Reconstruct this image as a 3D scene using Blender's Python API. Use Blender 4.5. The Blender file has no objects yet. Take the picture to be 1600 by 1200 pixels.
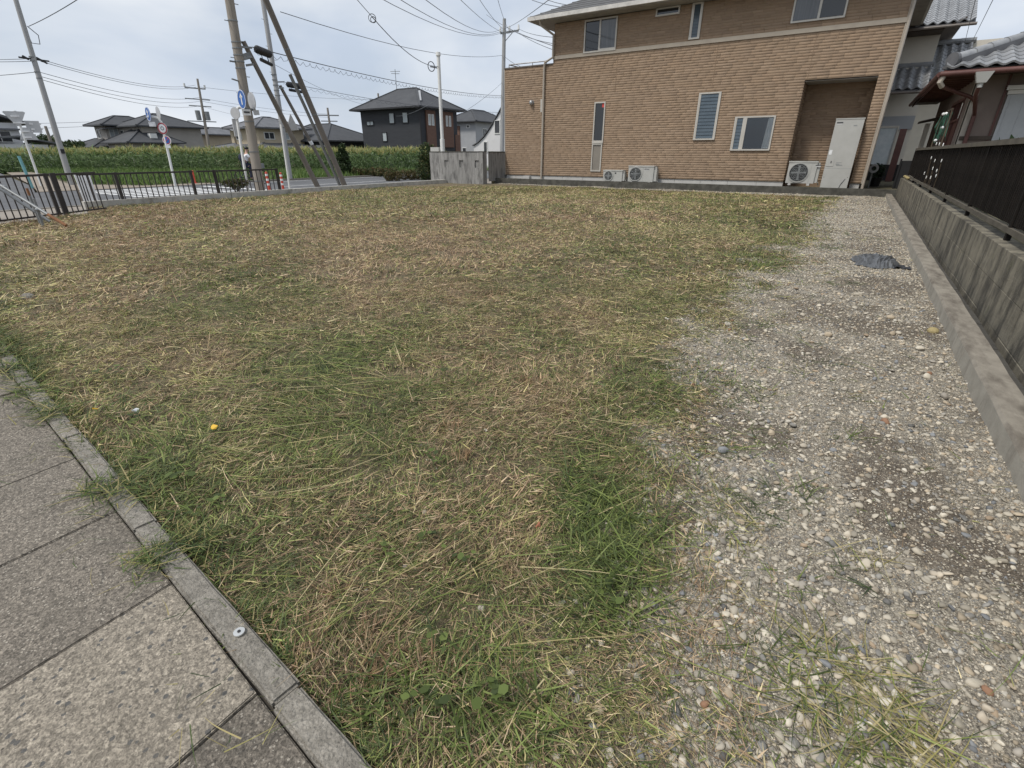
import bpy, bmesh, math, random
import numpy as np
from mathutils import Vector, Matrix

R = math.radians
rnd = random.Random(7)
rng = np.random.default_rng(7)
scene = bpy.context.scene
COL = scene.collection

# ------------------------------------------------------------------ camera
cam_d = bpy.data.cameras.new('camera')
cam = bpy.data.objects.new('camera', cam_d)
COL.objects.link(cam)
cam_d.sensor_width = 36
cam_d.lens = 17.325
cam_d.clip_start = 0.02
cam_d.clip_end = 3000
cam.location = (0, 0, 1.15)
cam.rotation_euler = (R(90 - 25.06), 0, R(33))
scene.camera = cam

# ------------------------------------------------------------------ sky, sun, exposure
SUN_EL, SUN_AZ = R(56), R(205)          # azimuth from +Y, clockwise
w = bpy.data.worlds.new('World')
scene.world = w
w.use_nodes = True
nt = w.node_tree
nt.nodes.clear()
wo = nt.nodes.new('ShaderNodeOutputWorld')
sky = nt.nodes.new('ShaderNodeTexSky')
sky.sky_type = 'NISHITA'
sky.sun_disc = False
sky.sun_elevation = SUN_EL
sky.sun_rotation = SUN_AZ
sky.air_density = 1.0
sky.dust_density = 2.0
bg1 = nt.nodes.new('ShaderNodeBackground')
bg1.inputs['Strength'].default_value = 0.085
nt.links.new(sky.outputs[0], bg1.inputs['Color'])
tc = nt.nodes.new('ShaderNodeTexCoord')
mp = nt.nodes.new('ShaderNodeMapping')
mp.inputs['Scale'].default_value = (1.0, 1.0, 2.6)
nt.links.new(tc.outputs['Generated'], mp.inputs['Vector'])
n1 = nt.nodes.new('ShaderNodeTexNoise')
n1.inputs['Scale'].default_value = 2.3
n1.inputs['Detail'].default_value = 5
n1.inputs['Roughness'].default_value = 0.52
n1.inputs['Distortion'].default_value = 0.35
nt.links.new(mp.outputs[0], n1.inputs['Vector'])
r1 = nt.nodes.new('ShaderNodeValToRGB')
r1.color_ramp.elements[0].position = 0.36
r1.color_ramp.elements[0].color = (0.57, 0.65, 0.775, 1)
r1.color_ramp.elements[1].position = 0.64
r1.color_ramp.elements[1].color = (0.86, 0.895, 0.94, 1)
nt.links.new(n1.outputs['Fac'], r1.inputs['Fac'])
bg2 = nt.nodes.new('ShaderNodeBackground')
bg2.inputs['Strength'].default_value = 1.0
nt.links.new(r1.outputs['Color'], bg2.inputs['Color'])
n2 = nt.nodes.new('ShaderNodeTexNoise')
n2.inputs['Scale'].default_value = 1.5
n2.inputs['Detail'].default_value = 4
nt.links.new(mp.outputs[0], n2.inputs['Vector'])
r2 = nt.nodes.new('ShaderNodeValToRGB')
r2.color_ramp.elements[0].position = 0.34
r2.color_ramp.elements[0].color = (0.72, 0.72, 0.72, 1)
r2.color_ramp.elements[1].position = 0.60
r2.color_ramp.elements[1].color = (0.97, 0.97, 0.97, 1)
nt.links.new(n2.outputs['Fac'], r2.inputs['Fac'])
ms = nt.nodes.new('ShaderNodeMixShader')
nt.links.new(r2.outputs['Color'], ms.inputs[0])
nt.links.new(bg1.outputs[0], ms.inputs[1])
nt.links.new(bg2.outputs[0], ms.inputs[2])
nt.links.new(ms.outputs[0], wo.inputs['Surface'])

sun_d = bpy.data.lights.new('sun', 'SUN')
sun_d.energy = 2.6
sun_d.angle = R(11)
sun_d.color = (1.0, 0.955, 0.88)
sun = bpy.data.objects.new('sun', sun_d)
COL.objects.link(sun)
sd = Vector((math.sin(SUN_AZ) * math.cos(SUN_EL), math.cos(SUN_AZ) * math.cos(SUN_EL), math.sin(SUN_EL)))
sun.rotation_euler = sd.to_track_quat('Z', 'Y').to_euler()
sun.location = (0, 0, 40)

scene.view_settings.view_transform = 'Standard'
scene.view_settings.look = 'None'
scene.view_settings.gamma = 1
scene.view_settings.use_curve_mapping = False
scene.view_settings.exposure = 0.06
scene.cycles.max_bounces = 6
scene.cycles.transparent_max_bounces = 8

# ------------------------------------------------------------------ materials
def rgba(c):
    return (c[0], c[1], c[2], 1.0)

def mat(name, c1, c2=None, scale=4.0, rough=0.75, bump=0.0, bscale=60.0, bdist=0.01, stretch=(1, 1, 1),
        metal=0.0, stain=None, attr=None, spec=0.5, detail=5, obj_var=0.0, trans=0.0, speck=None, world=False, grain=None):
    m = bpy.data.materials.new(name)
    m.use_nodes = True
    t = m.node_tree
    t.nodes.clear()
    N = t.nodes.new
    Lk = t.links.new
    out = N('ShaderNodeOutputMaterial')
    b = N('ShaderNodeBsdfPrincipled')
    b.inputs['Roughness'].default_value = rough
    b.inputs['Metallic'].default_value = metal
    b.inputs['Specular IOR Level'].default_value = spec
    Lk(b.outputs[0], out.inputs[0])
    co = N('ShaderNodeTexCoord')
    if world:
        ge = N('ShaderNodeNewGeometry')
        src = ge.outputs['Position']
    else:
        src = co.outputs['Object']
    mpn = N('ShaderNodeMapping')
    mpn.inputs['Scale'].default_value = stretch
    Lk(src, mpn.inputs['Vector'])
    if c2 is None:
        c2 = tuple(min(1, x * 1.22) for x in c1)
        c1 = tuple(x * 0.82 for x in c1)
    if attr:
        a = N('ShaderNodeAttribute')
        a.attribute_name = attr
        colr = a.outputs['Color']
    else:
        no = N('ShaderNodeTexNoise')
        no.inputs['Scale'].default_value = scale
        no.inputs['Detail'].default_value = detail
        no.inputs['Roughness'].default_value = 0.6
        Lk(mpn.outputs[0], no.inputs['Vector'])
        rp = N('ShaderNodeValToRGB')
        rp.color_ramp.elements[0].position = 0.3
        rp.color_ramp.elements[0].color = rgba(c1)
        rp.color_ramp.elements[1].position = 0.7
        rp.color_ramp.elements[1].color = rgba(c2)
        Lk(no.outputs['Fac'], rp.inputs['Fac'])
        colr = rp.outputs['Color']
    if grain:                                   # exposed aggregate: each grain its own tone
        for (gs, amt) in grain:
            vo = N('ShaderNodeTexVoronoi'); vo.inputs['Scale'].default_value = gs
            Lk(src, vo.inputs['Vector'])
            sp_ = N('ShaderNodeSeparateColor'); Lk(vo.outputs['Color'], sp_.inputs[0])
            mr_ = N('ShaderNodeMapRange'); mr_.inputs['To Min'].default_value = 1 - amt; mr_.inputs['To Max'].default_value = 1 + amt
            Lk(sp_.outputs[0], mr_.inputs['Value'])
            hs_ = N('ShaderNodeHueSaturation'); Lk(mr_.outputs[0], hs_.inputs['Value']); Lk(colr, hs_.inputs['Color'])
            colr = hs_.outputs['Color']
    if speck:
        sc, ssize, thr, sscale = speck          # flecks of another stone colour in the surface
        vo = N('ShaderNodeTexVoronoi')
        vo.inputs['Scale'].default_value = sscale
        Lk(src, vo.inputs['Vector'])
        sepc = N('ShaderNodeSeparateColor')
        Lk(vo.outputs['Color'], sepc.inputs[0])
        lt = N('ShaderNodeMath'); lt.operation = 'LESS_THAN'
        lt.inputs[1].default_value = thr
        Lk(sepc.outputs[0], lt.inputs[0])
        l2 = N('ShaderNodeMath'); l2.operation = 'LESS_THAN'
        l2.inputs[1].default_value = ssize
        Lk(vo.outputs['Distance'], l2.inputs[0])
        mu = N('ShaderNodeMath'); mu.operation = 'MULTIPLY'
        Lk(lt.outputs[0], mu.inputs[0]); Lk(l2.outputs[0], mu.inputs[1])
        mxs = N('ShaderNodeMixRGB')
        Lk(mu.outputs[0], mxs.inputs[0]); Lk(colr, mxs.inputs[1])
        mxs.inputs[2].default_value = rgba(sc)
        colr = mxs.outputs[0]
    if stain:
        for (scol, sscale, lo, hi, sst, amt) in stain:
            mp2 = N('ShaderNodeMapping')
            mp2.inputs['Scale'].default_value = sst
            Lk(src, mp2.inputs['Vector'])
            n_ = N('ShaderNodeTexNoise')
            n_.inputs['Scale'].default_value = sscale
            n_.inputs['Detail'].default_value = 6
            n_.inputs['Roughness'].default_value = 0.65
            Lk(mp2.outputs[0], n_.inputs['Vector'])
            mr = N('ShaderNodeMapRange')
            mr.inputs['From Min'].default_value = lo
            mr.inputs['From Max'].default_value = hi
            mr.inputs['To Max'].default_value = amt
            Lk(n_.outputs['Fac'], mr.inputs['Value'])
            mx = N('ShaderNodeMixRGB')
            Lk(mr.outputs[0], mx.inputs[0]); Lk(colr, mx.inputs[1])
            mx.inputs[2].default_value = rgba(scol)
            colr = mx.outputs[0]
    if obj_var:
        oi = N('ShaderNodeObjectInfo')
        mr = N('ShaderNodeMapRange')
        mr.inputs['To Min'].default_value = 1 - obj_var
        mr.inputs['To Max'].default_value = 1 + obj_var
        Lk(oi.outputs['Random'], mr.inputs['Value'])
        hs = N('ShaderNodeHueSaturation')
        Lk(mr.outputs[0], hs.inputs['Value']); Lk(colr, hs.inputs['Color'])
        colr = hs.outputs['Color']
    Lk(colr, b.inputs['Base Color'])
    if bump:
        nb = N('ShaderNodeTexNoise')
        nb.inputs['Scale'].default_value = bscale
        nb.inputs['Detail'].default_value = 4
        Lk(mpn.outputs[0], nb.inputs['Vector'])
        bp = N('ShaderNodeBump')
        bp.inputs['Strength'].default_value = bump
        bp.inputs['Distance'].default_value = bdist
        Lk(nb.outputs['Fac'], bp.inputs['Height'])
        Lk(bp.outputs[0], b.inputs['Normal'])
    if trans:
        tb = N('ShaderNodeBsdfTranslucent')
        Lk(colr, tb.inputs['Color'])
        mxx = N('ShaderNodeMixShader')
        mxx.inputs[0].default_value = trans
        Lk(b.outputs[0], mxx.inputs[1]); Lk(tb.outputs[0], mxx.inputs[2])
        Lk(mxx.outputs[0], out.inputs[0])
    return m

M = {}
def defmats():
    dark_run = ((0.05, 0.047, 0.042), 3.0, 0.46, 0.66, (5, 5, 0.5), 0.85)
    M['soil'] = mat('lot soil', None or (0.1, 0.08, 0.06), attr='Col', rough=0.95, bump=0.9, bscale=160, bdist=0.02, grain=[(130, 0.34), (330, 0.42)], stain=[((0.07, 0.052, 0.036), 22, 0.5, 0.7, (1, 1, 1), 0.6)])
    M['blade'] = mat('grass blade', (0.1, 0.1, 0.1), attr='Col', rough=0.6, trans=0.18, spec=0.3)
    M['stone'] = mat('gravel stone', (0.3, 0.3, 0.3), attr='Col', rough=0.85, bump=0.3, bscale=120, bdist=0.002)
    M['slab'] = mat('speckled paving', (0.125, 0.108, 0.087), (0.225, 0.196, 0.16), 75, 0.92, 0.9, 200, 0.006, obj_var=0.10, world=True,
                    grain=[(150, 0.38), (310, 0.35)], speck=((0.40, 0.36, 0.30), 0.5, 0.07, 190), stain=[((0.075, 0.066, 0.052), 2.0, 0.48, 0.72, (1, 1, 1), 0.6)])
    M['slab_pale'] = mat('pale speckled paving', (0.185, 0.16, 0.128), (0.325, 0.284, 0.226), 75, 0.92, 0.9, 190, 0.006, world=True,
                         grain=[(120, 0.30), (260, 0.36)], speck=((0.10, 0.096, 0.09), 0.58, 0.05, 95), stain=[((0.15, 0.13, 0.10), 2.4, 0.5, 0.78, (1, 1, 1), 0.55)])
    M['kerb'] = mat('kerb concrete', (0.165, 0.15, 0.126), (0.30, 0.275, 0.235), 45, 0.92, 1.0, 140, 0.008, obj_var=0.10, world=True, grain=[(230, 0.22)],
                    stain=[((0.10, 0.095, 0.08), 3.5, 0.5, 0.75, (1, 1, 1), 0.6)])
    M['joint'] = mat('joint dirt', (0.05, 0.043, 0.034), rough=1.0)
    M['kerb_r'] = mat('long kerb concrete', (0.215, 0.192, 0.158), (0.31, 0.28, 0.232), 9, 0.92, 0.5, 90, 0.004,
                      stain=[((0.075, 0.06, 0.046), 3.0, 0.45, 0.68, (3, 1.0, 1), 0.75)])
    M['kerb_face'] = mat('long kerb face', (0.27, 0.25, 0.21), (0.36, 0.335, 0.285), 9, 0.92, 0.5, 90, 0.004,
                         stain=[((0.12, 0.10, 0.08), 4.0, 0.52, 0.72, (1, 2.0, 0.8), 0.6)])
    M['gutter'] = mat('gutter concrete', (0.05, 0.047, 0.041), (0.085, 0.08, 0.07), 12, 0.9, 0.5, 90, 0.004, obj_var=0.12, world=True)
    M['block'] = mat('weathered block', (0.155, 0.138, 0.104), (0.25, 0.225, 0.172), 6, 0.92, 0.6, 70, 0.006, obj_var=0.05, world=True,
                     stain=[((0.040, 0.036, 0.029), 2.4, 0.46, 0.62, (2.0, 2.0, 0.9), 0.85), ((0.05, 0.046, 0.036), 9.0, 0.52, 0.66, (1.5, 1.5, 0.5), 0.6), ((0.12, 0.12, 0.06), 5.0, 0.6, 0.75, (1, 1, 1), 0.5)])
    M['lowwall'] = mat('low wall concrete', (0.38, 0.362, 0.325), (0.52, 0.50, 0.455), 5, 0.9, 0.4, 60, 0.004,
                       stain=[((0.14, 0.13, 0.105), 4.0, 0.52, 0.72, (1, 1, 0.6), 0.7)])
    M['boardwall'] = mat('board marked concrete', (0.19, 0.186, 0.178), (0.32, 0.312, 0.30), 4, 0.9, 0.4, 50, 0.004, stretch=(3, 3, 0.5),
                         stain=[((0.07, 0.068, 0.066), 3.2, 0.5, 0.68, (2.5, 2.5, 0.6), 0.8)], obj_var=0.09, world=True)
    M['darkkerb'] = mat('dark mossy kerb', (0.045, 0.043, 0.036), (0.11, 0.105, 0.09), 5, 0.95, 0.4, 60, 0.005,
                        stain=[((0.2, 0.19, 0.165), 4, 0.6, 0.78, (2, 2, 1), 0.6)])
    M['plinth'] = mat('plinth render', (0.42, 0.41, 0.40), (0.52, 0.51, 0.49), 3, 0.85)
    M['brick'] = mat('siding brick', (0.3, 0.2, 0.1), attr='Col', rough=0.85, bump=0.25, bscale=80, bdist=0.003)
    M['jointdark'] = mat('siding joint', (0.25, 0.178, 0.121), rough=0.95)
    M['frame'] = mat('champagne aluminium', (0.50, 0.47, 0.42), (0.56, 0.53, 0.48), 3, 0.42, metal=0.25)
    M['pipe'] = mat('beige downpipe', (0.36, 0.315, 0.265), (0.42, 0.37, 0.31), 3, 0.5)
    M['band'] = mat('beige band board', (0.36, 0.31, 0.255), (0.42, 0.37, 0.30), 3, 0.7)
    M['cap'] = mat('dark parapet cap', (0.13, 0.11, 0.095), rough=0.5)
    M['glass_d'] = mat('dark window glass', (0.012, 0.014, 0.017), (0.02, 0.022, 0.026), 2, 0.04, spec=0.8)
    M['glass_b'] = mat('frosted louvre glass', (0.055, 0.078, 0.098), (0.085, 0.112, 0.135), 3, 0.22, spec=0.7)
    M['glass_g'] = mat('bronze frosted glass', (0.20, 0.18, 0.155), (0.26, 0.235, 0.2), 2, 0.3)
    M['glass_c'] = mat('window glass with pale curtain', (0.07, 0.075, 0.082), (0.12, 0.126, 0.134), 2.5, 0.05, stretch=(6, 1, 0.5), spec=0.8)
    M['interior'] = mat('painted room dimness', (0.03, 0.045, 0.06), (0.045, 0.07, 0.095), 1.5, 0.9)  # dimness of an unlit room put into the colour of the window backing
    M['curtain'] = mat('white curtain', (0.52, 0.58, 0.6), (0.66, 0.7, 0.71), 6, 0.9)
    M['roof_s'] = mat('grey slate roof', (0.085, 0.085, 0.088), (0.13, 0.13, 0.132), 6, 0.8, 0.4, 30, 0.01)
    M['fascia'] = mat('pale fascia', (0.55, 0.53, 0.5), rough=0.55)
    M['soffit'] = mat('beige soffit', (0.30, 0.285, 0.265), rough=0.8)
    M['steel'] = mat('steel rail', (0.36, 0.36, 0.36), rough=0.4, metal=0.6)
    M['white'] = mat('white metal', (0.66, 0.66, 0.64), (0.74, 0.74, 0.72), 4, 0.5)
    M['offwhite'] = mat('ivory metal', (0.40, 0.395, 0.37), (0.46, 0.455, 0.43), 3, 0.5)
    M['grill'] = mat('grey fan grille', (0.26, 0.27, 0.27), rough=0.5)
    M['black'] = mat('black plastic', (0.018, 0.018, 0.02), rough=0.55)
    M['mark'] = mat('dark print', (0.06, 0.06, 0.065), rough=0.6)
    M['red'] = mat('red print', (0.5, 0.06, 0.05), rough=0.5)
    M['wire'] = mat('cable sheath', (0.075, 0.08, 0.09), rough=0.6)
    M['wire_g'] = mat('grey stay wire', (0.16, 0.17, 0.19), rough=0.6)
    M['pole'] = mat('pole concrete', (0.235, 0.21, 0.18), (0.32, 0.285, 0.245), 3, 0.9, 0.3, 40, 0.005, stretch=(1, 1, 0.25),
                    stain=[((0.13, 0.115, 0.098), 3, 0.52, 0.7, (3, 3, 0.3), 0.6)])
    M['pole_g'] = mat('pale grey pole', (0.30, 0.30, 0.30), (0.38, 0.38, 0.375), 3, 0.85, stretch=(1, 1, 0.25))
    M['strut'] = mat('dark strut concrete', (0.13, 0.115, 0.10), (0.2, 0.178, 0.155), 3, 0.9, 0.3, 40, 0.005, stretch=(1, 1, 0.25))
    M['galv'] = mat('galvanised steel', (0.18, 0.188, 0.19), (0.27, 0.278, 0.28), 8, 0.5, metal=0.4)
    M['rust'] = mat('rusty steel', (0.16, 0.07, 0.035), (0.27, 0.13, 0.06), 14, 0.9)
    M['slat_post'] = mat('dark fence post', (0.014, 0.012, 0.011), (0.022, 0.019, 0.017), 6, 0.85, spec=0.1)
    M['fence_d'] = mat('dark brown fence paint', (0.028, 0.023, 0.021), (0.042, 0.035, 0.032), 6, 0.55)
    M['slat'] = mat('dark slat', (0.010, 0.0085, 0.008), (0.018, 0.015, 0.013), 6, 0.85, obj_var=0.3, spec=0.08)
    M['rail_r'] = mat('weathered rail', (0.085, 0.076, 0.062), (0.14, 0.124, 0.10), 6, 0.9, 0.2, 40, spec=0.2)
    M['asphalt'] = mat('asphalt', (0.085, 0.087, 0.092), (0.125, 0.127, 0.133), 0.6, 0.92, 0.5, 90, 0.006)
    M['paint'] = mat('road paint', (0.62, 0.62, 0.61), (0.78, 0.78, 0.77), 8, 0.75, 0.2, 60, 0.002)
    M['walk'] = mat('sidewalk dirt', (0.20, 0.175, 0.145), (0.30, 0.265, 0.225), 1.2, 0.95, 0.4, 40, 0.01)
    M['ground'] = mat('far ground', (0.075, 0.072, 0.04), (0.13, 0.115, 0.07), 0.15, 1.0)
    M['pathtan'] = mat('tan verge soil', (0.215, 0.18, 0.145), (0.30, 0.255, 0.205), 0.8, 0.95)
    M['tile_g'] = mat('silver grey roof tile', (0.20, 0.205, 0.215), (0.30, 0.305, 0.31), 5, 0.32, obj_var=0.14, spec=0.6)
    M['tile_d'] = mat('dark roof tile', (0.075, 0.075, 0.08), (0.12, 0.12, 0.125), 4, 0.5, obj_var=0.2)
    M['wall_w'] = mat('off white plaster', (0.58, 0.54, 0.47), (0.66, 0.62, 0.545), 1.5, 0.9)
    M['wall_b'] = mat('pinkish beige plaster', (0.185, 0.145, 0.125), (0.23, 0.182, 0.158), 2, 0.92,
                      stain=[((0.15, 0.115, 0.09), 2.5, 0.55, 0.75, (2, 2, 0.5), 0.5)])
    M['redwood'] = mat('red brown painted wood', (0.085, 0.032, 0.026), (0.125, 0.05, 0.04), 6, 0.6)
    M['wood_d'] = mat('dark timber', (0.05, 0.038, 0.03), (0.085, 0.062, 0.047), 5, 0.8)
    M['pane_w'] = mat('greyish corrugated sheet', (0.40, 0.41, 0.42), (0.46, 0.47, 0.48), 4, 0.6)
    M['blackwall'] = mat('charcoal siding', (0.028, 0.030, 0.036), (0.038, 0.041, 0.048), 1.2, 0.7, stretch=(1, 1, 6))
    M['brownwall'] = mat('brown siding', (0.135, 0.075, 0.055), (0.175, 0.098, 0.072), 2, 0.8, stretch=(1, 1, 5))
    M['blackroof'] = mat('charcoal roof', (0.045, 0.047, 0.053), (0.066, 0.069, 0.075), 1.2, 0.75)
    M['greyroof'] = mat('grey tile roof', (0.09, 0.092, 0.10), (0.15, 0.152, 0.162), 1.5, 0.55)
    M['greywall'] = mat('grey siding', (0.33, 0.34, 0.355), (0.38, 0.39, 0.405), 1, 0.85)
    M['tanwall'] = mat('tan plaster', (0.44, 0.37, 0.265), (0.52, 0.44, 0.325), 1, 0.9)
    M['beigewall'] = mat('greyed beige plaster', (0.36, 0.335, 0.305), (0.43, 0.40, 0.365), 1, 0.9)
    M['whitewall'] = mat('white plaster', (0.60, 0.595, 0.60), (0.66, 0.655, 0.66), 1, 0.9)
    M['blueroof'] = mat('blue tile roof', (0.04, 0.10, 0.28), (0.06, 0.14, 0.36), 2, 0.45)
    M['win_far'] = mat('far window glass', (0.035, 0.038, 0.042), (0.06, 0.063, 0.07), 1, 0.15)
    M['win_lit'] = mat('curtained window glass', (0.36, 0.40, 0.42), (0.46, 0.50, 0.52), 2, 0.25)
    M['sign_w'] = mat('sign back grey', (0.42, 0.425, 0.43), (0.5, 0.505, 0.51), 4, 0.45)
    M['sign_blue'] = mat('sign blue', (0.015, 0.10, 0.36), rough=0.4)
    M['signwhite'] = mat('sign white', (0.75, 0.75, 0.75), rough=0.4)
    M['signred'] = mat('sign red', (0.33, 0.05, 0.06), rough=0.4)
    M['orange'] = mat('orange bollard plastic', (0.50, 0.06, 0.035), (0.60, 0.09, 0.05), 4, 0.5)
    M['teal'] = mat('teal post paint', (0.16, 0.36, 0.38), rough=0.55)
    M['leaf'] = mat('leaf', (0.1, 0.1, 0.1), attr='Col', rough=0.55, trans=0.3, spec=0.35)
    M['bark'] = mat('bark', (0.06, 0.045, 0.03), (0.1, 0.075, 0.05), 8, 0.95)
    M['bag'] = mat('grey weed sheet', (0.062, 0.066, 0.072), (0.125, 0.131, 0.14), 9, 0.42, 0.3, 40, 0.004)
    M['bag_in'] = mat('dark weed sheet', (0.03, 0.032, 0.038), rough=0.6)
    M['skin'] = mat('skin', (0.42, 0.26, 0.19), rough=0.6)
    M['shirt'] = mat('white shirt', (0.7, 0.71, 0.73), rough=0.85)
    M['navy'] = mat('navy cloth', (0.02, 0.024, 0.045), rough=0.85)
    M['hair'] = mat('black hair', (0.012, 0.011, 0.011), rough=0.5)
    M['yellow'] = mat('yellow leaf', (0.62, 0.36, 0.02), (0.75, 0.48, 0.05), 20, 0.6)
    M['litter'] = mat('pale scrap', (0.55, 0.56, 0.56), rough=0.5)
    M['pin'] = mat('survey disc alloy', (0.62, 0.62, 0.6), rough=0.35, metal=0.6)
    M['net'] = mat('green net cord', (0.012, 0.055, 0.032), (0.025, 0.10, 0.06), 20, 0.7)
    M['petal'] = mat('white petal', (0.78, 0.78, 0.76), rough=0.7)
    M['yellowstone'] = mat('yellow sandstone chip', (0.30, 0.24, 0.11), (0.40, 0.33, 0.17), 10, 0.9)
    M['brickred'] = mat('broken red tile', (0.34, 0.14, 0.08), rough=0.9)
    g = bpy.data.materials.new('clear pane'); g.use_nodes = True
    t = g.node_tree; t.nodes.clear()
    o = t.nodes.new('ShaderNodeOutputMaterial'); tr = t.nodes.new('ShaderNodeBsdfTransparent'); gl = t.nodes.new('ShaderNodeBsdfGlossy')
    gl.inputs['Roughness'].default_value = 0.03
    lw = t.nodes.new('ShaderNodeFresnel'); lw.inputs['IOR'].default_value = 1.6
    mx = t.nodes.new('ShaderNodeMixShader')
    t.links.new(lw.outputs[0], mx.inputs[0]); t.links.new(tr.outputs[0], mx.inputs[1]); t.links.new(gl.outputs[0], mx.inputs[2]); t.links.new(mx.outputs[0], o.inputs[0])
    M['clear'] = g
defmats()

# ------------------------------------------------------------------ mesh helpers
class MB:
    def __init__(s):
        s.v, s.f, s.m = [], [], []
    def quadbox(s, P8, m=0):
        b = len(s.v)
        s.v += [tuple(p) for p in P8]
        for q in ((0, 3, 2, 1), (4, 5, 6, 7), (0, 1, 5, 4), (1, 2, 6, 5), (2, 3, 7, 6), (3, 0, 4, 7)):
            s.f.append(tuple(b + i for i in q)); s.m.append(m)
        return s
    def box(s, x0, x1, y0, y1, z0, z1, m=0):
        return s.quadbox([(x0, y0, z0), (x1, y0, z0), (x1, y1, z0), (x0, y1, z0), (x0, y0, z1), (x1, y0, z1), (x1, y1, z1), (x0, y1, z1)], m)
    def bar(s, p0, p1, w, h, up=(0, 0, 1), m=0):
        p0, p1, up = Vector(p0), Vector(p1), Vector(up)
        d = (p1 - p0).normalized()
        sx = d.cross(up)
        if sx.length < 1e-5:
            sx = d.cross(Vector((1, 0, 0)))
        sx.normalize()
        sz = sx.cross(d).normalized()
        a, c = sx * (w / 2), sz * (h / 2)
        return s.quadbox([p0 - a - c, p0 + a - c, p1 + a - c, p1 - a - c, p0 - a + c, p0 + a + c, p1 + a + c, p1 - a + c], m)
    def path(s, pts, r, n=8, m=0, caps=True):
        pts = [Vector(p) for p in pts]
        if not isinstance(r, (list, tuple)):
            r = [r] * len(pts)
        b = len(s.v)
        prev = None
        for i, p in enumerate(pts):
            d = (pts[min(i + 1, len(pts) - 1)] - pts[max(i - 1, 0)]).normalized()
            if prev is None:
                x = d.cross(Vector((0, 0, 1)))
                if x.length < 1e-4:
                    x = Vector((1, 0, 0))
                x.normalize()
            else:
                x = (prev - d * prev.dot(d)).normalized()
            prev = x
            y = d.cross(x)
            for k in range(n):
                a = 2 * math.pi * k / n
                s.v.append(tuple(p + (x * math.cos(a) + y * math.sin(a)) * r[i]))
        for i in range(len(pts) - 1):
            for k in range(n):
                k2 = (k + 1) % n
                s.f.append((b + i * n + k, b + (i + 1) * n + k, b + (i + 1) * n + k2, b + i * n + k2)); s.m.append(m)
        if caps:
            s.f.append(tuple(b + k for k in range(n))); s.m.append(m)
            e = b + (len(pts) - 1) * n
            s.f.append(tuple(e + k for k in reversed(range(n)))); s.m.append(m)
        return s
    def cyl(s, p0, p1, r0, r1=None, n=12, m=0):
        return s.path([p0, p1], [r0, r0 if r1 is None else r1], n, m)
    def poly(s, pts, m=0):
        b = len(s.v)
        s.v += [tuple(p) for p in pts]
        s.f.append(tuple(range(b, b + len(pts)))); s.m.append(m)
        return s
    def prism(s, pts, d, m=0):
        d = Vector(d)
        pts = [Vector(p) for p in pts]
        n = len(pts)
        b = len(s.v)
        s.v += [tuple(p) for p in pts] + [tuple(p + d) for p in pts]
        s.f.append(tuple(range(b + n - 1, b - 1, -1))); s.m.append(m)
        s.f.append(tuple(range(b + n, b + 2 * n))); s.m.append(m)
        for k in range(n):
            k2 = (k + 1) % n
            s.f.append((b + k, b + k2, b + n + k2, b + n + k)); s.m.append(m)
        return s
    def ball(s, c, rx, ry=None, rz=None, nu=12, nv=8, m=0):
        ry = rx if ry is None else ry
        rz = rx if rz is None else rz
        b = len(s.v)
        for i in range(nv + 1):
            t = math.pi * i / nv
            for k in range(nu):
                a = 2 * math.pi * k / nu
                s.v.append((c[0] + rx * math.sin(t) * math.cos(a), c[1] + ry * math.sin(t) * math.sin(a), c[2] + rz * math.cos(t)))
        for i in range(nv):
            for k in range(nu):
                k2 = (k + 1) % nu
                s.f.append((b + i * nu + k, b + (i + 1) * nu + k, b + (i + 1) * nu + k2, b + i * nu + k2)); s.m.append(m)
        return s
    def disc(s, c, nrm, r, th, n=20, m=0, ring=None):
        nrm = Vector(nrm).normalized()
        c = Vector(c)
        if ring is None:
            return s.cyl(c - nrm * th / 2, c + nrm * th / 2, r, r, n, m)
        x = nrm.orthogonal().normalized(); y = nrm.cross(x)
        b = len(s.v)
        for k in range(n):
            a = 2 * math.pi * k / n
            d = x * math.cos(a) + y * math.sin(a)
            for rr, o in ((r, -th / 2), (r, th / 2), (ring, th / 2), (ring, -th / 2)):
                s.v.append(tuple(c + d * rr + nrm * o))
        for k in range(n):
            k2 = (k + 1) % n
            for j in range(4):
                j2 = (j + 1) % 4
                s.f.append((b + k * 4 + j, b + k2 * 4 + j, b + k2 * 4 + j2, b + k * 4 + j2)); s.m.append(m)
        return s
    def mesh(s, name, mats, org=(0, 0, 0), smooth=False):
        me = bpy.data.meshes.new(name)
        o = org
        me.from_pydata([(a - o[0], b - o[1], c - o[2]) for a, b, c in s.v], [], s.f)
        if not isinstance(mats, (list, tuple)):
            mats = [mats]
        for mm in mats:
            me.materials.append(M[mm] if isinstance(mm, str) else mm)
        if len(mats) > 1:
            me.polygons.foreach_set('material_index', s.m)
        if smooth:
            me.shade_smooth()
            try:
                me.set_sharp_from_angle(angle=R(40))
            except Exception:
                pass
        me.update()
        return me

def link(name, me, parent=None, loc=(0, 0, 0)):
    o = bpy.data.objects.new(name, me)
    COL.objects.link(o)
    o.location = loc
    if parent is not None:
        o.parent = parent
    return o

def tag(o, label, cat=None, group=None, kind=None):
    o['label'] = label
    if cat: o['category'] = cat
    if group: o['group'] = group
    if kind: o['kind'] = kind
    return o

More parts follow.
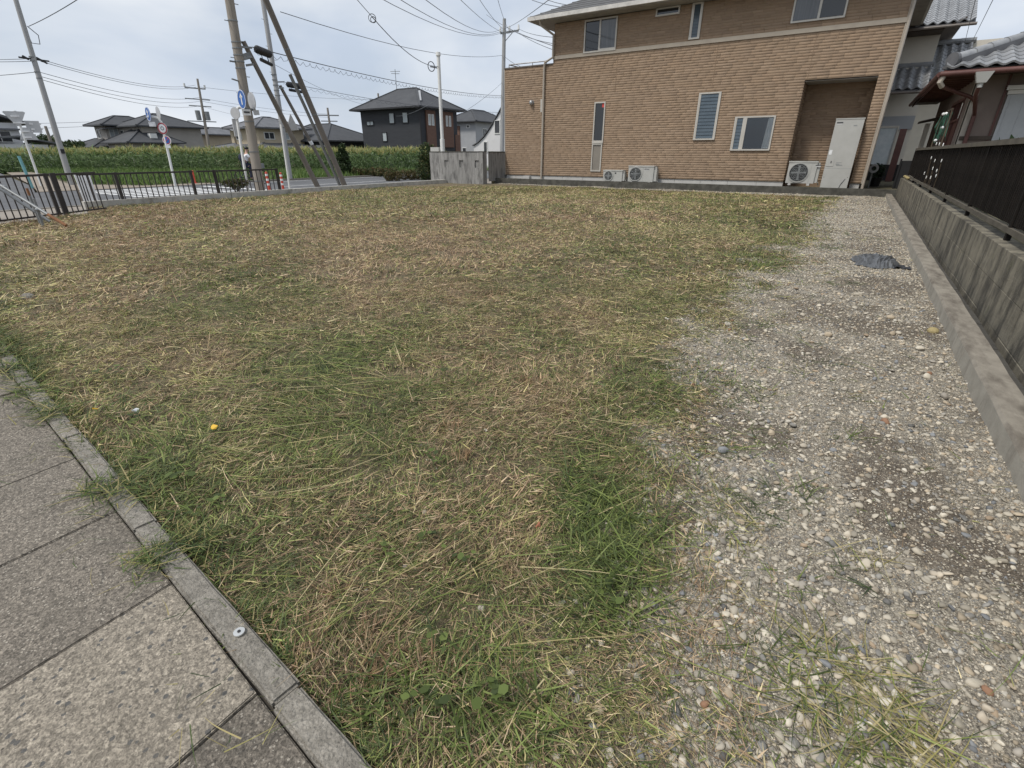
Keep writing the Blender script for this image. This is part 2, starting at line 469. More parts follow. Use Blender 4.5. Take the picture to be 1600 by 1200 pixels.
class Thing:
    """An Empty at the thing's base; parts are given in world coordinates."""
    def __init__(s, name, label, cat, loc, group=None, kind=None):
        s.e = bpy.data.objects.new(name, None)
        COL.objects.link(s.e)
        s.e.location = loc
        s.e.empty_display_size = 0.2
        s.loc = tuple(loc)
        tag(s.e, label, cat, group, kind)
    def part(s, name, mb, mats, parent=None, smooth=False, kind=None, label=None):
        o = link(name, mb.mesh(name, mats, s.loc, smooth), parent or s.e)
        if kind: o['kind'] = kind
        if label: o['label'] = label
        return o

def single(name, mb, mats, label, cat, loc, group=None, kind=None, smooth=False):
    o = link(name, mb.mesh(name, mats, loc, smooth), None, loc)
    return tag(o, label, cat, group, kind)

def copy_part(o, parent, loc):
    c = o.copy()
    COL.objects.link(c)
    c.parent = parent
    c.location = loc
    return c

# numpy mesh with per vertex colour
def np_mesh(name, V, F, C, material, smooth=False):
    V = np.asarray(V, np.float32); F = np.asarray(F, np.int32)
    me = bpy.data.meshes.new(name)
    k = F.shape[1]
    me.vertices.add(len(V)); me.vertices.foreach_set('co', V.ravel())
    me.loops.add(F.size); me.loops.foreach_set('vertex_index', F.ravel())
    me.polygons.add(len(F))
    me.polygons.foreach_set('loop_start', np.arange(0, F.size, k, dtype=np.int32))
    me.polygons.foreach_set('loop_total', np.full(len(F), k, np.int32))
    if smooth:
        me.polygons.foreach_set('use_smooth', np.ones(len(F), bool))
    me.materials.append(M[material])
    if C is not None:
        a = me.attributes.new('Col', 'FLOAT_COLOR', 'POINT')
        cc = np.ones((len(V), 4), np.float32); cc[:, :3] = C
        a.data.foreach_set('color', cc.ravel())
    me.update(calc_edges=True)
    me.validate()
    return me

_perm = rng.random((256, 256))
def vnoise(x, y):
    xi = np.floor(x).astype(int); yi = np.floor(y).astype(int)
    fx = x - xi; fy = y - yi
    fx = fx * fx * (3 - 2 * fx); fy = fy * fy * (3 - 2 * fy)
    g = lambda a, b: _perm[a & 255, b & 255]
    return (g(xi, yi) * (1 - fx) + g(xi + 1, yi) * fx) * (1 - fy) + (g(xi, yi + 1) * (1 - fx) + g(xi + 1, yi + 1) * fx) * fy
def fbm(x, y, s, o=4, seed=0):
    v = 0; a = 0.5; t = 0
    for i in range(o):
        v = v + a * vnoise(x * s + 17.3 * i + seed, y * s + 5.1 * i + seed * 1.7); t += a
        a *= 0.5; s *= 2.07
    return v / t
# ================================================================== THE GROUND
def kerb_y(x):          # joint between paving slabs and kerb stones
    return 0.198 - 0.104 * x

LOT = [(0.80, 0.20), (-12.2, 1.70), (-12.55, 2.0), (-13.95, 4.72), (-14.83, 4.72), (-14.83, 17.75), (-12.8, 18.5), (0.80, 18.5)]
def in_lot(x, y):
    r = (x < 0.765) & (x > -14.83) & (y < 18.45) & (y > kerb_y(x) + 0.064)
    r &= ~((x < -12.3) & ((y - 1.85) < (-12.45 - x) * 2.0) & (y < 4.72))
    return r
GXY = np.array([(0.3, -0.12), (0.6, -0.17), (0.95, -0.26), (1.3, -0.24), (1.6, -0.26), (1.86, -0.42), (2.4, -0.33), (2.95, -0.66), (3.96, -0.56), (5.7, -0.66), (8.7, -0.40), (12, -0.38), (16, -0.38), (17.6, -0.4), (17.95, -9.0), (18.3, -13.5), (19, -14)])
def gravel_x(y):
    return np.interp(y, GXY[:, 0], GXY[:, 1])
def _gedge(x, y, shift, width):
    d = x - gravel_x(y) + shift
    far = np.clip(np.hypot(x, y) * 0.25, 0.75, 1.0)
    wob = ((fbm(x, y, 2.1, 4, 3) - 0.5) * 1.0 + (fbm(x, y, 7.0, 3, 9) - 0.5) * 0.55) * far
    a = np.clip((d + wob) / width + 0.5, 0, 1)
    return a * a * (3 - 2 * a)
def gravel_amt(x, y):          # where stones lie: reaches under the thinning grass
    return _gedge(x, y, 0.16, 0.42)
def grass_out(x, y):           # 1 where no clippings reach
    return _gedge(x, y, -0.10, 0.60)
CTRL = np.array([(-9.68, 2.26, 0.35, 0.5), (-6.58, 1.52, 0.5, 0.85), (-11.34, 3.69, 0.2, 0.35), (-10.88, 4.55, 0.2, 0.35), (-7.71, 3.54, 0.15, 0.3), (-5.75, 2.77, 0.12, 0.25), (-5.68, 2.1, 0.3, 0.45), (-4.45, 1.24, 0.5, 0.5), (-4.01, 0.78, 0.65, 0.6), (-10.73, 6.69, 0.35, 0.5), (-10.52, 9.02, 0.55, 0.6), (-10.38, 11.0, 0.5, 0.6), (-7.44, 5.25, 0.15, 0.35), (-5.48, 5.33, 0.12, 0.25), (-5.24, 4.0, 0.12, 0.3), (-5.82, 7.27, 0.25, 0.3), (-4.05, 4.77, 0.2, 0.3), (-3.42, 3.27, 0.25, 0.4), (-3.74, 2.52, 0.3, 0.4), (-8.41, 12.28, 0.4, 0.6), (-7.73, 15.78, 0.45, 0.6), (-4.1, 10.24, 0.25, 0.3), (-4.8, 8.5, 0.3, 0.35), (-3.28, 11.52, 0.5, 0.6), (-1.86, 13.29, 0.5, 0.7), (-1.66, 9.98, 0.5, 0.7), (-1.64, 6.87, 0.6, 0.5), (-0.7, 9.63, 0.75, 0.5), (-0.79, 6.89, 0.75, 0.4), (-0.78, 4.7, 0.75, 0.4), (-2.38, 5.85, 0.5, 0.45), (-1.34, 4.08, 0.3, 0.8), (-0.9, 3.72, 0.3, 0.85), (-1.16, 3.2, 0.2, 0.75), (-2.0, 4.19, 0.4, 0.5), (-1.62, 2.9, 0.35, 0.5), (-2.35, 3.42, 0.25, 0.4), (-1.28, 2.1, 0.15, 0.3), (-1.12, 2.41, 0.35, 0.5), (-0.75, 2.45, 0.8, 0.5), (-0.36, 2.7, 0.7, 0.5), (-2.38, 2.1, 0.75, 0.6), (-1.94, 2.12, 0.2, 0.3), (-2.3, 1.54, 0.75, 0.6), (-2.6, 1.34, 0.5, 0.5), (-2.82, 1.1, 0.35, 0.55), (-2.13, 0.9, 0.75, 0.7), (-2.5, 0.8, 0.6, 0.6), (-1.92, 1.18, 0.6, 0.5), (-1.66, 1.42, 0.5, 0.4), (-1.39, 1.67, 0.3, 0.3), (-1.01, 1.84, 0.3, 0.5), (-0.75, 2.01, 0.4, 0.5), (-1.48, 0.97, 0.65, 0.6), (-1.21, 1.05, 0.4, 0.45), (-1.08, 1.28, 0.4, 0.3), (-0.92, 1.24, 0.15, 0.25), (-0.8, 1.47, 0.6, 0.5), (-0.6, 1.65, 0.5, 0.4), (-2.05, 0.55, 0.85, 0.7), (-1.65, 0.63, 0.65, 0.6), (-1.42, 0.73, 0.6, 0.6), (-1.02, 0.81, 0.45, 0.45), (-0.76, 0.88, 0.45, 0.4), (-0.76, 1.17, 0.4, 0.3), (-0.51, 1.33, 0.85, 0.6), (-0.32, 1.26, 0.85, 0.6), (-0.29, 0.98, 0.75, 0.6), (-0.49, 0.93, 0.35, 0.4), (-1.21, 0.52, 0.6, 0.55), (-0.89, 0.57, 0.45, 0.4), (-0.79, 0.54, 0.2, 0.2), (-0.62, 0.65, 0.4, 0.45), (-0.45, 0.69, 0.3, 0.35), (-0.62, 0.42, 0.55, 0.5), (-0.46, 0.5, 0.5, 0.45), (-0.31, 0.62, 0.5, 0.45), (-0.23, 0.78, 0.6, 0.6), (-0.08, 1.09, 0.3, 0.4), (0.23, 1.02, 0.7, 0.9)])
def field(x, y):
    """greenness and yellowness of the mown grass, from the patches of the place plus noise"""
    num = np.zeros((2,) + x.shape); den = np.zeros_like(x)
    px = np.log(np.hypot(x, y) + 0.2) * 1.6; pa = np.arctan2(x, y) * 2.2
    for cx, cy, g, yy in CTRL:
        qx = math.log(math.hypot(cx, cy) + 0.2) * 1.6; qa = math.atan2(cx, cy) * 2.2
        wt = 1.0 / ((px - qx) ** 2 + (pa - qa) ** 2 + 0.006) ** 1.5
        num[0] += wt * g; num[1] += wt * yy; den += wt
    g = num[0] / den; yv = num[1] / den
    s = np.clip(2.2 / np.sqrt(np.hypot(x, y) + 0.5), 0.45, 2.5)
    nf = np.clip(12.0 / (0.6 + np.hypot(x, y)), 1.2, 14)
    g = g + (fbm(x, y, 3.0, 4, 21) - 0.5) * 0.75 + (fbm(x, y, 0.9, 3, 33) - 0.5) * 0.35 + (vnoise(x * nf + 3.3, y * nf + 9.1) - 0.5) * 0.55
    yv = yv + (fbm(x, y, 2.3, 4, 51) - 0.5) * 0.8 + (vnoise(x * nf * 0.8 + 33.3, y * nf * 0.8 + 1.1) - 0.5) * 0.6
    g = 0.42 + (g - 0.46) * 1.0
    return np.clip(g, 0.02, 0.97), np.clip(yv, 0.03, 0.97)
def relief(x, y):
    return (fbm(x, y, 1.1, 3, 5) - 0.5) * 0.05 + (fbm(x, y, 6, 3, 8) - 0.5) * 0.022

# far ground sheet to the horizon
gm = MB()
S = 1600
gm.poly([(-S, -S, -0.46), (S, -S, -0.46), (S, S, -0.46), (-S, S, -0.46)])
o = link('ground', gm.mesh('ground', 'ground')); tag(o, 'flat open ground reaching to the horizon', 'ground', kind='structure')

# the lot
def axis(a, b, n, fine, k):
    t = np.linspace(0, 1, n)
    return t
xs = np.unique(np.concatenate([np.linspace(-15.0, -4, 90), np.linspace(-4, -2, 50), np.linspace(-2, 0.86, 170)]))
ys = np.unique(np.concatenate([np.linspace(-0.1, 2.4, 170), np.linspace(2.4, 5, 70), np.linspace(5, 18.62, 110)]))
X, Y = np.meshgrid(xs, ys)
Xf, Yf = X.ravel(), Y.ravel()
Z = relief(Xf, Yf)
ins = in_lot(Xf, Yf)
edge = Yf - (kerb_y(Xf) + 0.075)
Z = np.where(edge < 0.05, np.minimum(Z, 0.0), Z)
Z = np.where(edge < -0.012, -0.12, Z)
Z = np.where((Xf < -12.3) & ~ins, -0.5, Z)
ga = gravel_amt(Xf, Yf)
Z = Z + ga * ((fbm(Xf, Yf, 3, 3, 61) - 0.5) * 0.02 + 0.008)
gg, yy = field(Xf, Yf)
nz = fbm(Xf, Yf, 14, 3, 71)[:, None]
soil = np.array([0.135, 0.098, 0.060]) * (1 - nz) + np.array([0.235, 0.18, 0.108]) * nz
soil = soil * (1 - 0.55 * gg[:, None]) + np.array([0.10, 0.112, 0.05]) * 0.55 * gg[:, None]
grav = np.array([0.20, 0.176, 0.138]) * (1 - nz) + np.array([0.42, 0.378, 0.305]) * nz
dirt = np.clip((fbm(Xf, Yf, 2.4, 4, 81)[:, None] - 0.50) * 4.5, 0, 0.7)
grav = grav * (1 - dirt) + np.array([0.12, 0.092, 0.066]) * dirt
C = soil * (1 - ga[:, None]) + grav * ga[:, None]
nx = len(xs)
ii = np.arange(len(ys) - 1)[:, None] * nx + np.arange(nx - 1)[None, :]
ii = ii.ravel()
F = np.stack([ii, ii + 1, ii + nx + 1, ii + nx], 1)
lot = link('lot_ground', np_mesh('lot_ground', np.stack([Xf, Yf, Z], 1), F, C, 'soil', True))
tag(lot, 'mown empty building lot with a gravel strip along its right side', 'lot ground', kind='structure')

# ------------------------------------------------------------------ grass blades (numpy)
def strips(px, py, pz, phi, L, W, el, curl, ns, col, side=None):
    n = len(px)
    t = np.linspace(0, 1, ns + 1)[None, :]
    hl = L * np.cos(el); vl = L * np.sin(el)
    bend = curl[:, None] * t ** 2
    ang = phi[:, None] + bend * 0.6
    sx = np.cumsum(np.concatenate([np.zeros((n, 1)), np.cos(ang[:, :-1]) * (hl / ns)[:, None]], 1), 1)
    sy = np.cumsum(np.concatenate([np.zeros((n, 1)), np.sin(ang[:, :-1]) * (hl / ns)[:, None]], 1), 1)
    sz = vl[:, None] * t - (np.abs(curl) * 0.35 * vl)[:, None] * t ** 2
    cx = px[:, None] + sx; cy = py[:, None] + sy; cz = pz[:, None] + sz
    wv = W[:, None] * (1 - t ** 2.2 * 0.85) * 0.5
    ph2 = phi + np.pi / 2 if side is None else side
    tilt = rng.normal(0, 0.45, n)
    ox = (np.cos(ph2) * np.cos(tilt))[:, None] * wv; oy = (np.sin(ph2) * np.cos(tilt))[:, None] * wv; oz = np.sin(tilt)[:, None] * wv
    V = np.empty((n, ns + 1, 2, 3), np.float32)
    V[:, :, 0, 0] = cx - ox; V[:, :, 0, 1] = cy - oy; V[:, :, 0, 2] = cz - oz
    V[:, :, 1, 0] = cx + ox; V[:, :, 1, 1] = cy + oy; V[:, :, 1, 2] = cz + oz
    b = np.arange(n)[:, None] * (ns + 1) * 2 + np.arange(ns)[None, :] * 2
    F = np.stack([b, b + 1, b + 3, b + 2], -1).reshape(-1, 4)
    Cc = np.repeat(col, (ns + 1) * 2, 0)
    return V.reshape(-1, 3), F, Cc

PAL_G = np.array([(0.068, 0.088, 0.028), (0.110, 0.138, 0.040), (0.155, 0.190, 0.053), (0.215, 0.245, 0.078), (0.100, 0.122, 0.054), (0.050, 0.064, 0.025)])
PAL_Y = np.array([(0.37, 0.325, 0.14), (0.45, 0.38, 0.185), (0.30, 0.29, 0.11), (0.54, 0.455, 0.27)])
PAL_B = np.array([(0.32, 0.222, 0.132), (0.225, 0.152, 0.092), (0.39, 0.28, 0.17), (0.47, 0.355, 0.235), (0.13, 0.088, 0.056)])
def blade_cols(x, y, gshift=0.0):
    g, yv = field(x, y)
    n = len(x)
    r = rng.random(n); r2 = rng.random(n)
    c = np.empty((n, 3))
    isg = r < np.clip(g * 0.92 + gshift, 0, 1)
    isy = ~isg & (r2 < yv * np.where(np.hypot(x, y) < 3.0, 0.5, 0.75))
    isb = ~isg & ~isy
    c[isg] = PAL_G[rng.integers(0, len(PAL_G), isg.sum())]
    c[isy] = PAL_Y[rng.integers(0, len(PAL_Y), isy.sum())]
    c[isb] = PAL_B[rng.integers(0, len(PAL_B), isb.sum())]
    tone = 0.92 + 0.55 * fbm(x, y, 5.0, 3, 41)
    return c * rng.uniform(0.55, 1.45, (n, 1)) * tone[:, None]

def scatter(d0, d1, rho):
    a0, a1 = R(-91), R(25)
    area = 0.5 * (a1 - a0) * (d1 ** 2 - d0 ** 2)
    n = int(area * rho)
    d = np.sqrt(rng.uniform(d0 ** 2, d1 ** 2, n)); a = rng.uniform(a0, a1, n)
    x = d * np.sin(a); y = d * np.cos(a)
    return x, y

parts = []
for (d0, d1, rho, L0, L1, W0, W1, ns, up) in [
        (0.25, 1.3, 40000, 0.012, 0.058, 0.0010, 0.0026, 2, 0.30),
        (1.3, 2.6, 23000, 0.015, 0.066, 0.0014, 0.0034, 2, 0.32),
        (2.6, 5.0, 9500, 0.02, 0.08, 0.0024, 0.0052, 1, 0.35),
        (5.0, 9.5, 2900, 0.03, 0.10, 0.005, 0.010, 1, 0.42),
        (9.5, 20.5, 1050, 0.045, 0.13, 0.008, 0.017, 1, 0.5)]:
    x, y = scatter(d0, d1, rho)
    k = in_lot(x, y)
    x, y = x[k], y[k]
    dens = np.clip(1.0 - grass_out(x, y), 0.0, 1) ** 1.4 + 0.012
    thin = np.clip(0.45 + (fbm(x, y, 5, 4, 91) - 0.3) * 2.4, 0.42, 1)
    k = rng.random(len(x)) < dens * thin
    x, y = x[k], y[k]
    n = len(x)
    g, yv = field(x, y)
    swirl = (fbm(x, y, 0.55, 3, 13) - 0.5) * 9.0 + (fbm(x, y, 2.5, 2, 19) - 0.5) * 4.0
    phi = np.where(rng.random(n) < 0.30, swirl + rng.normal(0, 0.45, n), rng.uniform(0, 6.283, n))
    upm = rng.random(n) < up
    nfz = np.clip(22.0 / (0.6 + np.hypot(x, y)), 2, 18)
    L = rng.uniform(L0, L1, n) * np.where(rng.random(n) < 0.06, 2.2, 1.0)
    el = np.where(upm, rng.uniform(0.5, 1.35, n), np.abs(rng.normal(0.12, 0.22, n)))
    L = np.where(upm, L * 0.55, L)
    W = rng.uniform(W0, W1, n) * np.where(rng.random(n) < 0.12, 1.7, 0.9)
    z = relief(x, y) + np.where(upm, 0.0, rng.random(n) ** 1.4 * (0.006 + 0.055 * np.clip(fbm(x, y, 6, 3, 29) - 0.25, 0, 1) + 0.02 * vnoise(x * nfz, y * nfz)))
    parts.append(strips(x, y, z, phi, L, W, el, rng.normal(0, 0.8, n), ns, blade_cols(x, y, 0.16 if d1 < 2.7 else (0.06 if d1 < 5.1 else 0.02))))

# thicker mats and windrows of clippings
def clump(cx, cy, n, rad, L0, L1, W0, W1, el_lo, el_hi, pal, ns=4, spread=6.283, ph0=0.0, z0=0.0, curl=0.7, radial=False):
    a = rng.uniform(0, 6.283, n); rr = rad * np.sqrt(rng.random(n))
    x = cx + rr * np.cos(a); y = cy + rr * np.sin(a)
    phi = ph0 + rng.uniform(-spread / 2, spread / 2, n) if not radial else a + rng.normal(0, 0.5, n)
    L = rng.uniform(L0, L1, n); W = rng.uniform(W0, W1, n); el = rng.uniform(el_lo, el_hi, n)
    c = np.array(pal)[rng.integers(0, len(pal), n)] * rng.uniform(0.75, 1.25, (n, 1))
    z = relief(x, y) + z0 + rng.random(n) * 0.012
    return strips(x, y, z, phi, L, W, el, rng.normal(0, curl, n), ns, c)

tuft = []
G_LUSH = [(0.075, 0.103, 0.028), (0.110, 0.150, 0.038), (0.150, 0.197, 0.052), (0.058, 0.080, 0.026), (0.200, 0.240, 0.075)]
G_DARK = [(0.04, 0.062, 0.024), (0.055, 0.08, 0.028), (0.08, 0.115, 0.035)]
Y_DRY = [(0.30, 0.27, 0.10), (0.36, 0.30, 0.14), (0.22, 0.25, 0.07), (0.42, 0.36, 0.2)]
B_DRY = [(0.30, 0.20, 0.11), (0.24, 0.15, 0.085), (0.36, 0.26, 0.16)]
for (cx, cy, n, rad, l) in [(-0.51, 1.33, 110, 0.16, 0.16), (-0.36, 1.24, 120, 0.15, 0.18), (-0.30, 1.02, 90, 0.10, 0.15), (-0.40, 1.12, 70, 0.12, 0.16), (-0.62, 1.45, 70, 0.12, 0.17), (-0.30, 0.92, 60, 0.07, 0.12),
        (-0.46, 0.63, 60, 0.12, 0.10), (-0.36, 0.55, 90, 0.12, 0.13), (-0.55, 0.52, 80, 0.12, 0.12), (-0.65, 0.42, 70, 0.09, 0.10), (-0.30, 0.62, 60, 0.08, 0.12), (-0.96, 0.75, 24, 0.05, 0.06), (-0.76, 0.88, 24, 0.05, 0.06), (-1.15, 1.24, 24, 0.06, 0.07),
        (-2.05, 0.58, 90, 0.16, 0.13), (-1.75, 0.55, 80, 0.15, 0.11), (-2.3, 0.62, 60, 0.15, 0.12), (-1.5, 0.55, 60, 0.14, 0.10), (-2.8, 0.68, 60, 0.2, 0.11), (-3.4, 0.72, 60, 0.25, 0.12), (-0.75, 2.45, 90, 0.22, 0.15), (-0.42, 2.72, 60, 0.18, 0.12), (-0.78, 4.7, 80, 0.3, 0.14), (-0.7, 6.6, 90, 0.4, 0.16), (-0.75, 8.09, 120, 0.4, 0.18), (-0.62, 9.9, 90, 0.45, 0.16), (-2.47, 2.19, 90, 0.3, 0.18), (-2.1, 2.0, 60, 0.25, 0.15)]:
    tuft.append(clump(cx, cy, n, rad, l * 0.4, l * 1.25, 0.0028, 0.0062, 0.05, 0.8, G_LUSH, 4, curl=0.9))
for (cx, cy, n, rad, l, pal) in [(-0.05, 1.66, 40, 0.09, 0.12, G_LUSH), (0.07, 1.80, 36, 0.08, 0.12, G_LUSH), (-0.27, 2.57, 50, 0.2, 0.14, G_DARK), (-0.07, 2.23, 40, 0.12, 0.10, G_LUSH), (0.25, 1.05, 150, 0.13, 0.15, Y_DRY), (0.33, 1.0, 110, 0.12, 0.16, Y_DRY), (0.16, 1.06, 60, 0.12, 0.14, G_LUSH), (0.28, 0.98, 70, 0.15, 0.15, G_LUSH),
        (-0.15, 5.0, 25, 0.08, 0.1, G_DARK), (0.12, 4.3, 16, 0.06, 0.1, G_DARK), (0.3, 2.95, 22, 0.1, 0.10, G_LUSH), (0.05, 3.3, 30, 0.15, 0.1, G_DARK), (-0.4, 3.3, 60, 0.2, 0.12, G_DARK), (0.33, 2.35, 14, 0.06, 0.1, G_LUSH)]:
    tuft.append(clump(cx, cy, n, rad, l * 0.4, l * 1.3, 0.0018, 0.0042, 0.02, 0.35, pal, 4, curl=0.8))
for i in range(90):                      # sprigs of weed and clippings strewn over the gravel
    cy = 0.6 + 9 * rng.random() ** 1.6; cx = gravel_x(cy) + abs(rng.normal(0, 0.42))
    if cx > 0.7: continue
    sc_ = 1 + 0.12 * cy
    tuft.append(clump(cx, cy, int(rng.integers(6, 26)), 0.05 * sc_, 0.03, 0.11 * sc_, 0.0016 * sc_, 0.0036 * sc_, 0.0, 0.45, [G_LUSH, G_DARK, Y_DRY, G_LUSH + Y_DRY][int(rng.integers(0, 4))], 3, curl=0.8))
# brown upright dead stools
for (cx, cy) in [(-0.80, 0.54), (-0.72, 0.50), (-0.56, 0.60), (-0.92, 0.46), (-1.28, 2.1), (-1.94, 2.12), (-1.0, 0.60), (-1.12, 1.33), (-1.3, 1.5), (-0.95, 1.9), (-1.7, 2.3), (-0.66, 0.56)]:
    tuft.append(clump(cx, cy, 46, 0.05, 0.03, 0.085, 0.0018, 0.0045, 0.25, 1.25, B_DRY, 3, curl=0.6))
for i in range(240):
    x, y = scatter(0.5, 6.0, 0.6)
    k = in_lot(x, y)
    if not k.any(): continue
    x, y = x[k][:1], y[k][:1]
    if gravel_amt(x, y)[0] > 0.5: continue
    g, yv = field(x, y)
    pal = G_LUSH if g[0] > 0.5 else (B_DRY if yv[0] < 0.4 else Y_DRY)
    if rng.random() < 0.4: pal = G_DARK
    tuft.append(clump(x[0], y[0], int(rng.integers(14, 34)), rng.uniform(0.03, 0.09), 0.03, 0.11, 0.0018, 0.0042, 0.1, 1.1, pal, 3, curl=0.7))
# swathes of long cut stems lying in the same direction
for (cx, cy, n, rad, ph) in [(-2.35, 1.45, 60, 0.35, 0.35), (-2.6, 1.15, 60, 0.3, 0.45), (-2.1, 1.25, 40, 0.3, 0.4), (-2.4, 2.0, 70, 0.4, 0.15), (-2.9, 1.9, 50, 0.45, 0.25), (-1.9, 1.75, 40, 0.3, 0.3), (-2.0, 0.95, 50, 0.25, 0.6), (-1.55, 0.85, 30, 0.2, 0.9), (-3.2, 1.4, 40, 0.4, 0.3), (-0.7, 1.75, 14, 0.2, 0.6), (-0.45, 1.35, 16, 0.2, 1.3), (-1.1, 2.7, 30, 0.4, 0.4), (-2.0, 3.0, 36, 0.6, 0.3), (-3.0, 2.8, 36, 0.6, 0.2), (-0.9, 0.65, 24, 0.25, 1.4), (-0.55, 0.8, 24, 0.25, 1.0), (-0.35, 0.75, 18, 0.2, 0.7), (-4.5, 2.0, 30, 0.7, 0.3)]:
    tuft.append(clump(cx, cy, n, rad, 0.10, 0.42, 0.0016, 0.0034, 0.0, 0.07, G_LUSH[1:3] + Y_DRY + [(0.2, 0.24, 0.075)], 5, spread=1.1, ph0=ph, z0=0.028, curl=0.35))
for i in range(130):
    x, y = scatter(0.5, 5.0, 0.5)
    k = in_lot(x, y)
    if not k.any(): continue
    x, y = x[k][:1], y[k][:1]
    if gravel_amt(x, y)[0] > 0.8 and rng.random() < 0.75: continue
    tuft.append(clump(x[0], y[0], 2, 0.02, 0.12, 0.40, 0.0016, 0.0032, 0.0, 0.08, Y_DRY + [(0.18, 0.23, 0.07)], 5, z0=0.024, curl=0.4))
# stray blades thrown over the paving
for i in range(46):
    cx = rng.uniform(-3.2, -0.5); cy = kerb_y(cx) - abs(rng.normal(0.0, 0.13)) + 0.03
    tuft.append(clump(cx, cy, int(rng.integers(1, 4)), 0.02, 0.02, 0.11, 0.0014, 0.0030, 0.0, 0.1, G_DARK + Y_DRY[:2], 4, z0=0.052, curl=0.5))
for (cx, cy, n) in [(-1.12, 0.312, 18), (-1.13, 0.32, 8), (-2.05, 0.44, 70), (-2.5, 0.49, 60), (-3.1, 0.56, 70), (-3.6, 0.62, 90), (-1.62, 0.395, 16)]:
    tuft.append(clump(cx, cy, n, 0.05, 0.03, 0.11, 0.0025, 0.0055, 0.1, 0.9, G_LUSH + Y_DRY[:1], 4, z0=0.012, curl=0.9))

for i in range(330):
    cx = -1.5 - 7.5 * rng.random() ** 1.5; cy = kerb_y(cx) + 0.045 + rng.normal(0.01, 0.04)
    if fbm(np.array([cx]), np.array([cy]), 2.2, 2, 77)[0] < 0.36 and cx > -3: continue
    big_ = 1 + 0.15 * abs(cx)
    tuft.append(clump(cx, cy, int(rng.integers(12, 30)), 0.05 * big_, 0.03, 0.10 * big_, 0.0016, 0.0036 * big_, 0.0, 0.5, G_LUSH[:3] + Y_DRY[:2] + G_DARK, 3, z0=0.036, curl=0.7))
for i in range(260):
    cx = rng.uniform(-9, -0.45); cy = kerb_y(cx) + 0.07 + abs(rng.normal(0.0, 0.02))
    tuft.append(clump(cx, cy, int(rng.integers(8, 18)), 0.03, 0.03, 0.10, 0.0016, 0.0042, 0.05, 0.9, G_LUSH[:3] + Y_DRY[:2] + G_DARK + B_DRY[:1], 3, z0=0.01, curl=0.8))

def merge(pl):
    V, F, C, o = [], [], [], 0
    for v, f, c in pl:
        V.append(v); F.append(f + o); C.append(c); o += len(v)
    return np.concatenate(V), np.concatenate(F), np.concatenate(C)
V, F, C = merge(parts)
o = link('mown_grass', np_mesh('mown_grass', V, F, C, 'blade'))
tag(o, 'freshly cut grass and dry clippings covering the lot', 'grass', kind='stuff')
V, F, C = merge(tuft)
o = link('weed_tufts', np_mesh('weed_tufts', V, F, C, 'blade'))
tag(o, 'green weed tufts and long cut stems lying in the mown grass', 'grass', kind='stuff')

# small broad leaves of clover and plantain
lv, lf, lc = [], [], []
for (cx, cy, n, s) in [(-0.97, 0.76, 9, 0.020), (-0.76, 0.88, 9, 0.018), (-1.17, 1.25, 12, 0.018), (-0.62, 0.63, 6, 0.02), (-0.42, 0.58, 9, 0.02), (-0.55, 0.50, 9, 0.022), (-1.9, 0.62, 10, 0.022), (-1.65, 0.58, 8, 0.02), (-0.33, 1.0, 7, 0.02), (-1.72, 1.92, 3, 0.03), (-2.6, 0.75, 8, 0.022), (-3.3, 0.9, 8, 0.025), (-0.9, 0.9, 5, 0.02)]:
    for i in range(n):
        a = rnd.uniform(0, 6.28); rr = rnd.uniform(0, 0.06)
        px, py = cx + rr * math.cos(a), cy + rr * math.sin(a)
        pz = 0.03 + rnd.uniform(0, 0.03)
        b = rnd.uniform(0, 6.28); tl = rnd.uniform(-0.4, 0.4); ss = s * rnd.uniform(0.35, 0.8)
        u = Vector((math.cos(b), math.sin(b), tl * 0.6)); vv = Vector((-math.sin(b), math.cos(b), rnd.uniform(-0.4, 0.4)))
        c0 = Vector((px, py, pz))
        pts = [c0 - u * ss, c0 - u * ss * 0.3 + vv * ss * 0.75, c0 + u * ss * 0.5 + vv * ss * 0.6, c0 + u * ss, c0 + u * ss * 0.5 - vv * ss * 0.6, c0 - u * ss * 0.3 - vv * ss * 0.75]
        k = len(lv); lv += [tuple(p) for p in pts]; lf += [(k, k + 1, k + 2, k + 3), (k, k + 3, k + 4, k + 5)]
        g = rnd.choice(G_LUSH[:4]); lc += [g] * 6
o = link('clover_leaves', np_mesh('clover_leaves', lv, lf, np.array(lc), 'leaf'))
tag(o, 'small round clover and plantain leaves dotted through the grass', 'weeds', kind='stuff')

# ------------------------------------------------------------------ gravel
def ico(sub):
    bm = bmesh.new()
    bmesh.ops.create_icosphere(bm, subdivisions=sub, radius=1.0)
    bm.verts.index_update()
    v = np.array([x.co[:] for x in bm.verts]); f = np.array([[q.index for q in p.verts] for p in bm.faces])
    bm.free()
    return v, f
def stone_shapes(sub, n):
    v, f = ico(sub)
    out = []
    for i in range(n):
        d = np.ones(len(v))
        for k in range(7):
            a = rng.normal(0, 1, 3); a /= np.linalg.norm(a)
            d = np.minimum(d, np.where(v @ a > 0, rng.uniform(0.42, 0.80) / np.maximum(v @ a, 1e-3), 9))
        out.append(v * d[:, None] * (1 + rng.normal(0, 0.03, len(v)))[:, None] * np.array([1, rng.uniform(0.6, 0.95), rng.uniform(0.38, 0.66)]))
    return out, f
PAL_S = np.array([(0.47, 0.42, 0.335), (0.39, 0.35, 0.28), (0.53, 0.48, 0.39), (0.32, 0.29, 0.245), (0.25, 0.238, 0.215), (0.44, 0.365, 0.265), (0.215, 0.22, 0.225), (0.54, 0.50, 0.425), (0.32, 0.245, 0.17), (0.16, 0.155, 0.145), (0.48, 0.415, 0.325)])
PS = np.array([0.17, 0.15, 0.16, 0.09, 0.08, 0.10, 0.05, 0.05, 0.04, 0.03, 0.08])
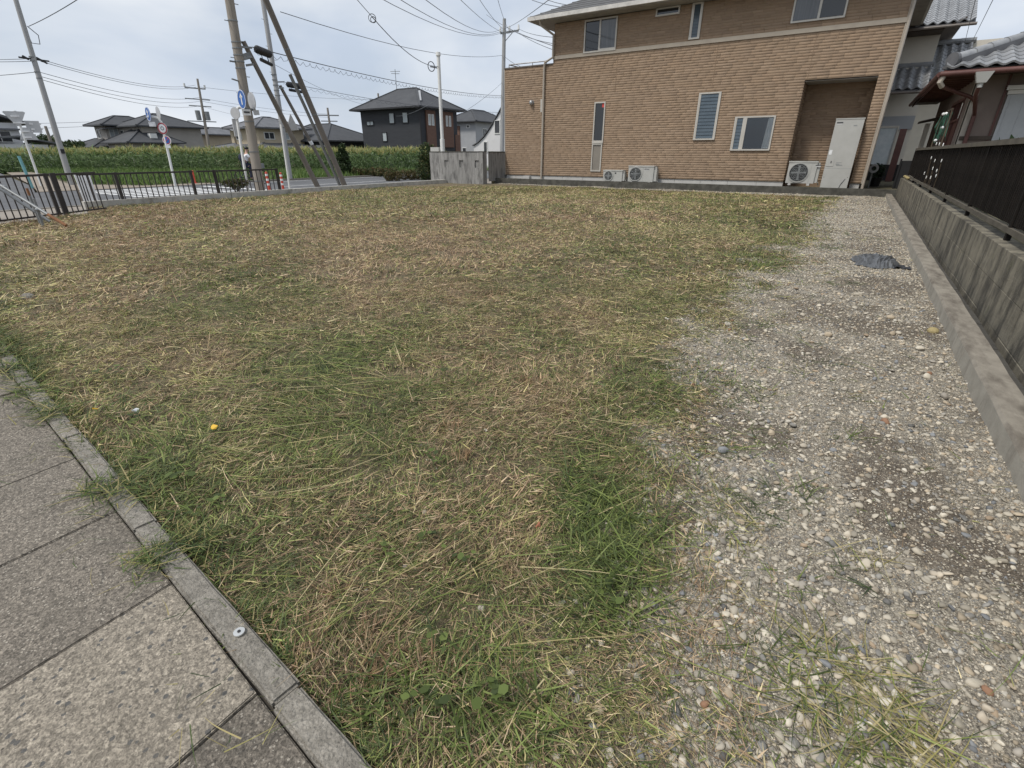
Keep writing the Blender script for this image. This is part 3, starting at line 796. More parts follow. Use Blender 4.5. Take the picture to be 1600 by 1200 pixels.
SH1, F1 = stone_shapes(2, 10)
SH0, F0 = stone_shapes(1, 10)
def stones(x, y, s, shapes, f, zoff=0.0):
    n = len(x)
    Vs = np.array(shapes)[rng.integers(0, len(shapes), n)]
    a = rng.uniform(0, 6.283, n); ca, sa = np.cos(a), np.sin(a)
    v = Vs * s[:, None, None]
    vx = v[:, :, 0] * ca[:, None] - v[:, :, 1] * sa[:, None]
    vy = v[:, :, 0] * sa[:, None] + v[:, :, 1] * ca[:, None]
    tx = rng.normal(0, 0.22, n)[:, None]
    vz = v[:, :, 2] + vx * tx
    ga_ = gravel_amt(x, y)
    z = relief(x, y) + ga_ * ((fbm(x, y, 3, 3, 61) - 0.5) * 0.02 + 0.008) + s * rng.uniform(-0.05, 0.33, n) + zoff
    V = np.stack([vx + x[:, None], vy + y[:, None], vz + z[:, None]], -1).reshape(-1, 3)
    F = (f[None] + np.arange(n)[:, None, None] * len(shapes[0])).reshape(-1, 3)
    c = PAL_S[rng.choice(len(PAL_S), n, p=PS)] * rng.uniform(0.6, 1.2, (n, 1))
    return V, F, np.repeat(c, len(shapes[0]), 0)
gp = []
for (y0, y1, rho, s0, s1, sh) in [(0.25, 2.6, 2600, 0.005, 0.0175, 1), (0.25, 2.6, 20000, 0.0022, 0.0058, 0), (2.6, 6.0, 2400, 0.006, 0.0175, 0), (2.6, 6.0, 5000, 0.0038, 0.0075, 0), (6.0, 11.0, 2300, 0.008, 0.019, 0), (11.0, 18.5, 1350, 0.011, 0.024, 0)]:
    x0, x1 = -1.5, 0.77
    n = int((y1 - y0) * (x1 - x0) * rho)
    x = rng.uniform(x0, x1, n); y = rng.uniform(y0, y1, n)
    k = in_lot(x, y) & (rng.random(n) < np.clip(gravel_amt(x, y) * 1.05 + 0.012, 0, 1)) & (rng.random(n) < np.clip(1.15 - (fbm(x, y, 2.4, 4, 81) - 0.49) * 4.5, 0.50, 1))
    x, y = x[k], y[k]
    s = s0 + (s1 - s0) * rng.random(len(x)) ** 2.3
    gp.append(stones(x, y, s, SH1 if sh else SH0, F1 if sh else F0))
n = 3600                                   # pale strip in front of the house kerb
x = rng.uniform(-12.6, -1.0, n); y = rng.uniform(17.6, 18.5, n)
k = in_lot(x, y) & (rng.random(n) < gravel_amt(x, y))
gp.append(stones(x[k], y[k], rng.uniform(0.016, 0.032, k.sum()), SH0, F0))
V, F, C = merge(gp)
o = link('gravel', np_mesh('gravel', V, F, C, 'stone', False))
tag(o, 'pale grey and beige crushed gravel along the right side of the lot', 'gravel', kind='stuff')

# the larger stones one can pick apart: pieces of the lot ground
smesh = []
for i in range(26):
    c = PAL_S[rng.choice(len(PAL_S), p=PS)] * rng.uniform(0.8, 1.2)
    smesh.append(np_mesh('stone', SH1[i % 10], F1, np.tile(c, (len(SH1[0]), 1)), 'stone', False))
red = np_mesh('stone', SH1[3], F1, np.tile(np.array([0.27, 0.15, 0.09]), (len(SH1[0]), 1)), 'stone', False)
cnt = 0
while cnt < 280:
    y = 0.45 + 5.2 * rnd.random() ** 1.9
    x = rnd.uniform(-0.6, 0.74)
    if gravel_amt(np.array([x]), np.array([y]))[0] < 0.55: continue
    s = rnd.uniform(0.010, 0.016) * (1 + 0.16 * y) * (1.6 if rnd.random() < 0.07 else 1.0)
    so = link('stone', red if rnd.random() < 0.04 else rnd.choice(smesh), lot, (x, y, float(relief(np.array([x]), np.array([y]))[0]) + 0.008 + s * 0.22))
    so.scale = (s, s, s); so.rotation_euler = (rnd.uniform(-0.3, 0.3), rnd.uniform(-0.3, 0.3), rnd.uniform(0, 6.28))
    cnt += 1

# ------------------------------------------------------------------ pavement and kerb stones
pv = MB()
pv.poly([(0.9, kerb_y(0.9) + 0.07, 0.014), (-12.4, kerb_y(-12.4) + 0.07, 0.014), (-12.4, -6, 0.014), (0.9, -6, 0.014)])
pave = link('pavement', pv.mesh('pavement', 'joint')); tag(pave, 'footpath of large speckled concrete slabs at the lower left', 'pavement', kind='structure')
pitch = 0.505
for k in range(-4, 24):
    x1 = -0.887 - k * pitch; x0 = x1 - pitch
    if x1 > 0.9: continue
    for row in range(2):
        top0 = kerb_y(x0) - 0.002 if row == 0 else kerb_y(x0) - 1.002
        top1 = kerb_y(x1) - 0.002 if row == 0 else kerb_y(x1) - 1.002
        g = 0.002
        zt = 0.028 + rnd.uniform(-0.003, 0.003)
        tl = rnd.uniform(-0.003, 0.003)
        a = [(x0 + g, top0 - 0.998, 0), (x1 - g, top1 - 0.998, 0), (x1 - g, top1, 0), (x0 + g, top0, 0)]
        bm = bmesh.new()
        vb = [bm.verts.new((p[0] - x0, p[1] - top0, -0.03)) for p in a] + [bm.verts.new((p[0] - x0, p[1] - top0, zt + (tl if i in (0, 3) else -tl))) for i, p in enumerate(a)]
        for q in ((0, 3, 2, 1), (4, 5, 6, 7), (0, 1, 5, 4), (1, 2, 6, 5), (2, 3, 7, 6), (3, 0, 4, 7)):
            bm.faces.new([vb[i] for i in q])
        bmesh.ops.bevel(bm, geom=[e for e in bm.edges if e.verts[0] in vb[4:] and e.verts[1] in vb[4:]], offset=0.003, segments=2, affect='EDGES')
        me = bpy.data.meshes.new('paving_slab'); bm.to_mesh(me); bm.free()
        me.materials.append(M['slab_pale'] if (k == 0 and row == 0) else M['slab'])
        link('paving_slab', me, pave, (x0, top0, 0))
bm = bmesh.new()
Ls = 0.9
bmesh.ops.create_cube(bm, size=1)
for v in bm.verts: v.co = Vector((v.co.x * (Ls - 0.003), v.co.y * 0.068, v.co.z * 0.09))
bmesh.ops.bevel(bm, geom=[e for e in bm.edges], offset=0.007, segments=2, affect='EDGES')
bmesh.ops.subdivide_edges(bm, edges=[e for e in bm.edges if e.calc_length() > 0.3], cuts=9)
for v in bm.verts: v.co += Vector((0, rnd.uniform(-0.0015, 0.0015), rnd.uniform(-0.0012, 0.0012)))
kme = bpy.data.meshes.new('kerb_stone'); bm.to_mesh(kme); bm.free(); kme.materials.append(M['kerb'])
for k in range(15):
    x = 0.52 - k * Ls * 0.9934
    ko = link('kerb_stone', kme, pave, (x, kerb_y(x) + 0.037, -0.006 + rnd.uniform(-0.003, 0.003)))
    ko.rotation_euler = (rnd.uniform(-0.02, 0.02), 0, -math.atan(0.104) + rnd.uniform(-0.006, 0.006))
p = MB(); p.disc((-1.06, 0.352, 0.0425), (0, 0.0, 1), 0.0135, 0.004, 24); 
dsc = Thing('survey_disc', 'small silver survey disc set in the kerb stone by the pale slab', 'survey marker', (-1.06, 0.352, 0.04))
dsc.part('plate', p, 'pin')
p = MB(); p.disc((-1.06, 0.352, 0.045), (0, 0, 1), 0.004, 0.003, 12); dsc.part('centre_hole', p, 'black')

# ------------------------------------------------------------------ streets beyond the lot
def sheet(name, pts, z, m, label, cat):
    mb = MB(); mb.poly([(x, y, z) for x, y in pts])
    o = link(name, mb.mesh(name, m)); return tag(o, label, cat, kind='structure')
sheet('sidewalk', [(-18.1, -10), (-15.06, -10), (-15.06, 160), (-18.1, 160)], -0.19, 'walk', 'dusty sidewalk strip outside the low concrete wall', 'sidewalk')
sheet('corner_apron', [(-15.06, -10), (-12.0, -10), (-12.0, 1.6), (-12.5, 1.95), (-13.95, 4.75), (-15.06, 4.75)], -0.16, 'walk', 'dusty corner apron behind the railing', 'sidewalk')
road = sheet('road', [(-28.2, -80), (-18.3, -80), (-18.3, 300), (-28.2, 300)], -0.30, 'asphalt', 'grey asphalt road running past the lot', 'road')
sheet('side_road', [(-28.2, -2), (-28.2, 7.5), (-34, 9.0), (-120, 26), (-120, 14), (-50, -2)], -0.304, 'asphalt', 'grey asphalt side road going away at the left', 'road')
sheet('verge', [(-28.4, 8.0), (-34.2, 9.6), (-90, 21.5), (-90, 60), (-28.4, 200)], -0.29, 'ground', 'weedy green verge between the road and the corn', 'verge')
sheet('verge_path', [(-28.25, 7.6), (-34, 9.05), (-60, 14.6), (-60, 16.2), (-34.2, 10.6), (-29.6, 12.0), (-29.5, 15.5), (-28.25, 15.5)], -0.284, 'pathtan', 'tan bare soil strip along the far road edge', 'path')
mb = MB(); mb.box(-18.3, -18.1, -10, 160, -0.31, -0.17)
o = link('road_kerb', mb.mesh('road_kerb', 'kerb')); tag(o, 'pale kerb along the near road edge', 'kerb', kind='structure')
mb = MB(); mb.box(-28.4, -28.22, 15.5, 200, -0.31, -0.2)
o = link('road_kerb', mb.mesh('road_kerb', 'kerb')); tag(o, 'pale kerb along the far road edge below the corn', 'kerb', kind='structure')
for k in range(9):                           # zebra crossing over the road
    x0 = -19.2 - k * 0.95
    mb = MB(); mb.poly([(x0 - 0.45, 8.6, -0.294), (x0, 8.6, -0.294), (x0, 12.6, -0.294), (x0 - 0.45, 12.6, -0.294)])
    o = link('crosswalk_stripe', mb.mesh('crosswalk_stripe', 'paint'), road)
for (x0, y0, y1) in [(-18.75, 14.5, 120), (-27.75, 14.5, 120), (-23.2, 15.5, 120)]:
    mb = MB(); mb.poly([(x0 - 0.14, y0, -0.294), (x0, y0, -0.294), (x0, y1, -0.294), (x0 - 0.14, y1, -0.294)])
    link('lane_line', mb.mesh('lane_line', 'paint'), road)
mb = MB(); mb.poly([(-26.9, 13.4, -0.294), (-19.0, 13.4, -0.294), (-19.0, 13.75, -0.294), (-26.9, 13.75, -0.294)])
link('stop_line', mb.mesh('stop_line', 'paint'), road)
# ================================================================== RIGHT SIDE: kerb, gutter, block wall, fence
mb = MB()
P = [(0.757, -0.1), (0.765, 0.098), (0.775, 0.112), (0.895, 0.108), (0.902, -0.1)]
ysn = np.linspace(0.5, 18.44, 120)
jit = [rnd.uniform(-0.003, 0.003) for _ in ysn]
for i, yv in enumerate(ysn):
    for (px, pz) in P: mb.v.append((px + jit[i] * (1 if pz > 0 else 0), yv, pz + jit[i - 1] * 0.6))
k = len(P)
for i in range(len(ysn) - 1):
    for j in range(k):
        j2 = (j + 1) % k
        mb.f.append((i * k + j, (i + 1) * k + j, (i + 1) * k + j2, i * k + j2)); mb.m.append(1 if j == 0 else 0)
mb.f.append(tuple(range(k))); mb.m.append(0)
lk = single('concrete_kerb', mb, ['kerb_r', 'kerb_face'], 'long low weathered concrete kerb between the gravel and the gutter', 'kerb', (0.767, 0.5, 0))
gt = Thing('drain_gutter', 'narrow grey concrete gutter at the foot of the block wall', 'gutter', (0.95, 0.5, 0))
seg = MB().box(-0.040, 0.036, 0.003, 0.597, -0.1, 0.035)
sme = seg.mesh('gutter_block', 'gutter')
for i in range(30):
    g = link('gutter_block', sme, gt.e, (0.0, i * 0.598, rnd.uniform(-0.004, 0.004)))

wall = Thing('block_wall', 'stained grey concrete block wall carrying the dark railing fence', 'wall', (1.06, 0.6, 0))
bm = bmesh.new()
bmesh.ops.create_cube(bm, size=1)
for v in bm.verts: v.co = Vector((v.co.x * 0.15, v.co.y * 0.3985, v.co.z * 0.2265))
bmesh.ops.bevel(bm, geom=list(bm.edges), offset=0.003, segments=1, affect='EDGES')
bme = bpy.data.meshes.new('block'); bm.to_mesh(bme); bm.free(); bme.materials.append(M['block'])
for row in range(3):
    for i in range(45):
        y = 0.8 + i * 0.4 + (0.2 if row % 2 else 0) - 0.6
        if y > 17.75: continue
        link('block', bme, wall.e, (rnd.uniform(-0.002, 0.002), y, -0.03 + row * 0.23))
wall.part('mortar', MB().box(0.9872, 1.13, 0.7, 18.40, -0.12, 0.532), 'block')
for (yy_, s) in [(17.55, 0.10), (16.9, 0.13), (16.35, 0.08)]:
    st = MB(); st.ball((1.03, yy_, 0.60), 0.05, s, 0.035, 7, 4)
    single('stone_chip', st, 'yellowstone', {17.55: 'yellowish stone chip on the block wall, farthest of the three under the rail', 16.9: 'largest yellowish stone chip lying on the block wall', 16.35: 'small yellowish stone chip on the block wall, nearest of the three'}[yy_], 'stone', (1.03, yy_, 0.57), 'stone chips on the block wall')

fen = Thing('slat_fence', 'dark brown vertical slat fence standing on the block wall', 'fence', (1.07, 0.8, 0.57))
fen.part('bottom_rail', MB().box(1.045, 1.085, 0.8, 17.6, 0.60, 0.638), 'rail_r')
fen.part('top_rail', MB().box(1.035, 1.095, 0.8, 17.0, 1.222, 1.268), 'rail_r')
sl = MB().box(-0.009, 0.009, -0.019, 0.019, 0.0, 0.566).mesh('slat', 'slat')
y = 0.86
while y < 17.0:
    s_ = link('slat', sl, fen.e, (rnd.uniform(-0.002, 0.002), y - 0.8, 0.0855))
    y += 0.0615
for y in np.arange(1.4, 17.6, 1.98):
    fen.part('post', MB().box(1.05, 1.085, y - 0.022, y + 0.022, 0.545, 1.22), 'slat_post')
# garden behind the fence
mb = MB(); mb.box(1.14, 9, -2, 15.7, -0.2, 0.46)
o = single('garden_bed', mb, 'ground', 'raised garden soil behind the slat fence', 'garden', (5, 7, 0.46), kind='structure')

def leafy(name, label, cat, base, shapes, n, leaf, cols, trunk=None, group=None, dens_shell=0.55, flat=0.0, loc=None):
    """crown = ellipsoid clumps filled with small leaf faces; trunk = list of tapered limbs"""
    V, F, C = [], [], []
    tot = sum(s[3] * s[4] * s[5] for s in shapes)
    for (cx, cy, cz, rx, ry, rz) in shapes:
        m = max(8, int(n * (rx * ry * rz) / tot))
        d = rng.normal(0, 1, (m, 3)); d /= np.linalg.norm(d, axis=1)[:, None]
        rr = dens_shell + (1 - dens_shell) * rng.random(m) ** 0.6
        rr = rr * (1 + (fbm(d[:, 0] * 3 + cx, d[:, 2] * 3 + cy + d[:, 1] * 2, 1.3, 3, 7) - 0.5) * 0.7)
        p = np.array([cx, cy, cz]) + d * rr[:, None] * np.array([rx, ry, rz])
        u = rng.normal(0, 1, (m, 3)); u[:, 2] *= 1 - flat; u /= np.linalg.norm(u, axis=1)[:, None]
        w_ = np.cross(u, rng.normal(0, 1, (m, 3))); w_ /= np.linalg.norm(w_, axis=1)[:, None]
        s = leaf * rng.uniform(0.6, 1.4, m)[:, None]
        q = np.stack([p - u * s, p + w_ * s * 0.45, p + u * s, p - w_ * s * 0.45], 1)
        o = len(V) and sum(len(a) for a in V)
        V.append(q.reshape(-1, 3)); F.append(np.arange(m * 4).reshape(-1, 4) + o)
        c = np.array(cols)[rng.integers(0, len(cols), m)] * rng.uniform(0.7, 1.3, (m, 1))
        C.append(np.repeat(c, 4, 0))
    V = np.concatenate(V); F = np.concatenate(F); C = np.concatenate(C)
    t = Thing(name, label, cat, base, group)
    crown = link('crown', np_mesh('crown', V - np.array(base), F, C, 'leaf'), t.e)
    if trunk:
        mbt = MB()
        for pts, r0, r1 in trunk:
            mbt.path(pts, [r0 + (r1 - r0) * i / (len(pts) - 1) for i in range(len(pts))], 7)
        t.part('trunk', mbt, 'bark')
    return t
G_SH = [(0.03, 0.055, 0.02), (0.045, 0.08, 0.025), (0.025, 0.042, 0.018)]
G_YG = [(0.12, 0.15, 0.02), (0.085, 0.115, 0.02), (0.045, 0.07, 0.02)]
leafy('garden_shrub', 'yellow green leafy shrub behind the slat fence', 'shrub', (1.45, 6.9, 0.46), [(1.42, 6.9, 0.95, 0.22, 0.35, 0.35), (1.45, 7.5, 0.85, 0.2, 0.3, 0.25)], 1500, 0.045, G_YG, [([(1.42, 6.9, 0.46), (1.42, 6.9, 0.9)], 0.02, 0.008)])
leafy('garden_shrub', 'dark green shrub behind the near end of the slat fence', 'shrub', (1.7, 4.9, 0.46), [(1.65, 4.9, 0.9, 0.35, 0.6, 0.42), (1.7, 5.8, 0.8, 0.3, 0.4, 0.32)], 1800, 0.05, G_SH + G_YG[:1], [([(1.65, 4.9, 0.46), (1.65, 4.9, 0.9)], 0.025, 0.01)])
leafy('garden_hedge', 'dark clipped hedge behind the far half of the slat fence', 'hedge', (1.6, 11.5, 0.46), [(1.6, 9.0 + 0.8 * i, 0.86, 0.38, 0.6, 0.4) for i in range(8)], 5200, 0.05, G_SH, [([(1.6, 9.5 + 1.4 * i, 0.46), (1.6, 9.5 + 1.4 * i, 0.8)], 0.02, 0.01) for i in range(4)])
fl = Thing('white_flowers', 'tiny white flowers poking through the far slats of the fence', 'flowers', (1.02, 11.6, 0.8))
for (x_, y_, z_) in [(1.0, 12.48, 1.08), (1.0, 11.75, 1.04), (1.0, 10.8, 1.05), (1.0, 11.67, 0.92), (1.0, 10.99, 0.9), (1.0, 12.82, 0.81), (1.0, 12.25, 0.76), (1.0, 11.54, 0.78), (1.0, 10.87, 0.83), (1.0, 11.9, 1.3), (1.0, 12.4, 1.31), (1.0, 11.3, 1.28)]:
    m_ = MB()
    for k in range(5):
        a = k * 1.2566 + y_
        m_.ball((x_ + 0.03, y_ + 0.016 * math.cos(a), z_ + 0.016 * math.sin(a)), 0.006, 0.012, 0.012, 6, 4)
    fl.part('flower', m_, 'petal')
st = MB()
for (y_, z_) in [(12.48, 1.08), (11.75, 1.04), (10.8, 1.05), (12.25, 0.9), (11.54, 0.85)]:
    st.path([(1.05, y_ + 0.1, 0.6), (1.05, y_ + 0.05, 0.8), (1.035, y_, z_)], 0.006, 5)
fl.part('stems', st, 'bark')
net = MB()
for k in range(15):
    x_ = 1.16 + rnd.uniform(-0.03, 0.1); y_ = 14.3 + rnd.uniform(-0.5, 0.9)
    net.path([(x_, y_, 1.88 + rnd.uniform(-0.06, 0.02)), (x_ + rnd.uniform(-0.06, 0.06), y_ + rnd.uniform(-0.12, 0.12), 1.65), (x_ + rnd.uniform(-0.06, 0.06), y_ + rnd.uniform(-0.15, 0.15), 1.37 + rnd.uniform(-0.02, 0.1))], 0.006, 5)
nt_ = Thing('plant_net', 'hanging green garden net tied above the far end of the slat fence', 'garden net', (1.2, 14.4, 1.34))
nt_.part('cord', net, 'net', kind='stuff')
nt_.part('support_pole', MB().path([(1.2, 13.5, 1.92), (1.2, 15.4, 1.92)], 0.013, 6).path([(1.2, 15.35, 1.92), (1.2, 15.35, 0.5)], 0.013, 6).path([(1.2, 13.55, 1.92), (1.2, 13.55, 0.5)], 0.013, 6), 'bark')
for (y_, z_) in [(14.1, 1.87), (14.6, 1.89), (14.0, 1.62), (14.5, 1.40)]:
    nt_.part('tie', MB().ball((1.17, y_, z_), 0.03, 0.05, 0.03, 7, 5), 'petal')

# ================================================================== THE TAN HOUSE (facade plane y = 19.3)
FY = 19.3
hk = MB()
hk.box(-12.95, 1.15, 18.56, 18.70, -0.2, 0.215)
single('boundary_kerb', hk, 'darkkerb', 'dark mossy concrete kerb along the front of the tan house', 'kerb', (-6, 18.6, 0))
mb = MB(); mb.box(-13.2, 1.6, 18.70, 40, -0.3, 0.15)
o = single('house_yard', mb, 'ground', 'bare yard strip around the tan house', 'yard', (-6, 24, 0.15), kind='structure')
H = Thing('tan_house', 'two storey tan brick sided house with grey hip roof', 'house', (-6.4, 23, 0.15))
HZ0, HB0, HB1, HT = 0.325, 4.345, 4.465, 5.46
XL, XR, XU = -12.87, 0.10, -10.66
AL0, AL1, ALZ = -2.03, -0.19, 3.12       # alcove
wm = MB()
wm.box(XL, XU, FY + 0.002, FY + 0.3, HZ0, 4.203)
wm.box(XU + 0.001, AL0, FY + 0.002, FY + 0.3, HZ0, HB0)
wm.box(AL1, XR, FY + 0.002, FY + 0.3, HZ0, HB0)
wm.box(AL0, AL1, FY + 0.002, FY + 0.3, ALZ, HB0)
wm.box(AL0 - 0.3, AL0 - 0.002, FY + 0.3, FY + 1.2, HZ0, HB0)
wm.box(AL1 + 0.002, AL1 + 0.29, FY + 0.3, FY + 1.2, HZ0, HB0)
wm.box(AL0 - 0.3, AL1 + 0.29, FY + 1.002, FY + 1.3, 0.15, HB0)
wm.box(XL, XU, FY + 1.3, FY + 8, HZ0, 3.4)
wm.box(XU + 0.001, XR, FY + 1.3, FY + 8, HZ0, HB0 - 0.02)
wm.box(XU, XR, FY + 0.002, FY + 8, HB0, HT)
wm.box(XL, XL + 0.2, FY + 0.3, FY + 1.3, HZ0, HB0 - 0.2)
H.part('wall', wm, 'jointdark')
for xs_j in (-8.1, -4.72, -1.98):
    H.part('panel_joint', MB().box(xs_j, xs_j + 0.012, FY - 0.0085, FY + 0.0, 3.16, HB0 - 0.01), 'jointdark')
H.part('alcove_ceiling', MB().box(AL0 - 0.01, AL1 + 0.01, FY + 0.002, FY + 1.01, ALZ - 0.004, ALZ + 0.03), 'soffit')
for (a, b) in [(XL + 0.03, AL0), (AL1, XR - 0.03)]:
    x = a
    while x < b - 0.01:
        x2 = min(x + 0.91, b); H.part('plinth_panel', MB().box(x + 0.004, x2 - 0.004, FY + 0.03, FY + 0.2, 0.1, HZ0 - 0.004), 'plinth'); x = x2
# openings in the brick skin: x0, x1, z0, z1
OPEN = [(-9.43, -8.19, 4.44, 5.43), (-8.86, -8.42, 1.50, 2.88), (-8.86, -8.44, 0.52, 1.50), (-6.86, -6.07, 5.24, 5.47), (-5.68, -5.34, 4.50, 5.47), (-5.09, -4.38, 1.57, 2.98), (-3.83, -2.62, 1.24, 2.24), (-2.74, -1.37, 4.62, 5.47), (AL0, AL1, 0.0, ALZ)]
RH = 0.0745
bv, bf, bc = [], [], []
BR = np.array([(0.322, 0.231, 0.158), (0.308, 0.220, 0.149), (0.335, 0.242, 0.167), (0.317, 0.224, 0.151), (0.300, 0.214, 0.147), (0.327, 0.232, 0.156)])
def brick(x0, x1, z0, z1, yf, yb, c):
    b = len(bv)
    for yy_ in (yf, yb):
        e = 0.002 if yy_ == yf else 0
        bv.extend([(x0 + e, yy_, z0 + e), (x1 - e, yy_, z0 + e), (x1 - e, yy_, z1 - e), (x0 + e, yy_, z1 - e)])
    for q in ((0, 1, 2, 3), (4, 5, 1, 0), (5, 6, 2, 1), (6, 7, 3, 2), (7, 4, 0, 3)):
        bf.append(tuple(b + i for i in q))
    bc.extend([tuple(c)] * 8)
def brick_rows(x0, x1, z0, z1, yf, opens):
    r = 0; z = z0
    while z < z1 - 0.02:
        zt = min(z + RH - 0.0048, z1)
        x = x0 - rnd.uniform(0, 0.3)
        while x < x1:
            Lb = 0.303 if rnd.random() < 0.8 else 0.606
            a, b = max(x, x0), min(x + Lb - 0.004, x1)
            x += Lb
            segs = [(a, b)]
            for (ox0, ox1, oz0, oz1) in opens:
                if zt > oz0 and z < oz1:
                    ns = []
                    for (s0, s1) in segs:
                        if s1 <= ox0 or s0 >= ox1: ns.append((s0, s1)); continue
                        if s0 < ox0: ns.append((s0, ox0))
                        if s1 > ox1: ns.append((ox1, s1))
                    segs = ns
            for (s0, s1) in segs:
                if s1 - s0 > 0.01:
                    brick(s0, s1, z, zt, yf - 0.001 - rnd.uniform(0.0, 0.0025), yf + 0.0015, BR[rnd.randrange(6)] * rnd.uniform(0.87, 0.98))
        z += RH; r += 1
brick_rows(XL, XR, HZ0 + 0.01, HB0, FY, OPEN + [(XL - 1, XU - 0.02, 4.20, 9.0)])
brick_rows(XU, XR, HB1 + 0.004, HT, FY, OPEN)
brick_rows(AL0 + 0.015, AL1 - 0.015, HZ0 + 0.01, ALZ, FY + 1.0, [])
o = link('siding_bricks', np_mesh('siding_bricks', np.array(bv) - np.array(H.loc), bf, np.array(bc), 'brick'), H.e); o['kind'] = 'stuff'
for (sx, sz, sh_) in [(-9.40, 4.40, 0.5), (-8.24, 4.40, 0.35), (-5.05, 1.55, 0.3), (-4.42, 1.55, 0.42), (-3.80, 1.22, 0.3), (-2.66, 1.22, 0.45), (-2.70, 4.34, 0.35), (-1.42, 4.34, 0.3), (-8.83, 0.50, 0.15)]:
    H.part('rain_streak', MB().poly([(sx - 0.012, FY - 0.0062, sz), (sx + 0.02, FY - 0.0062, sz), (sx + 0.008, FY - 0.0062, sz - sh_), (sx - 0.002, FY - 0.0062, sz - sh_)]), 'jointdark')
# inner cheeks of the alcove
bv, bf, bc = [], [], []
def cheek(xf, sgn):
    z = HZ0 + 0.01
    while z < ALZ - 0.02:
        zt = min(z + RH - 0.0048, ALZ)
        y = FY + 0.02
        while y < FY + 0.98:
            y2 = min(y + 0.30, FY + 0.99)
            b = len(bv)
            xx = xf + sgn * rnd.uniform(0, 0.004)
            bv.extend([(xx, y, z), (xx, y2, z), (xx, y2, zt), (xx, y, zt), (xf - sgn * 0.0015, y, z), (xf - sgn * 0.0015, y2, z), (xf - sgn * 0.0015, y2, zt), (xf - sgn * 0.0015, y, zt)])
            for q in ((0, 1, 2, 3), (4, 5, 1, 0), (5, 6, 2, 1), (6, 7, 3, 2), (7, 4, 0, 3)): bf.append(tuple(b + i for i in q))
            bc.extend([tuple(BR[rnd.randrange(6)])] * 8)
            y = y2 + 0.004
        z += RH
cheek(AL0, 1); cheek(AL1, -1)
o = link('alcove_bricks', np_mesh('alcove_bricks', np.array(bv) - np.array(H.loc), bf, np.array(bc), 'brick'), H.e); o['kind'] = 'stuff'
H.part('band_board', MB().box(XU - 0.02, XR + 0.03, FY - 0.03, FY + 0.05, HB0 + 0.004, HB1), 'band')
H.part('parapet_cap', MB().box(XL - 0.03, XU - 0.03, FY - 0.025, FY + 0.22, 4.205, 4.245).box(XL - 0.03, XL + 0.2, FY + 0.22, FY + 5, 4.205, 4.245), 'cap')
# the brick skin of the low part stops under the cap: board closes behind
H.part('balcony_rail', MB().path([(XL + 0.12, FY + 0.12, 4.36), (XU - 0.35, FY + 0.12, 4.36)], 0.022, 8).path([(XL + 0.12, FY + 0.12, 4.245), (XL + 0.12, FY + 0.12, 4.36), (XL + 0.12, FY + 2.0, 4.36)], 0.022, 8)
       .path([(XU - 1.0, FY + 0.12, 4.245), (XU - 1.0, FY + 0.12, 4.36)], 0.018, 6).path([(XU - 0.38, FY + 0.12, 4.245), (XU - 0.38, FY + 0.12, 4.36)], 0.018, 6), 'steel', smooth=True)
H.part('corner_trim', MB().box(XR - 0.005, XR + 0.035, FY - 0.012, FY + 0.06, HZ0, HT), 'pipe')
H.part('corner_trim', MB().box(XL - 0.03, XL + 0.003, FY - 0.01, FY + 0.06, HZ0, 4.2), 'pipe')
# roof
EX0, EX1, EY0, EY1, EZ = -11.36, 0.62, FY - 0.62, FY + 8.6, 5.50
rp = math.tan(R(24)); hd = (EY1 - EY0) / 2; rz_ = EZ + 0.14 + hd * rp; ym = (EY0 + EY1) / 2
rm = MB()
a0, a1, a2, a3 = (EX0, EY0, EZ + 0.14), (EX1, EY0, EZ + 0.14), (EX1, EY1, EZ + 0.14), (EX0, EY1, EZ + 0.14)
t0, t1 = (EX0 + hd, ym, rz_), (EX1 - hd, ym, rz_)
rm.poly([a0, a1, t1, t0]); rm.poly([a2, a3, t0, t1]); rm.poly([a3, a0, t0]); rm.poly([a1, a2, t1])
roof = H.part('roof', rm, 'roof_s')
rl = MB()
k = 0
while k * 0.28 < hd:
    d = k * 0.28
    rl.box(EX0 + d, EX1 - d, EY0 + d - 0.012, EY0 + d + 0.02, EZ + 0.14 + d * rp - 0.004, EZ + 0.155 + d * rp)
    rl.box(EX0 + d - 0.012, EX0 + d + 0.02, EY0 + d + 0.02, EY1 - d, EZ + 0.14 + d * rp - 0.004, EZ + 0.155 + d * rp)
    k += 1
o = H.part('slate_course', rl, 'roof_s', parent=roof, kind='stuff')
H.part('soffit', MB().box(EX0 + 0.02, EX1 - 0.02, EY0 + 0.02, EY1 - 0.02, EZ - 0.02, EZ + 0.005), 'soffit')
H.part('gutter', MB().box(EX0 - 0.06, EX1 + 0.06, EY0 - 0.07, EY0 + 0.02, EZ + 0.005, EZ + 0.125).box(EX0 - 0.06, EX0 + 0.02, EY0 + 0.02, EY1, EZ + 0.005, EZ + 0.125).box(EX1 - 0.02, EX1 + 0.06, EY0 + 0.02, EY1, EZ + 0.005, EZ + 0.125), 'fascia')
H.part('downpipe', MB().path([(-10.95, EY0 + 0.02, EZ + 0.02), (-10.95, EY0 + 0.06, EZ - 0.12), (-10.66, FY - 0.07, 5.12), (-10.66, FY - 0.07, 4.42), (-11.0, FY - 0.07, 4.28), (-11.03, FY - 0.06, 4.1), (-11.05, FY - 0.06, 0.2)], 0.042, 10), 'pipe', smooth=True)
H.part('downpipe', MB().path([(0.16, FY - 0.03, 5.4), (0.16, FY - 0.03, 0.18)], 0.04, 10), 'pipe', smooth=True)
H.part('meter_box', MB().box(-11.16, -11.09, FY - 0.06, FY - 0.006, 2.64, 3.08), 'frame')
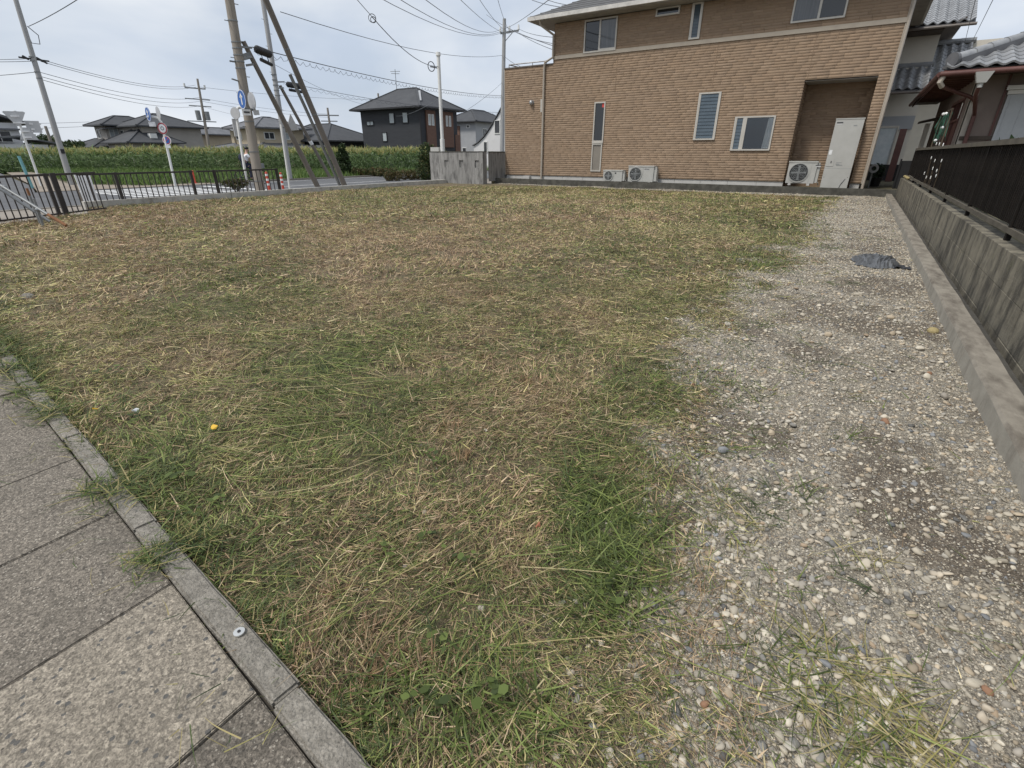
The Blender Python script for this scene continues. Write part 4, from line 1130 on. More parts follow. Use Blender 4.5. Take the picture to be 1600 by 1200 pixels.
H.part('vent_hood', MB().ball((-11.58, FY - 0.05, 2.98), 0.085, 0.11, 0.10, 14, 10).disc((-11.58, FY - 0.01, 2.98), (0, 1, 0), 0.10, 0.02, 16), 'steel', smooth=True)
H.part('vent_stain', MB().poly([(-11.63, FY - 0.0075, 2.60), (-11.53, FY - 0.0075, 2.60), (-11.5, FY - 0.0075, 2.86), (-11.66, FY - 0.0075, 2.86)]), 'jointdark')
H.part('tap_box', MB().box(-11.9, -11.6, FY - 0.12, FY + 0.03, 0.16, 0.30), 'plinth')

def window(x0, x1, z0, z1, panes, fw=0.045, depth=0.035, pm='glass_d', sill=True):
    f = MB()
    yf, yb = FY - depth, FY + 0.012
    f.box(x0, x1, yf, yb, z1 - fw, z1); f.box(x0, x1, yf - (0.015 if sill else 0), yb, z0, z0 + fw)
    f.box(x0, x0 + fw, yf, yb, z0 + fw, z1 - fw); f.box(x1 - fw, x1, yf, yb, z0 + fw, z1 - fw)
    wobj = H.part('window', f, 'frame')
    for (a, b, c, d, m_, dy) in panes:
        H.part('pane', MB().box(a, b, FY - 0.002 + dy, FY + 0.010, c, d), m_, parent=wobj)
    return wobj
# sliding window upstairs left
xm = -8.83
wo_ = window(-9.43, -8.19, 4.44, 5.43, [(-9.38, xm - 0.02, 4.5, 5.38, 'glass_d', 0), (xm + 0.03, -8.24, 4.52, 5.38, 'glass_c', -0.012)])
H.part('sash', MB().box(xm - 0.025, xm + 0.035, FY - 0.03, FY + 0.005, 4.485, 5.385).box(xm + 0.035, -8.235, FY - 0.028, FY + 0.003, 4.485, 4.535), 'frame', parent=wo_)
# tall slit window with lower panel
wo_ = window(-8.86, -8.42, 1.50, 2.88, [(-8.81, -8.47, 1.6, 2.83, 'glass_d', 0)])
H.part('mid_rail', MB().box(-8.815, -8.465, FY - 0.028, FY + 0.01, 1.545, 1.60), 'frame', parent=wo_)
H.part('sticker', MB().box(-8.56, -8.47, FY - 0.006, FY - 0.0025, 2.70, 2.83), 'red', parent=wo_)
window(-8.86, -8.44, 0.52, 1.498, [(-8.81, -8.49, 0.57, 1.45, 'glass_g', 0)], sill=False)
window(-6.86, -6.07, 5.24, 5.47, [(-6.81, -6.12, 5.29, 5.43, 'glass_d', 0)])
def louvre_window(x0, x1, z0, z1, n):
    wj = window(x0, x1, z0, z1, [])
    H.part('jamb', MB().box(x0 + 0.045, x0 + 0.075, FY - 0.03, FY + 0.01, z0 + 0.045, z1 - 0.045).box(x1 - 0.075, x1 - 0.045, FY - 0.03, FY + 0.01, z0 + 0.045, z1 - 0.045), 'frame', parent=wj)
    H.part('backing', MB().box(x0 + 0.04, x1 - 0.04, FY + 0.004, FY + 0.012, z0 + 0.04, z1 - 0.04), 'interior', parent=wj)
    hh = (z1 - z0 - 0.1) / n
    for i in range(n):
        z = z0 + 0.05 + i * hh
        H.part('louvre', MB().quadbox([(x0 + 0.076, FY - 0.022, z), (x1 - 0.076, FY - 0.022, z), (x1 - 0.076, FY - 0.017, z), (x0 + 0.076, FY - 0.017, z), (x0 + 0.076, FY - 0.004, z + hh * 1.06), (x1 - 0.076, FY - 0.004, z + hh * 1.06), (x1 - 0.076, FY + 0.001, z + hh * 1.06), (x0 + 0.076, FY + 0.001, z + hh * 1.06)]), 'glass_b', parent=wj)
    return wj
louvre_window(-5.68, -5.34, 4.50, 5.47, 10)
louvre_window(-5.09, -4.38, 1.57, 2.98, 13)
# window with small louvre and curtained pane
louvre_window(-3.83, -3.50, 1.24, 2.24, 9)
wj = window(-3.499, -2.62, 1.24, 2.24, [])
H.part('pane', MB().box(-3.45, -2.67, FY - 0.022, FY - 0.019, 1.29, 2.19), 'clear', parent=wj)
H.part('dark_back_board', MB().box(-3.46, -2.66, FY - 0.002, FY + 0.001, 1.28, 2.20), 'interior', parent=wj)  # dark board close behind the pane, its colour stands for the room's shade
cu = MB()
for i in range(9):
    a = -2.88 + i * 0.023
    t = 1 - i / 8
    cu.quadbox([(a, FY - 0.012 + 0.008 * (i % 2), 1.30), (a + 0.024, FY - 0.012 + 0.008 * ((i + 1) % 2), 1.30), (a + 0.024, FY - 0.009 + 0.008 * ((i + 1) % 2), 1.30), (a, FY - 0.009 + 0.008 * (i % 2), 1.30),
                (a + 0.06 * t, FY - 0.012 + 0.008 * (i % 2), 2.18), (a + 0.024 + 0.06 * t * 0.9, FY - 0.012 + 0.008 * ((i + 1) % 2), 2.18), (a + 0.024 + 0.06 * t * 0.9, FY - 0.009 + 0.008 * ((i + 1) % 2), 2.18), (a + 0.06 * t, FY - 0.009 + 0.008 * (i % 2), 2.18)])
H.part('curtain', cu, 'curtain', parent=wj)
# sliding window upstairs right
xm = -2.04
wo_ = window(-2.74, -1.37, 4.62, 5.47, [(-2.69, xm - 0.02, 4.68, 5.42, 'glass_c', -0.008), (xm + 0.03, -1.42, 4.68, 5.42, 'glass_d', 0)])
H.part('sash', MB().box(xm - 0.025, xm + 0.035, FY - 0.03, FY + 0.005, 4.665, 5.425), 'frame', parent=wo_)

def fan_unit(x0, x1, z0, z1, yf, name, label, kind, group):
    """outdoor unit: grille side left, service side right"""
    t = Thing(name, label, 'air conditioner', ((x0 + x1) / 2, yf + 0.15, z0 - 0.06), group)
    d = 0.30
    xs_ = x1 - 0.10 * (x1 - x0)
    t.part('casing', MB().box(x0, xs_, yf, yf + d, z0, z1).box(x0 - 0.012, xs_ + 0.012, yf - 0.014, yf + d + 0.01, z1 - 0.035, z1 + 0.004), 'offwhite')
    t.part('side_cover', MB().box(xs_ + 0.001, x1, yf + 0.04, yf + 0.26, z0 + 0.02, z1 - 0.12).box(xs_ + 0.001, x1 - 0.02, yf + 0.06, yf + 0.22, z1 - 0.12, z1 - 0.04), 'offwhite')
    hgt = z1 - z0
    r = 0.415 * hgt
    cx, cz = x0 + r + 0.055, z0 + hgt * 0.485
    t.part('fan_recess', MB().disc((cx, yf - 0.001, cz), (0, 1, 0), r, 0.012, 28), 'black')
    t.part('fan_blades', MB().bar((cx - r * 0.8, yf - 0.009, cz), (cx + r * 0.8, yf - 0.009, cz), 0.05, 0.004, (0, 1, 0)).bar((cx, yf - 0.0095, cz - r * 0.8), (cx, yf - 0.0095, cz + r * 0.8), 0.05, 0.004, (0, 1, 0)).disc((cx, yf - 0.011, cz), (0, 1, 0), 0.05, 0.006, 14), 'grill')
    g = MB()
    for k in range(1, 7):
        g.disc((cx, yf - 0.017, cz), (0, 1, 0), r * k / 6.2, 0.006, 28, ring=r * k / 6.2 - 0.006)
    for k in range(8):
        a = k * math.pi / 4 + 0.2
        g.bar((cx + 0.04 * math.cos(a), yf - 0.018, cz + 0.04 * math.sin(a)), (cx + r * math.cos(a), yf - 0.018, cz + r * math.sin(a)), 0.006, 0.006, (0, 1, 0))
    if kind != 'small':
        for k in range(-3, 4):
            zz = cz + k * r / 3.6; hw = math.sqrt(max(0.0, r * r - (zz - cz) ** 2))
            g.bar((cx - hw, yf - 0.022, zz), (cx + hw, yf - 0.022, zz), 0.005, 0.009, (0, 1, 0))
    t.part('fan_grille', g, 'grill')
    t.part('fan_ring', MB().disc((cx, yf - 0.014, cz), (0, 1, 0), r + 0.022, 0.014, 32, ring=r - 0.002), 'offwhite')
    xp = cx + r + 0.06
    t.part('front_seam', MB().box(xp - 0.004, xp, yf - 0.004, yf, z0 + 0.01, z1 - 0.04), 'grill')
    if kind == 'small':
        t.part('badge', MB().box(xp + 0.03, xp + 0.085, yf - 0.006, yf, z1 - 0.125, z1 - 0.08), 'mark')
    else:
        lx = xp + (0.10 if kind == 'alcove' else 0.05)
        b_ = MB().box(lx, lx + 0.16, yf - 0.005, yf, z1 - 0.125, z1 - 0.10)
        t.part('badge', b_, 'mark')
        t.part('badge_line', MB().box(lx + 0.01, lx + 0.14, yf - 0.0055, yf, z1 - 0.147, z1 - 0.133), 'signwhite')
    for fx in (x0 + 0.12, xs_ - 0.14):
        t.part('foot', MB().box(fx - 0.04, fx + 0.04, yf + 0.0, yf + d, z0 - 0.065, z0 - 0.002), 'plinth')
    t.part('drain_pipe', MB().path([(x1 - 0.05, yf + 0.1, z0 + 0.1), (x1 + 0.03, yf + 0.1, z0 + 0.02), (x1 + 0.04, yf + 0.2, z0 - 0.05)], 0.014, 7), 'offwhite')
    return t
fan_unit(-8.17, -7.33, 0.205, 0.59, 18.95, 'air_conditioner_unit', 'small low air conditioner unit, left of the pair by the tall slit window', 'small', 'air conditioner units outside the tan house')
fan_unit(-7.18, -6.13, 0.215, 0.75, 18.95, 'air_conditioner_unit', 'larger air conditioner unit with a round grid grille, right of the pair', 'grid', 'air conditioner units outside the tan house')
fan_unit(-1.93, -1.06, 0.305, 0.935, 18.95, 'air_conditioner_unit', 'fan unit in the dark alcove beside the tall water tank', 'alcove', 'air conditioner units outside the tan house')
tk = Thing('water_heater_tank', 'tall pale grey water heater tank cabinet in the wall alcove', 'water heater', (-0.59, 19.25, 0.15))
tk.part('cabinet', MB().box(-0.945, -0.235, 18.96, 19.62, 0.20, 2.055), 'offwhite')
tk.part('top_cap', MB().box(-0.955, -0.225, 18.95, 19.63, 2.056, 2.085), 'offwhite')
tk.part('feet_panel', MB().box(-0.945, -0.235, 18.954, 18.9595, 0.16, 0.735).box(-0.945, -0.235, 18.965, 19.6, 0.15, 0.1995), 'offwhite')
tk.part('seam', MB().box(-0.946, -0.234, 18.957, 18.9598, 0.736, 0.743), 'grill')
tk.part('badge', MB().box(-0.905, -0.75, 18.954, 18.9597, 1.955, 1.99), 'mark')
tk.part('badge_line', MB().box(-0.9, -0.76, 18.954, 18.9597, 1.925, 1.938), 'signwhite')
tk.part('model_mark', MB().box(-0.47, -0.385, 18.954, 18.9597, 1.88, 1.9), 'grill')
tk.part('sticker', MB().box(-0.92, -0.845, 18.955, 18.9597, 1.12, 1.25), 'signwhite')
tk.part('panel_cover', MB().box(-0.925, -0.735, 18.950, 18.9596, 0.80, 1.04), 'offwhite')
tk.part('panel_knob', MB().box(-0.82, -0.795, 18.942, 18.9497, 0.895, 0.95), 'mark')
tk.part('print', MB().box(-0.68, -0.58, 18.956, 18.9597, 0.855, 0.875).box(-0.66, -0.5, 18.956, 18.9597, 0.825, 0.845).box(-0.67, -0.53, 18.956, 18.9597, 0.90, 0.912), 'grill')
tk.part('bolt', MB().disc((-0.90, 18.952, 0.5), (0, 1, 0), 0.009, 0.006, 8), 'mark')
tk.part('bolt', MB().disc((-0.28, 18.952, 0.5), (0, 1, 0), 0.009, 0.006, 8), 'mark')
tk.part('hose', MB().path([(-0.33, 18.95, 0.46), (-0.42, 18.945, 0.3), (-0.45, 18.945, 0.17)], 0.008, 6), 'mark')

# ================================================================== BOARD MARKED CONCRETE WALL beside the house
bw = Thing('concrete_gate_wall', 'board marked grey concrete wall with three small niches left of the tan house', 'wall', (-14.3, 17.9, 0))
x0, x1, y0, y1, zt = -15.75, -12.92, 17.72, 18.0, 1.235
niche = [(-14.83, -14.66), (-14.03, -13.86), (-13.23, -13.07)]
bx = MB().box(x0, x1, y0 + 0.05, y1, -0.3, zt)
bw.part('core', bx, 'boardwall')
nb = 14; bwid = (x1 - x0) / nb
for i in range(nb):
    a, b = x0 + i * bwid, x0 + (i + 1) * bwid
    m_ = MB()
    dep = y0 + rnd.uniform(0, 0.008)
    if i in (4, 8, 12):
        m_.box(a + 0.002, b - 0.002, dep, y0 + 0.0499, -0.3, 0.62); m_.box(a + 0.002, b - 0.002, dep, y0 + 0.0499, 0.90, zt - 0.03)
    else:
        m_.box(a + 0.002, b - 0.002, dep, y0 + 0.0499, -0.3, zt - 0.03)
    bw.part('board_panel', m_, 'boardwall')
bw.part('coping', MB().box(x0 - 0.01, x1 + 0.01, y0 - 0.01, y1 + 0.01, zt - 0.028, zt), 'darkkerb')
bw2 = Thing('concrete_return_wall', 'short concrete return wall between the board marked wall and the tan house', 'wall', (-12.95, 19.0, 0))
bw2.part('panel', MB().box(x1 + 0.003, -12.90, 18.1, 22, 0.1, 1.2).box(-13.4, -12.9, 22, 22.2, 0.1, 1.2), 'boardwall')
bw2.part('coping', MB().box(x1 + 0.001, -12.88, 18.09, 22.01, 1.2, 1.232), 'darkkerb')
# ================================================================== NEIGHBOUR HOUSES AT THE RIGHT
def pantile_mesh(name, w_, e_, m_, th=0.018, amp=0.026):
    """one S shaped roof tile: width w_ (x), exposed length e_ (y, up the slope), front lip"""
    n = 7
    mb = MB()
    L_ = e_ + 0.03
    for (yy_, zz) in ((0.0, th), (0.0, 0.0), (L_, 0.0)):
        pass
    for row in range(3):
        for i in range(n):
            u = i / (n - 1)
            z = amp * math.cos(u * 2 * math.pi * 0.98 + 0.5)
            yy_ = (0, 0, L_)[row]; dz = (-th, th, 0.004)[row]
            mb.v.append((u * w_ * 1.02 - w_ / 2, yy_, z + dz))
    for row in range(2):
        for i in range(n - 1):
            mb.f.append((row * n + i, row * n + i + 1, (row + 1) * n + i + 1, (row + 1) * n + i)); mb.m.append(0)
    return mb.mesh(name, m_, smooth=False)

# --- low brown house behind the slat fence
B = Thing('brown_house', 'low pinkish brown plastered house with grey pantile roof behind the slat fence', 'house', (3.6, 19, 0.4))
wx, wy = 1.66, 15.8
w_ = MB()
w_.box(wx + 0.1, 7, wy + 0.1, 23.0, 0.3, 2.75)
B.part('wall', MB().box(wx, 7.0, wy, wy + 0.099, 0.3, 2.78), 'wall_b')
w_ = MB().box(wx, wx + 0.099, wy + 0.101, wy + 0.9, 0.3, 2.78).box(wx, wx + 0.099, wy + 3.2, 23.0, 0.3, 2.78).box(wx, wx + 0.099, wy + 0.901, wy + 3.199, 2.35, 2.78).box(wx, wx + 0.099, wy + 0.901, wy + 3.199, 0.3, 0.9)
B.part('side_wall', w_, 'wall_b')
B.part('dark_back_board', MB().box(wx + 0.6, wx + 0.7, wy + 0.12, 22.9, 0.3, 2.7), 'wood_d')
B.part('corner_post', MB().box(wx - 0.02, wx + 0.10, wy - 0.02, wy - 0.001, 0.3, 2.76).box(wx - 0.02, wx - 0.001, wy - 0.02, wy + 0.12, 0.3, 2.76), 'pipe')
fr = MB()
for yy_ in (wy + 0.92, wy + 2.05, wy + 3.15):
    fr.box(wx - 0.02, wx + 0.07, yy_ - 0.03, yy_ + 0.03, 0.9, 2.35)
fr.box(wx - 0.02, wx + 0.07, wy + 0.951, wy + 3.12, 2.28, 2.345).box(wx - 0.02, wx + 0.07, wy + 0.951, wy + 3.12, 0.905, 0.96).box(wx - 0.02, wx + 0.07, wy + 0.951, wy + 3.12, 1.85, 1.90)
sw = B.part('window', fr, 'redwood')
for (a, b) in ((wy + 0.955, wy + 2.015), (wy + 2.085, wy + 3.115)):
    B.part('pane', MB().box(wx + 0.02, wx + 0.028, a, b, 0.965, 1.845), 'redwood', parent=sw)
# front window with shutter box and pale sheet
fw = B.part('front_window', MB().box(2.18, 3.6, wy - 0.10, wy - 0.003, 2.36, 2.44).box(2.22, 3.6, wy - 0.06, wy - 0.003, 2.28, 2.355), 'frame')
B.part('shutter_sheet', MB().box(2.24, 3.4, wy - 0.05, wy - 0.03, 1.15, 2.275), 'pane_w', parent=fw)
for k in range(5):
    B.part('rib', MB().box(2.30 + k * 0.22, 2.315 + k * 0.22, wy - 0.058, wy - 0.0505, 1.15, 2.27), 'pane_w', parent=fw)
B.part('timber_post', MB().box(2.16, 2.2, wy - 0.02, wy - 0.002, 1.0, 2.78), 'redwood')
B.part('sill_board', MB().box(wx + 0.02, 7, wy - 0.04, wy - 0.003, 1.42, 1.50), 'wood_d')
# roof: hip, eaves all round
ex0, ey0, ez = 0.98, 14.95, 2.66
pitch = math.tan(R(22)); run = 2.9
bq = MB()
bq.poly([(ex0, ey0, ez + 0.06), (8.5, ey0, ez + 0.06), (8.5, ey0 + run, ez + 0.06 + run * pitch), (ex0 + run, ey0 + run, ez + 0.06 + run * pitch)])
bq.poly([(ex0, 23.9, ez + 0.06), (ex0, ey0, ez + 0.06), (ex0 + run, ey0 + run, ez + 0.06 + run * pitch), (ex0 + run, 21.0, ez + 0.06 + run * pitch)])
bq.poly([(8.5, 23.9, ez + 0.06), (ex0, 23.9, ez + 0.06), (ex0 + run, 21.0, ez + 0.06 + run * pitch), (8.5, 21.0, ez + 0.06 + run * pitch)])
broof = B.part('roof', bq, 'tile_d')
B.part('eave_board', MB().box(ex0, 8.5, ey0, ey0 + 0.03, ez - 0.06, ez + 0.05).box(ex0, ex0 + 0.03, ey0 + 0.031, 23.9, ez - 0.06, ez + 0.05), 'redwood')
B.part('soffit', MB().box(ex0 + 0.031, wx - 0.001, ey0 + 0.031, 23.85, ez + 0.0, ez + 0.03).box(wx, 8.4, ey0 + 0.031, wy - 0.001, ez + 0.0, ez + 0.03), 'wood_d')
for k in range(16):
    y_ = ey0 + 0.25 + k * 0.45
    if y_ > 22: break
    B.part('rafter', MB().box(ex0 + 0.04, wx - 0.002, y_, y_ + 0.05, ez - 0.05, ez - 0.002), 'redwood')
g_ = MB()
g_.path([(ex0 - 0.06, ey0 - 0.06, ez - 0.02), (8.5, ey0 - 0.06, ez + 0.02)], 0.05, 10)
B.part('gutter', g_, 'redwood', smooth=True)
B.part('gutter', MB().path([(ex0 - 0.06, ey0 - 0.02, ez - 0.02), (ex0 - 0.06, 23.9, ez + 0.01)], 0.05, 10), 'redwood', smooth=True)
B.part('rain_hopper', MB().quadbox([(1.55, ey0 - 0.16, ez - 0.22), (1.70, ey0 - 0.16, ez - 0.22), (1.70, ey0 - 0.02, ez - 0.22), (1.55, ey0 - 0.02, ez - 0.22), (1.48, ey0 - 0.2, ez - 0.03), (1.77, ey0 - 0.2, ez - 0.03), (1.77, ey0 + 0.0, ez - 0.03), (1.48, ey0 + 0.0, ez - 0.03)]).cyl((1.625, ey0 - 0.09, ez - 0.3), (1.625, ey0 - 0.09, ez - 0.221), 0.045, 0.05, 10), 'offwhite')
B.part('downpipe', MB().path([(1.62, ey0 - 0.09, ez - 0.28), (1.62, ey0 + 0.0, ez - 0.42), (1.80, wy - 0.07, ez - 0.75), (1.80, wy - 0.06, 0.4)], 0.038, 9), 'redwood', smooth=True)
B.part('downpipe', MB().path([(ex0 - 0.03, ey0 - 0.03, ez - 0.08), (ex0 + 0.02, ey0 + 0.1, ez - 0.22), (1.62, wy - 0.1, ez - 0.40), (1.76, wy - 0.07, ez - 0.5)], 0.036, 9), 'redwood', smooth=True)
tw, te = 0.262, 0.235
tme = pantile_mesh('roof_tile', tw, te, 'tile_g')
sl_a = math.atan(pitch)
for r in range(9):
    d = r * te * math.cos(sl_a)
    for c in range(18):
        xx = ex0 + 0.14 + c * tw
        if xx < ex0 + d + 0.04: continue
        o = link('roof_tile', tme, broof, (xx - 3.6, ey0 - 0.05 + d - 19, ez + 0.105 + d * pitch - 0.4 + (0.004 * (c % 2))))
        o.rotation_euler = (sl_a, 0, rnd.uniform(-0.01, 0.01))
hp = MB()
hl = [(ex0 + 0.16 + 0.26 * i, ey0 + 0.16 + 0.26 * i, ez + 0.20 + (0.16 + 0.26 * i) * pitch) for i in range(11)]
for i in range(10):
    a, b = Vector(hl[i]), Vector(hl[i + 1])
    B.part('ridge_tile', MB().path([a - (b - a) * 0.04, b], [0.105, 0.092], 10), 'tile_g', parent=broof, smooth=True)
B.part('ridge_base', MB().bar((ex0 + 0.16, ey0 + 0.16, ez + 0.13 + 0.16 * pitch), (ex0 + run, ey0 + run, ez + 0.13 + run * pitch), 0.22, 0.14), 'tile_d', parent=broof)
B.part('ridge_end_tile', MB().disc((ex0 + 0.10, ey0 + 0.10, ez + 0.24), (-1, -1, 0), 0.135, 0.07, 18).box(ex0 - 0.03, ex0 + 0.23, ey0 + 0.05, ey0 + 0.16, ez + 0.08, ez + 0.13), 'tile_d', parent=broof)
B.part('vent_pipe', MB().path([(ex0 + 0.02, ey0 - 0.03, ez - 0.03), (ex0 - 0.02, ey0 - 0.02, ez - 0.16), (ex0 + 0.05, ey0 + 0.05, ez - 0.24)], 0.05, 9), 'pipe', smooth=True)

# --- white two storey house with silver tile roofs in the gap
Wh = Thing('white_house', 'white plaster two storey house with silver tile roofs in the gap beside the tan house', 'house', (2.5, 31, 0.1))
Wh.part('wall', MB().box(-4, 1.38, 28.2, 36, 0.1, 3.9).box(1.381, 5, 30.3, 36, 0.1, 5.3), 'wall_w')
Wh.part('upper_wall', MB().box(-4, 1.38, 28.15, 36, 3.901, 5.6), 'wall_w')
Wh.part('dark_base_band', MB().box(-3.9, 1.37, 28.13, 28.149, 2.05, 2.55), 'greywall')
gm_ = MB()
gm_.quadbox([(1.381, 27.0, 5.30), (1.95, 27.0, 5.55), (1.95, 36, 5.55), (1.381, 36, 5.30), (1.381, 27.0, 5.36), (1.95, 27.0, 5.62), (1.95, 36, 5.62), (1.381, 36, 5.36)])
def tiled_slope(parent, name, x0, x1, y0, z0, run_, pit, ridge=True, colw=0.30, ex=0.235):
    a = math.atan(pit)
    rf = Wh.part(name, MB().quadbox([(x0, y0, z0 - 0.09), (x1, y0, z0 - 0.09), (x1, y0 + run_, z0 - 0.09 + run_ * pit), (x0, y0 + run_, z0 - 0.09 + run_ * pit), (x0, y0, z0 - 0.02), (x1, y0, z0 - 0.02), (x1, y0 + run_, z0 - 0.02 + run_ * pit), (x0, y0 + run_, z0 - 0.02 + run_ * pit)]), 'tile_d')
    nc = int((x1 - x0) / colw); nr = int(run_ / (ex * math.cos(a)))
    tm = pantile_mesh('roof_tile', colw, ex, 'tile_g', 0.02, 0.045)
    for c in range(nc):
        for r in range(nr):
            d = r * ex * math.cos(a)
            o = link('roof_tile', tm, rf, (x0 + colw * (c + 0.5) - 2.5, y0 - 0.03 + d - 31, z0 + 0.035 + d * pit - 0.1)); o.rotation_euler = (a, 0, 0)
    if ridge:
        for k in range(int((x1 - x0) / 0.4) + 1):
            xa = x0 + k * 0.4
            Wh.part('ridge_tile', MB().path([(xa, y0 + run_, z0 + 0.10 + run_ * pit), (min(xa + 0.41, x1 + 0.06), y0 + run_, z0 + 0.10 + run_ * pit)], [0.11, 0.10], 8), 'tile_g', parent=rf, smooth=True)
    g = MB().path([(x0 - 0.05, y0 - 0.06, z0 - 0.10), (x1 + 0.05, y0 - 0.06, z0 - 0.10)], 0.05, 8)
    Wh.part('gutter', g, 'cap', smooth=True)
    return rf
tiled_slope(Wh, 'lower_roof', -1.3, 1.40, 27.0, 3.40, 1.2, 0.70)
tiled_slope(Wh, 'side_roof', 1.41, 2.64, 28.2, 3.80, 2.0, 0.70)
tiled_slope(Wh, 'upper_roof', -1.7, 2.22, 27.0, 5.46, 3.0, 0.50, ridge=False)
Wh.part('gable_soffit', gm_, 'wood_d')
Wh.part('upper_soffit', MB().box(-1.7, 1.38, 27.05, 28.14, 5.30, 5.34), 'wood_d')
dr = Wh.part('sliding_door', MB().box(0.05, 0.10, 28.05, 28.12, 0.2, 2.2).box(0.88, 0.93, 28.05, 28.12, 0.2, 2.2).box(0.101, 0.879, 28.05, 28.12, 2.12, 2.2), 'frame')
Wh.part('pane', MB().box(0.101, 0.879, 28.08, 28.11, 0.2, 2.119), 'curtain', parent=dr)
# things standing in the gap
pb = single('leaning_board', MB().bar((1.0, 25.4, 0.16), (1.02, 25.9, 2.0), 0.22, 0.04, (0, 1, 0)), 'redwood', 'reddish brown board leaning upright in the gap between the houses', 'board', (1.0, 25.4, 0.15))
pp = Thing('gate_post', 'pale weathered wooden post with a small roof by the far end of the slat fence', 'post', (1.42, 21.0, 0.1))
pp.part('post', MB().box(1.33, 1.45, 21.0, 21.1, 0.1, 1.98), 'wall_w')
pp.part('cap_tile', MB().quadbox([(1.15, 20.8, 1.98), (1.66, 20.8, 2.08), (1.66, 21.4, 2.08), (1.15, 21.4, 1.98), (1.15, 20.8, 2.03), (1.66, 20.8, 2.16), (1.66, 21.4, 2.16), (1.15, 21.4, 2.03)]), 'wood_d')
single('dark_gate', MB().box(0.98, 1.28, 20.5, 20.55, 0.15, 0.95).box(0.96, 1.0, 20.45, 20.6, 0.15, 1.0), 'black', 'low black panel gate in the gap beside the tan house', 'gate', (1.1, 20.5, 0.15))
pt = leafy('potted_plant', 'dark leafy plant in a pot at the house corner in the gap', 'potted plant', (0.55, 21.5, 0.15), [(0.5, 21.5, 0.62, 0.2, 0.2, 0.22)], 500, 0.04, [(0.03, 0.06, 0.03), (0.07, 0.1, 0.06)], None)
pt.part('pot', MB().path([(0.5, 21.5, 0.15), (0.5, 21.5, 0.42)], [0.12, 0.17], 14), 'black')
hr = Thing('hose_stand', 'small pale hose reel stand beside the tan house corner', 'hose stand', (0.33, 20.6, 0.15))
hr.part('frame', MB().bar((0.33, 20.6, 0.15), (0.33, 20.6, 0.66), 0.04, 0.04), 'galv')
hr.part('reel', MB().disc((0.34, 20.58, 0.72), (0.2, 1, 0), 0.13, 0.05, 16, ring=0.07), 'sign_w')
single('gap_wall', MB().box(-0.2, 3.2, 26.4, 26.5, 0.1, 0.75), 'black', 'dark low wall closing the gap between the houses', 'wall', (1.5, 26.4, 0.1))

# ================================================================== CRUMPLED SHEET on the gravel
nxv, nyv = 26, 17
V, F = [], []
for j in range(nyv):
    for i in range(nxv):
        u, v = i / (nxv - 1), j / (nyv - 1)
        x = 0.17 + 0.42 * u; y = 6.75 + 0.62 * v
        r = min(1, 4.5 * min(u, 1 - u, v, 1 - v))
        fold = abs(math.sin(4.1 * u + 3.0 * v + 0.6)) * 0.6 + abs(math.sin(9.0 * u - 5.0 * v + 1.0)) * 0.35 + abs(math.sin(13.0 * v + 4 * u)) * 0.22
        z = 0.012 + 0.085 * (r ** 0.7) * fold
        z += 0.045 * math.exp(-((u - 0.25) ** 2 + (v - 0.45) ** 2) / 0.03)
        z += rnd.uniform(-0.014, 0.014)
        x += 0.03 * math.sin(9 * v + 4 * u); y += 0.05 * math.sin(7 * u + 1.3)
        V.append((x, y, max(z, 0.012)))
mbg = MB(); mbg.v = V
for j in range(nyv - 1):
    for i in range(nxv - 1):
        a = j * nxv + i
        if (i - 7) ** 2 + (j - 8) ** 2 < 1: continue
        mbg.f.append((a, a + 1, a + nxv + 1, a + nxv)); mbg.m.append(0)
sh = Thing('crumpled_sheet', 'crumpled dark grey weed sheet lying on the gravel near the kerb', 'sheet', (0.36, 7.0, 0.0))
sh.part('sheet', mbg, 'bag')
sh.part('underlayer', MB().ball((0.37, 7.02, 0.025), 0.16, 0.22, 0.028, 14, 6), 'bag_in')
fl_ = MB()
for i in range(6):
    for j in range(3):
        u, v = i / 6, j / 3
        P_ = lambda u, v: (0.54 + 0.17 * u, 6.80 + 0.20 * v + 0.05 * u, 0.012 + 0.035 * abs(math.sin(6 * u + 4 * v)) * (1 - u))
        fl_.poly([P_(u, v), P_(u + 1 / 6, v), P_(u + 1 / 6, v + 1 / 3), P_(u, v + 1 / 3)])
sh.part('loose_flap', fl_, 'bag_in')

# little things on the ground
def scrap(name, x, y, r, m_, label, cat, z=0.045):
    mb_ = MB(); k = 7
    pts = [(x + r * rnd.uniform(0.5, 1.1) * math.cos(a * 6.283 / k), y + r * rnd.uniform(0.5, 1.1) * math.sin(a * 6.283 / k), z + rnd.uniform(-0.006, 0.012)) for a in range(k)]
    mb_.prism(pts, (0, 0, 0.0025))
    single(name, mb_, m_, label, cat, (x, y, z - 0.02))
scrap('yellow_leaf', -2.16, 0.88, 0.017, 'yellow', 'bright yellow fallen leaf in the mown grass, the larger one nearer the middle', 'leaf', 0.04)
scrap('yellow_leaf', -2.79, 0.66, 0.014, 'yellow', 'small yellow leaf in the grass close to the paving kerb', 'leaf', 0.05)
scrap('plastic_scrap', -2.62, 0.76, 0.018, 'litter', 'clear whitish plastic scrap in the grass near the paving', 'litter', 0.045)
scrap('tile_fragment', -0.62, 1.11, 0.010, 'brickred', 'small orange red tile fragment in the grass beside the green weed tuft', 'fragment', 0.04)
mb_ = MB().ball((-5.86, 1.24, 0.012), 0.075, 0.05, 0.035, 9, 6)
single('grey_stone', mb_, 'kerb', 'pale grey stone lying alone in the grass at the left edge', 'stone', (-5.86, 1.24, 0))
mb_ = MB().ball((0.63, 2.86, 0.03), 0.035, 0.05, 0.03, 10, 7)
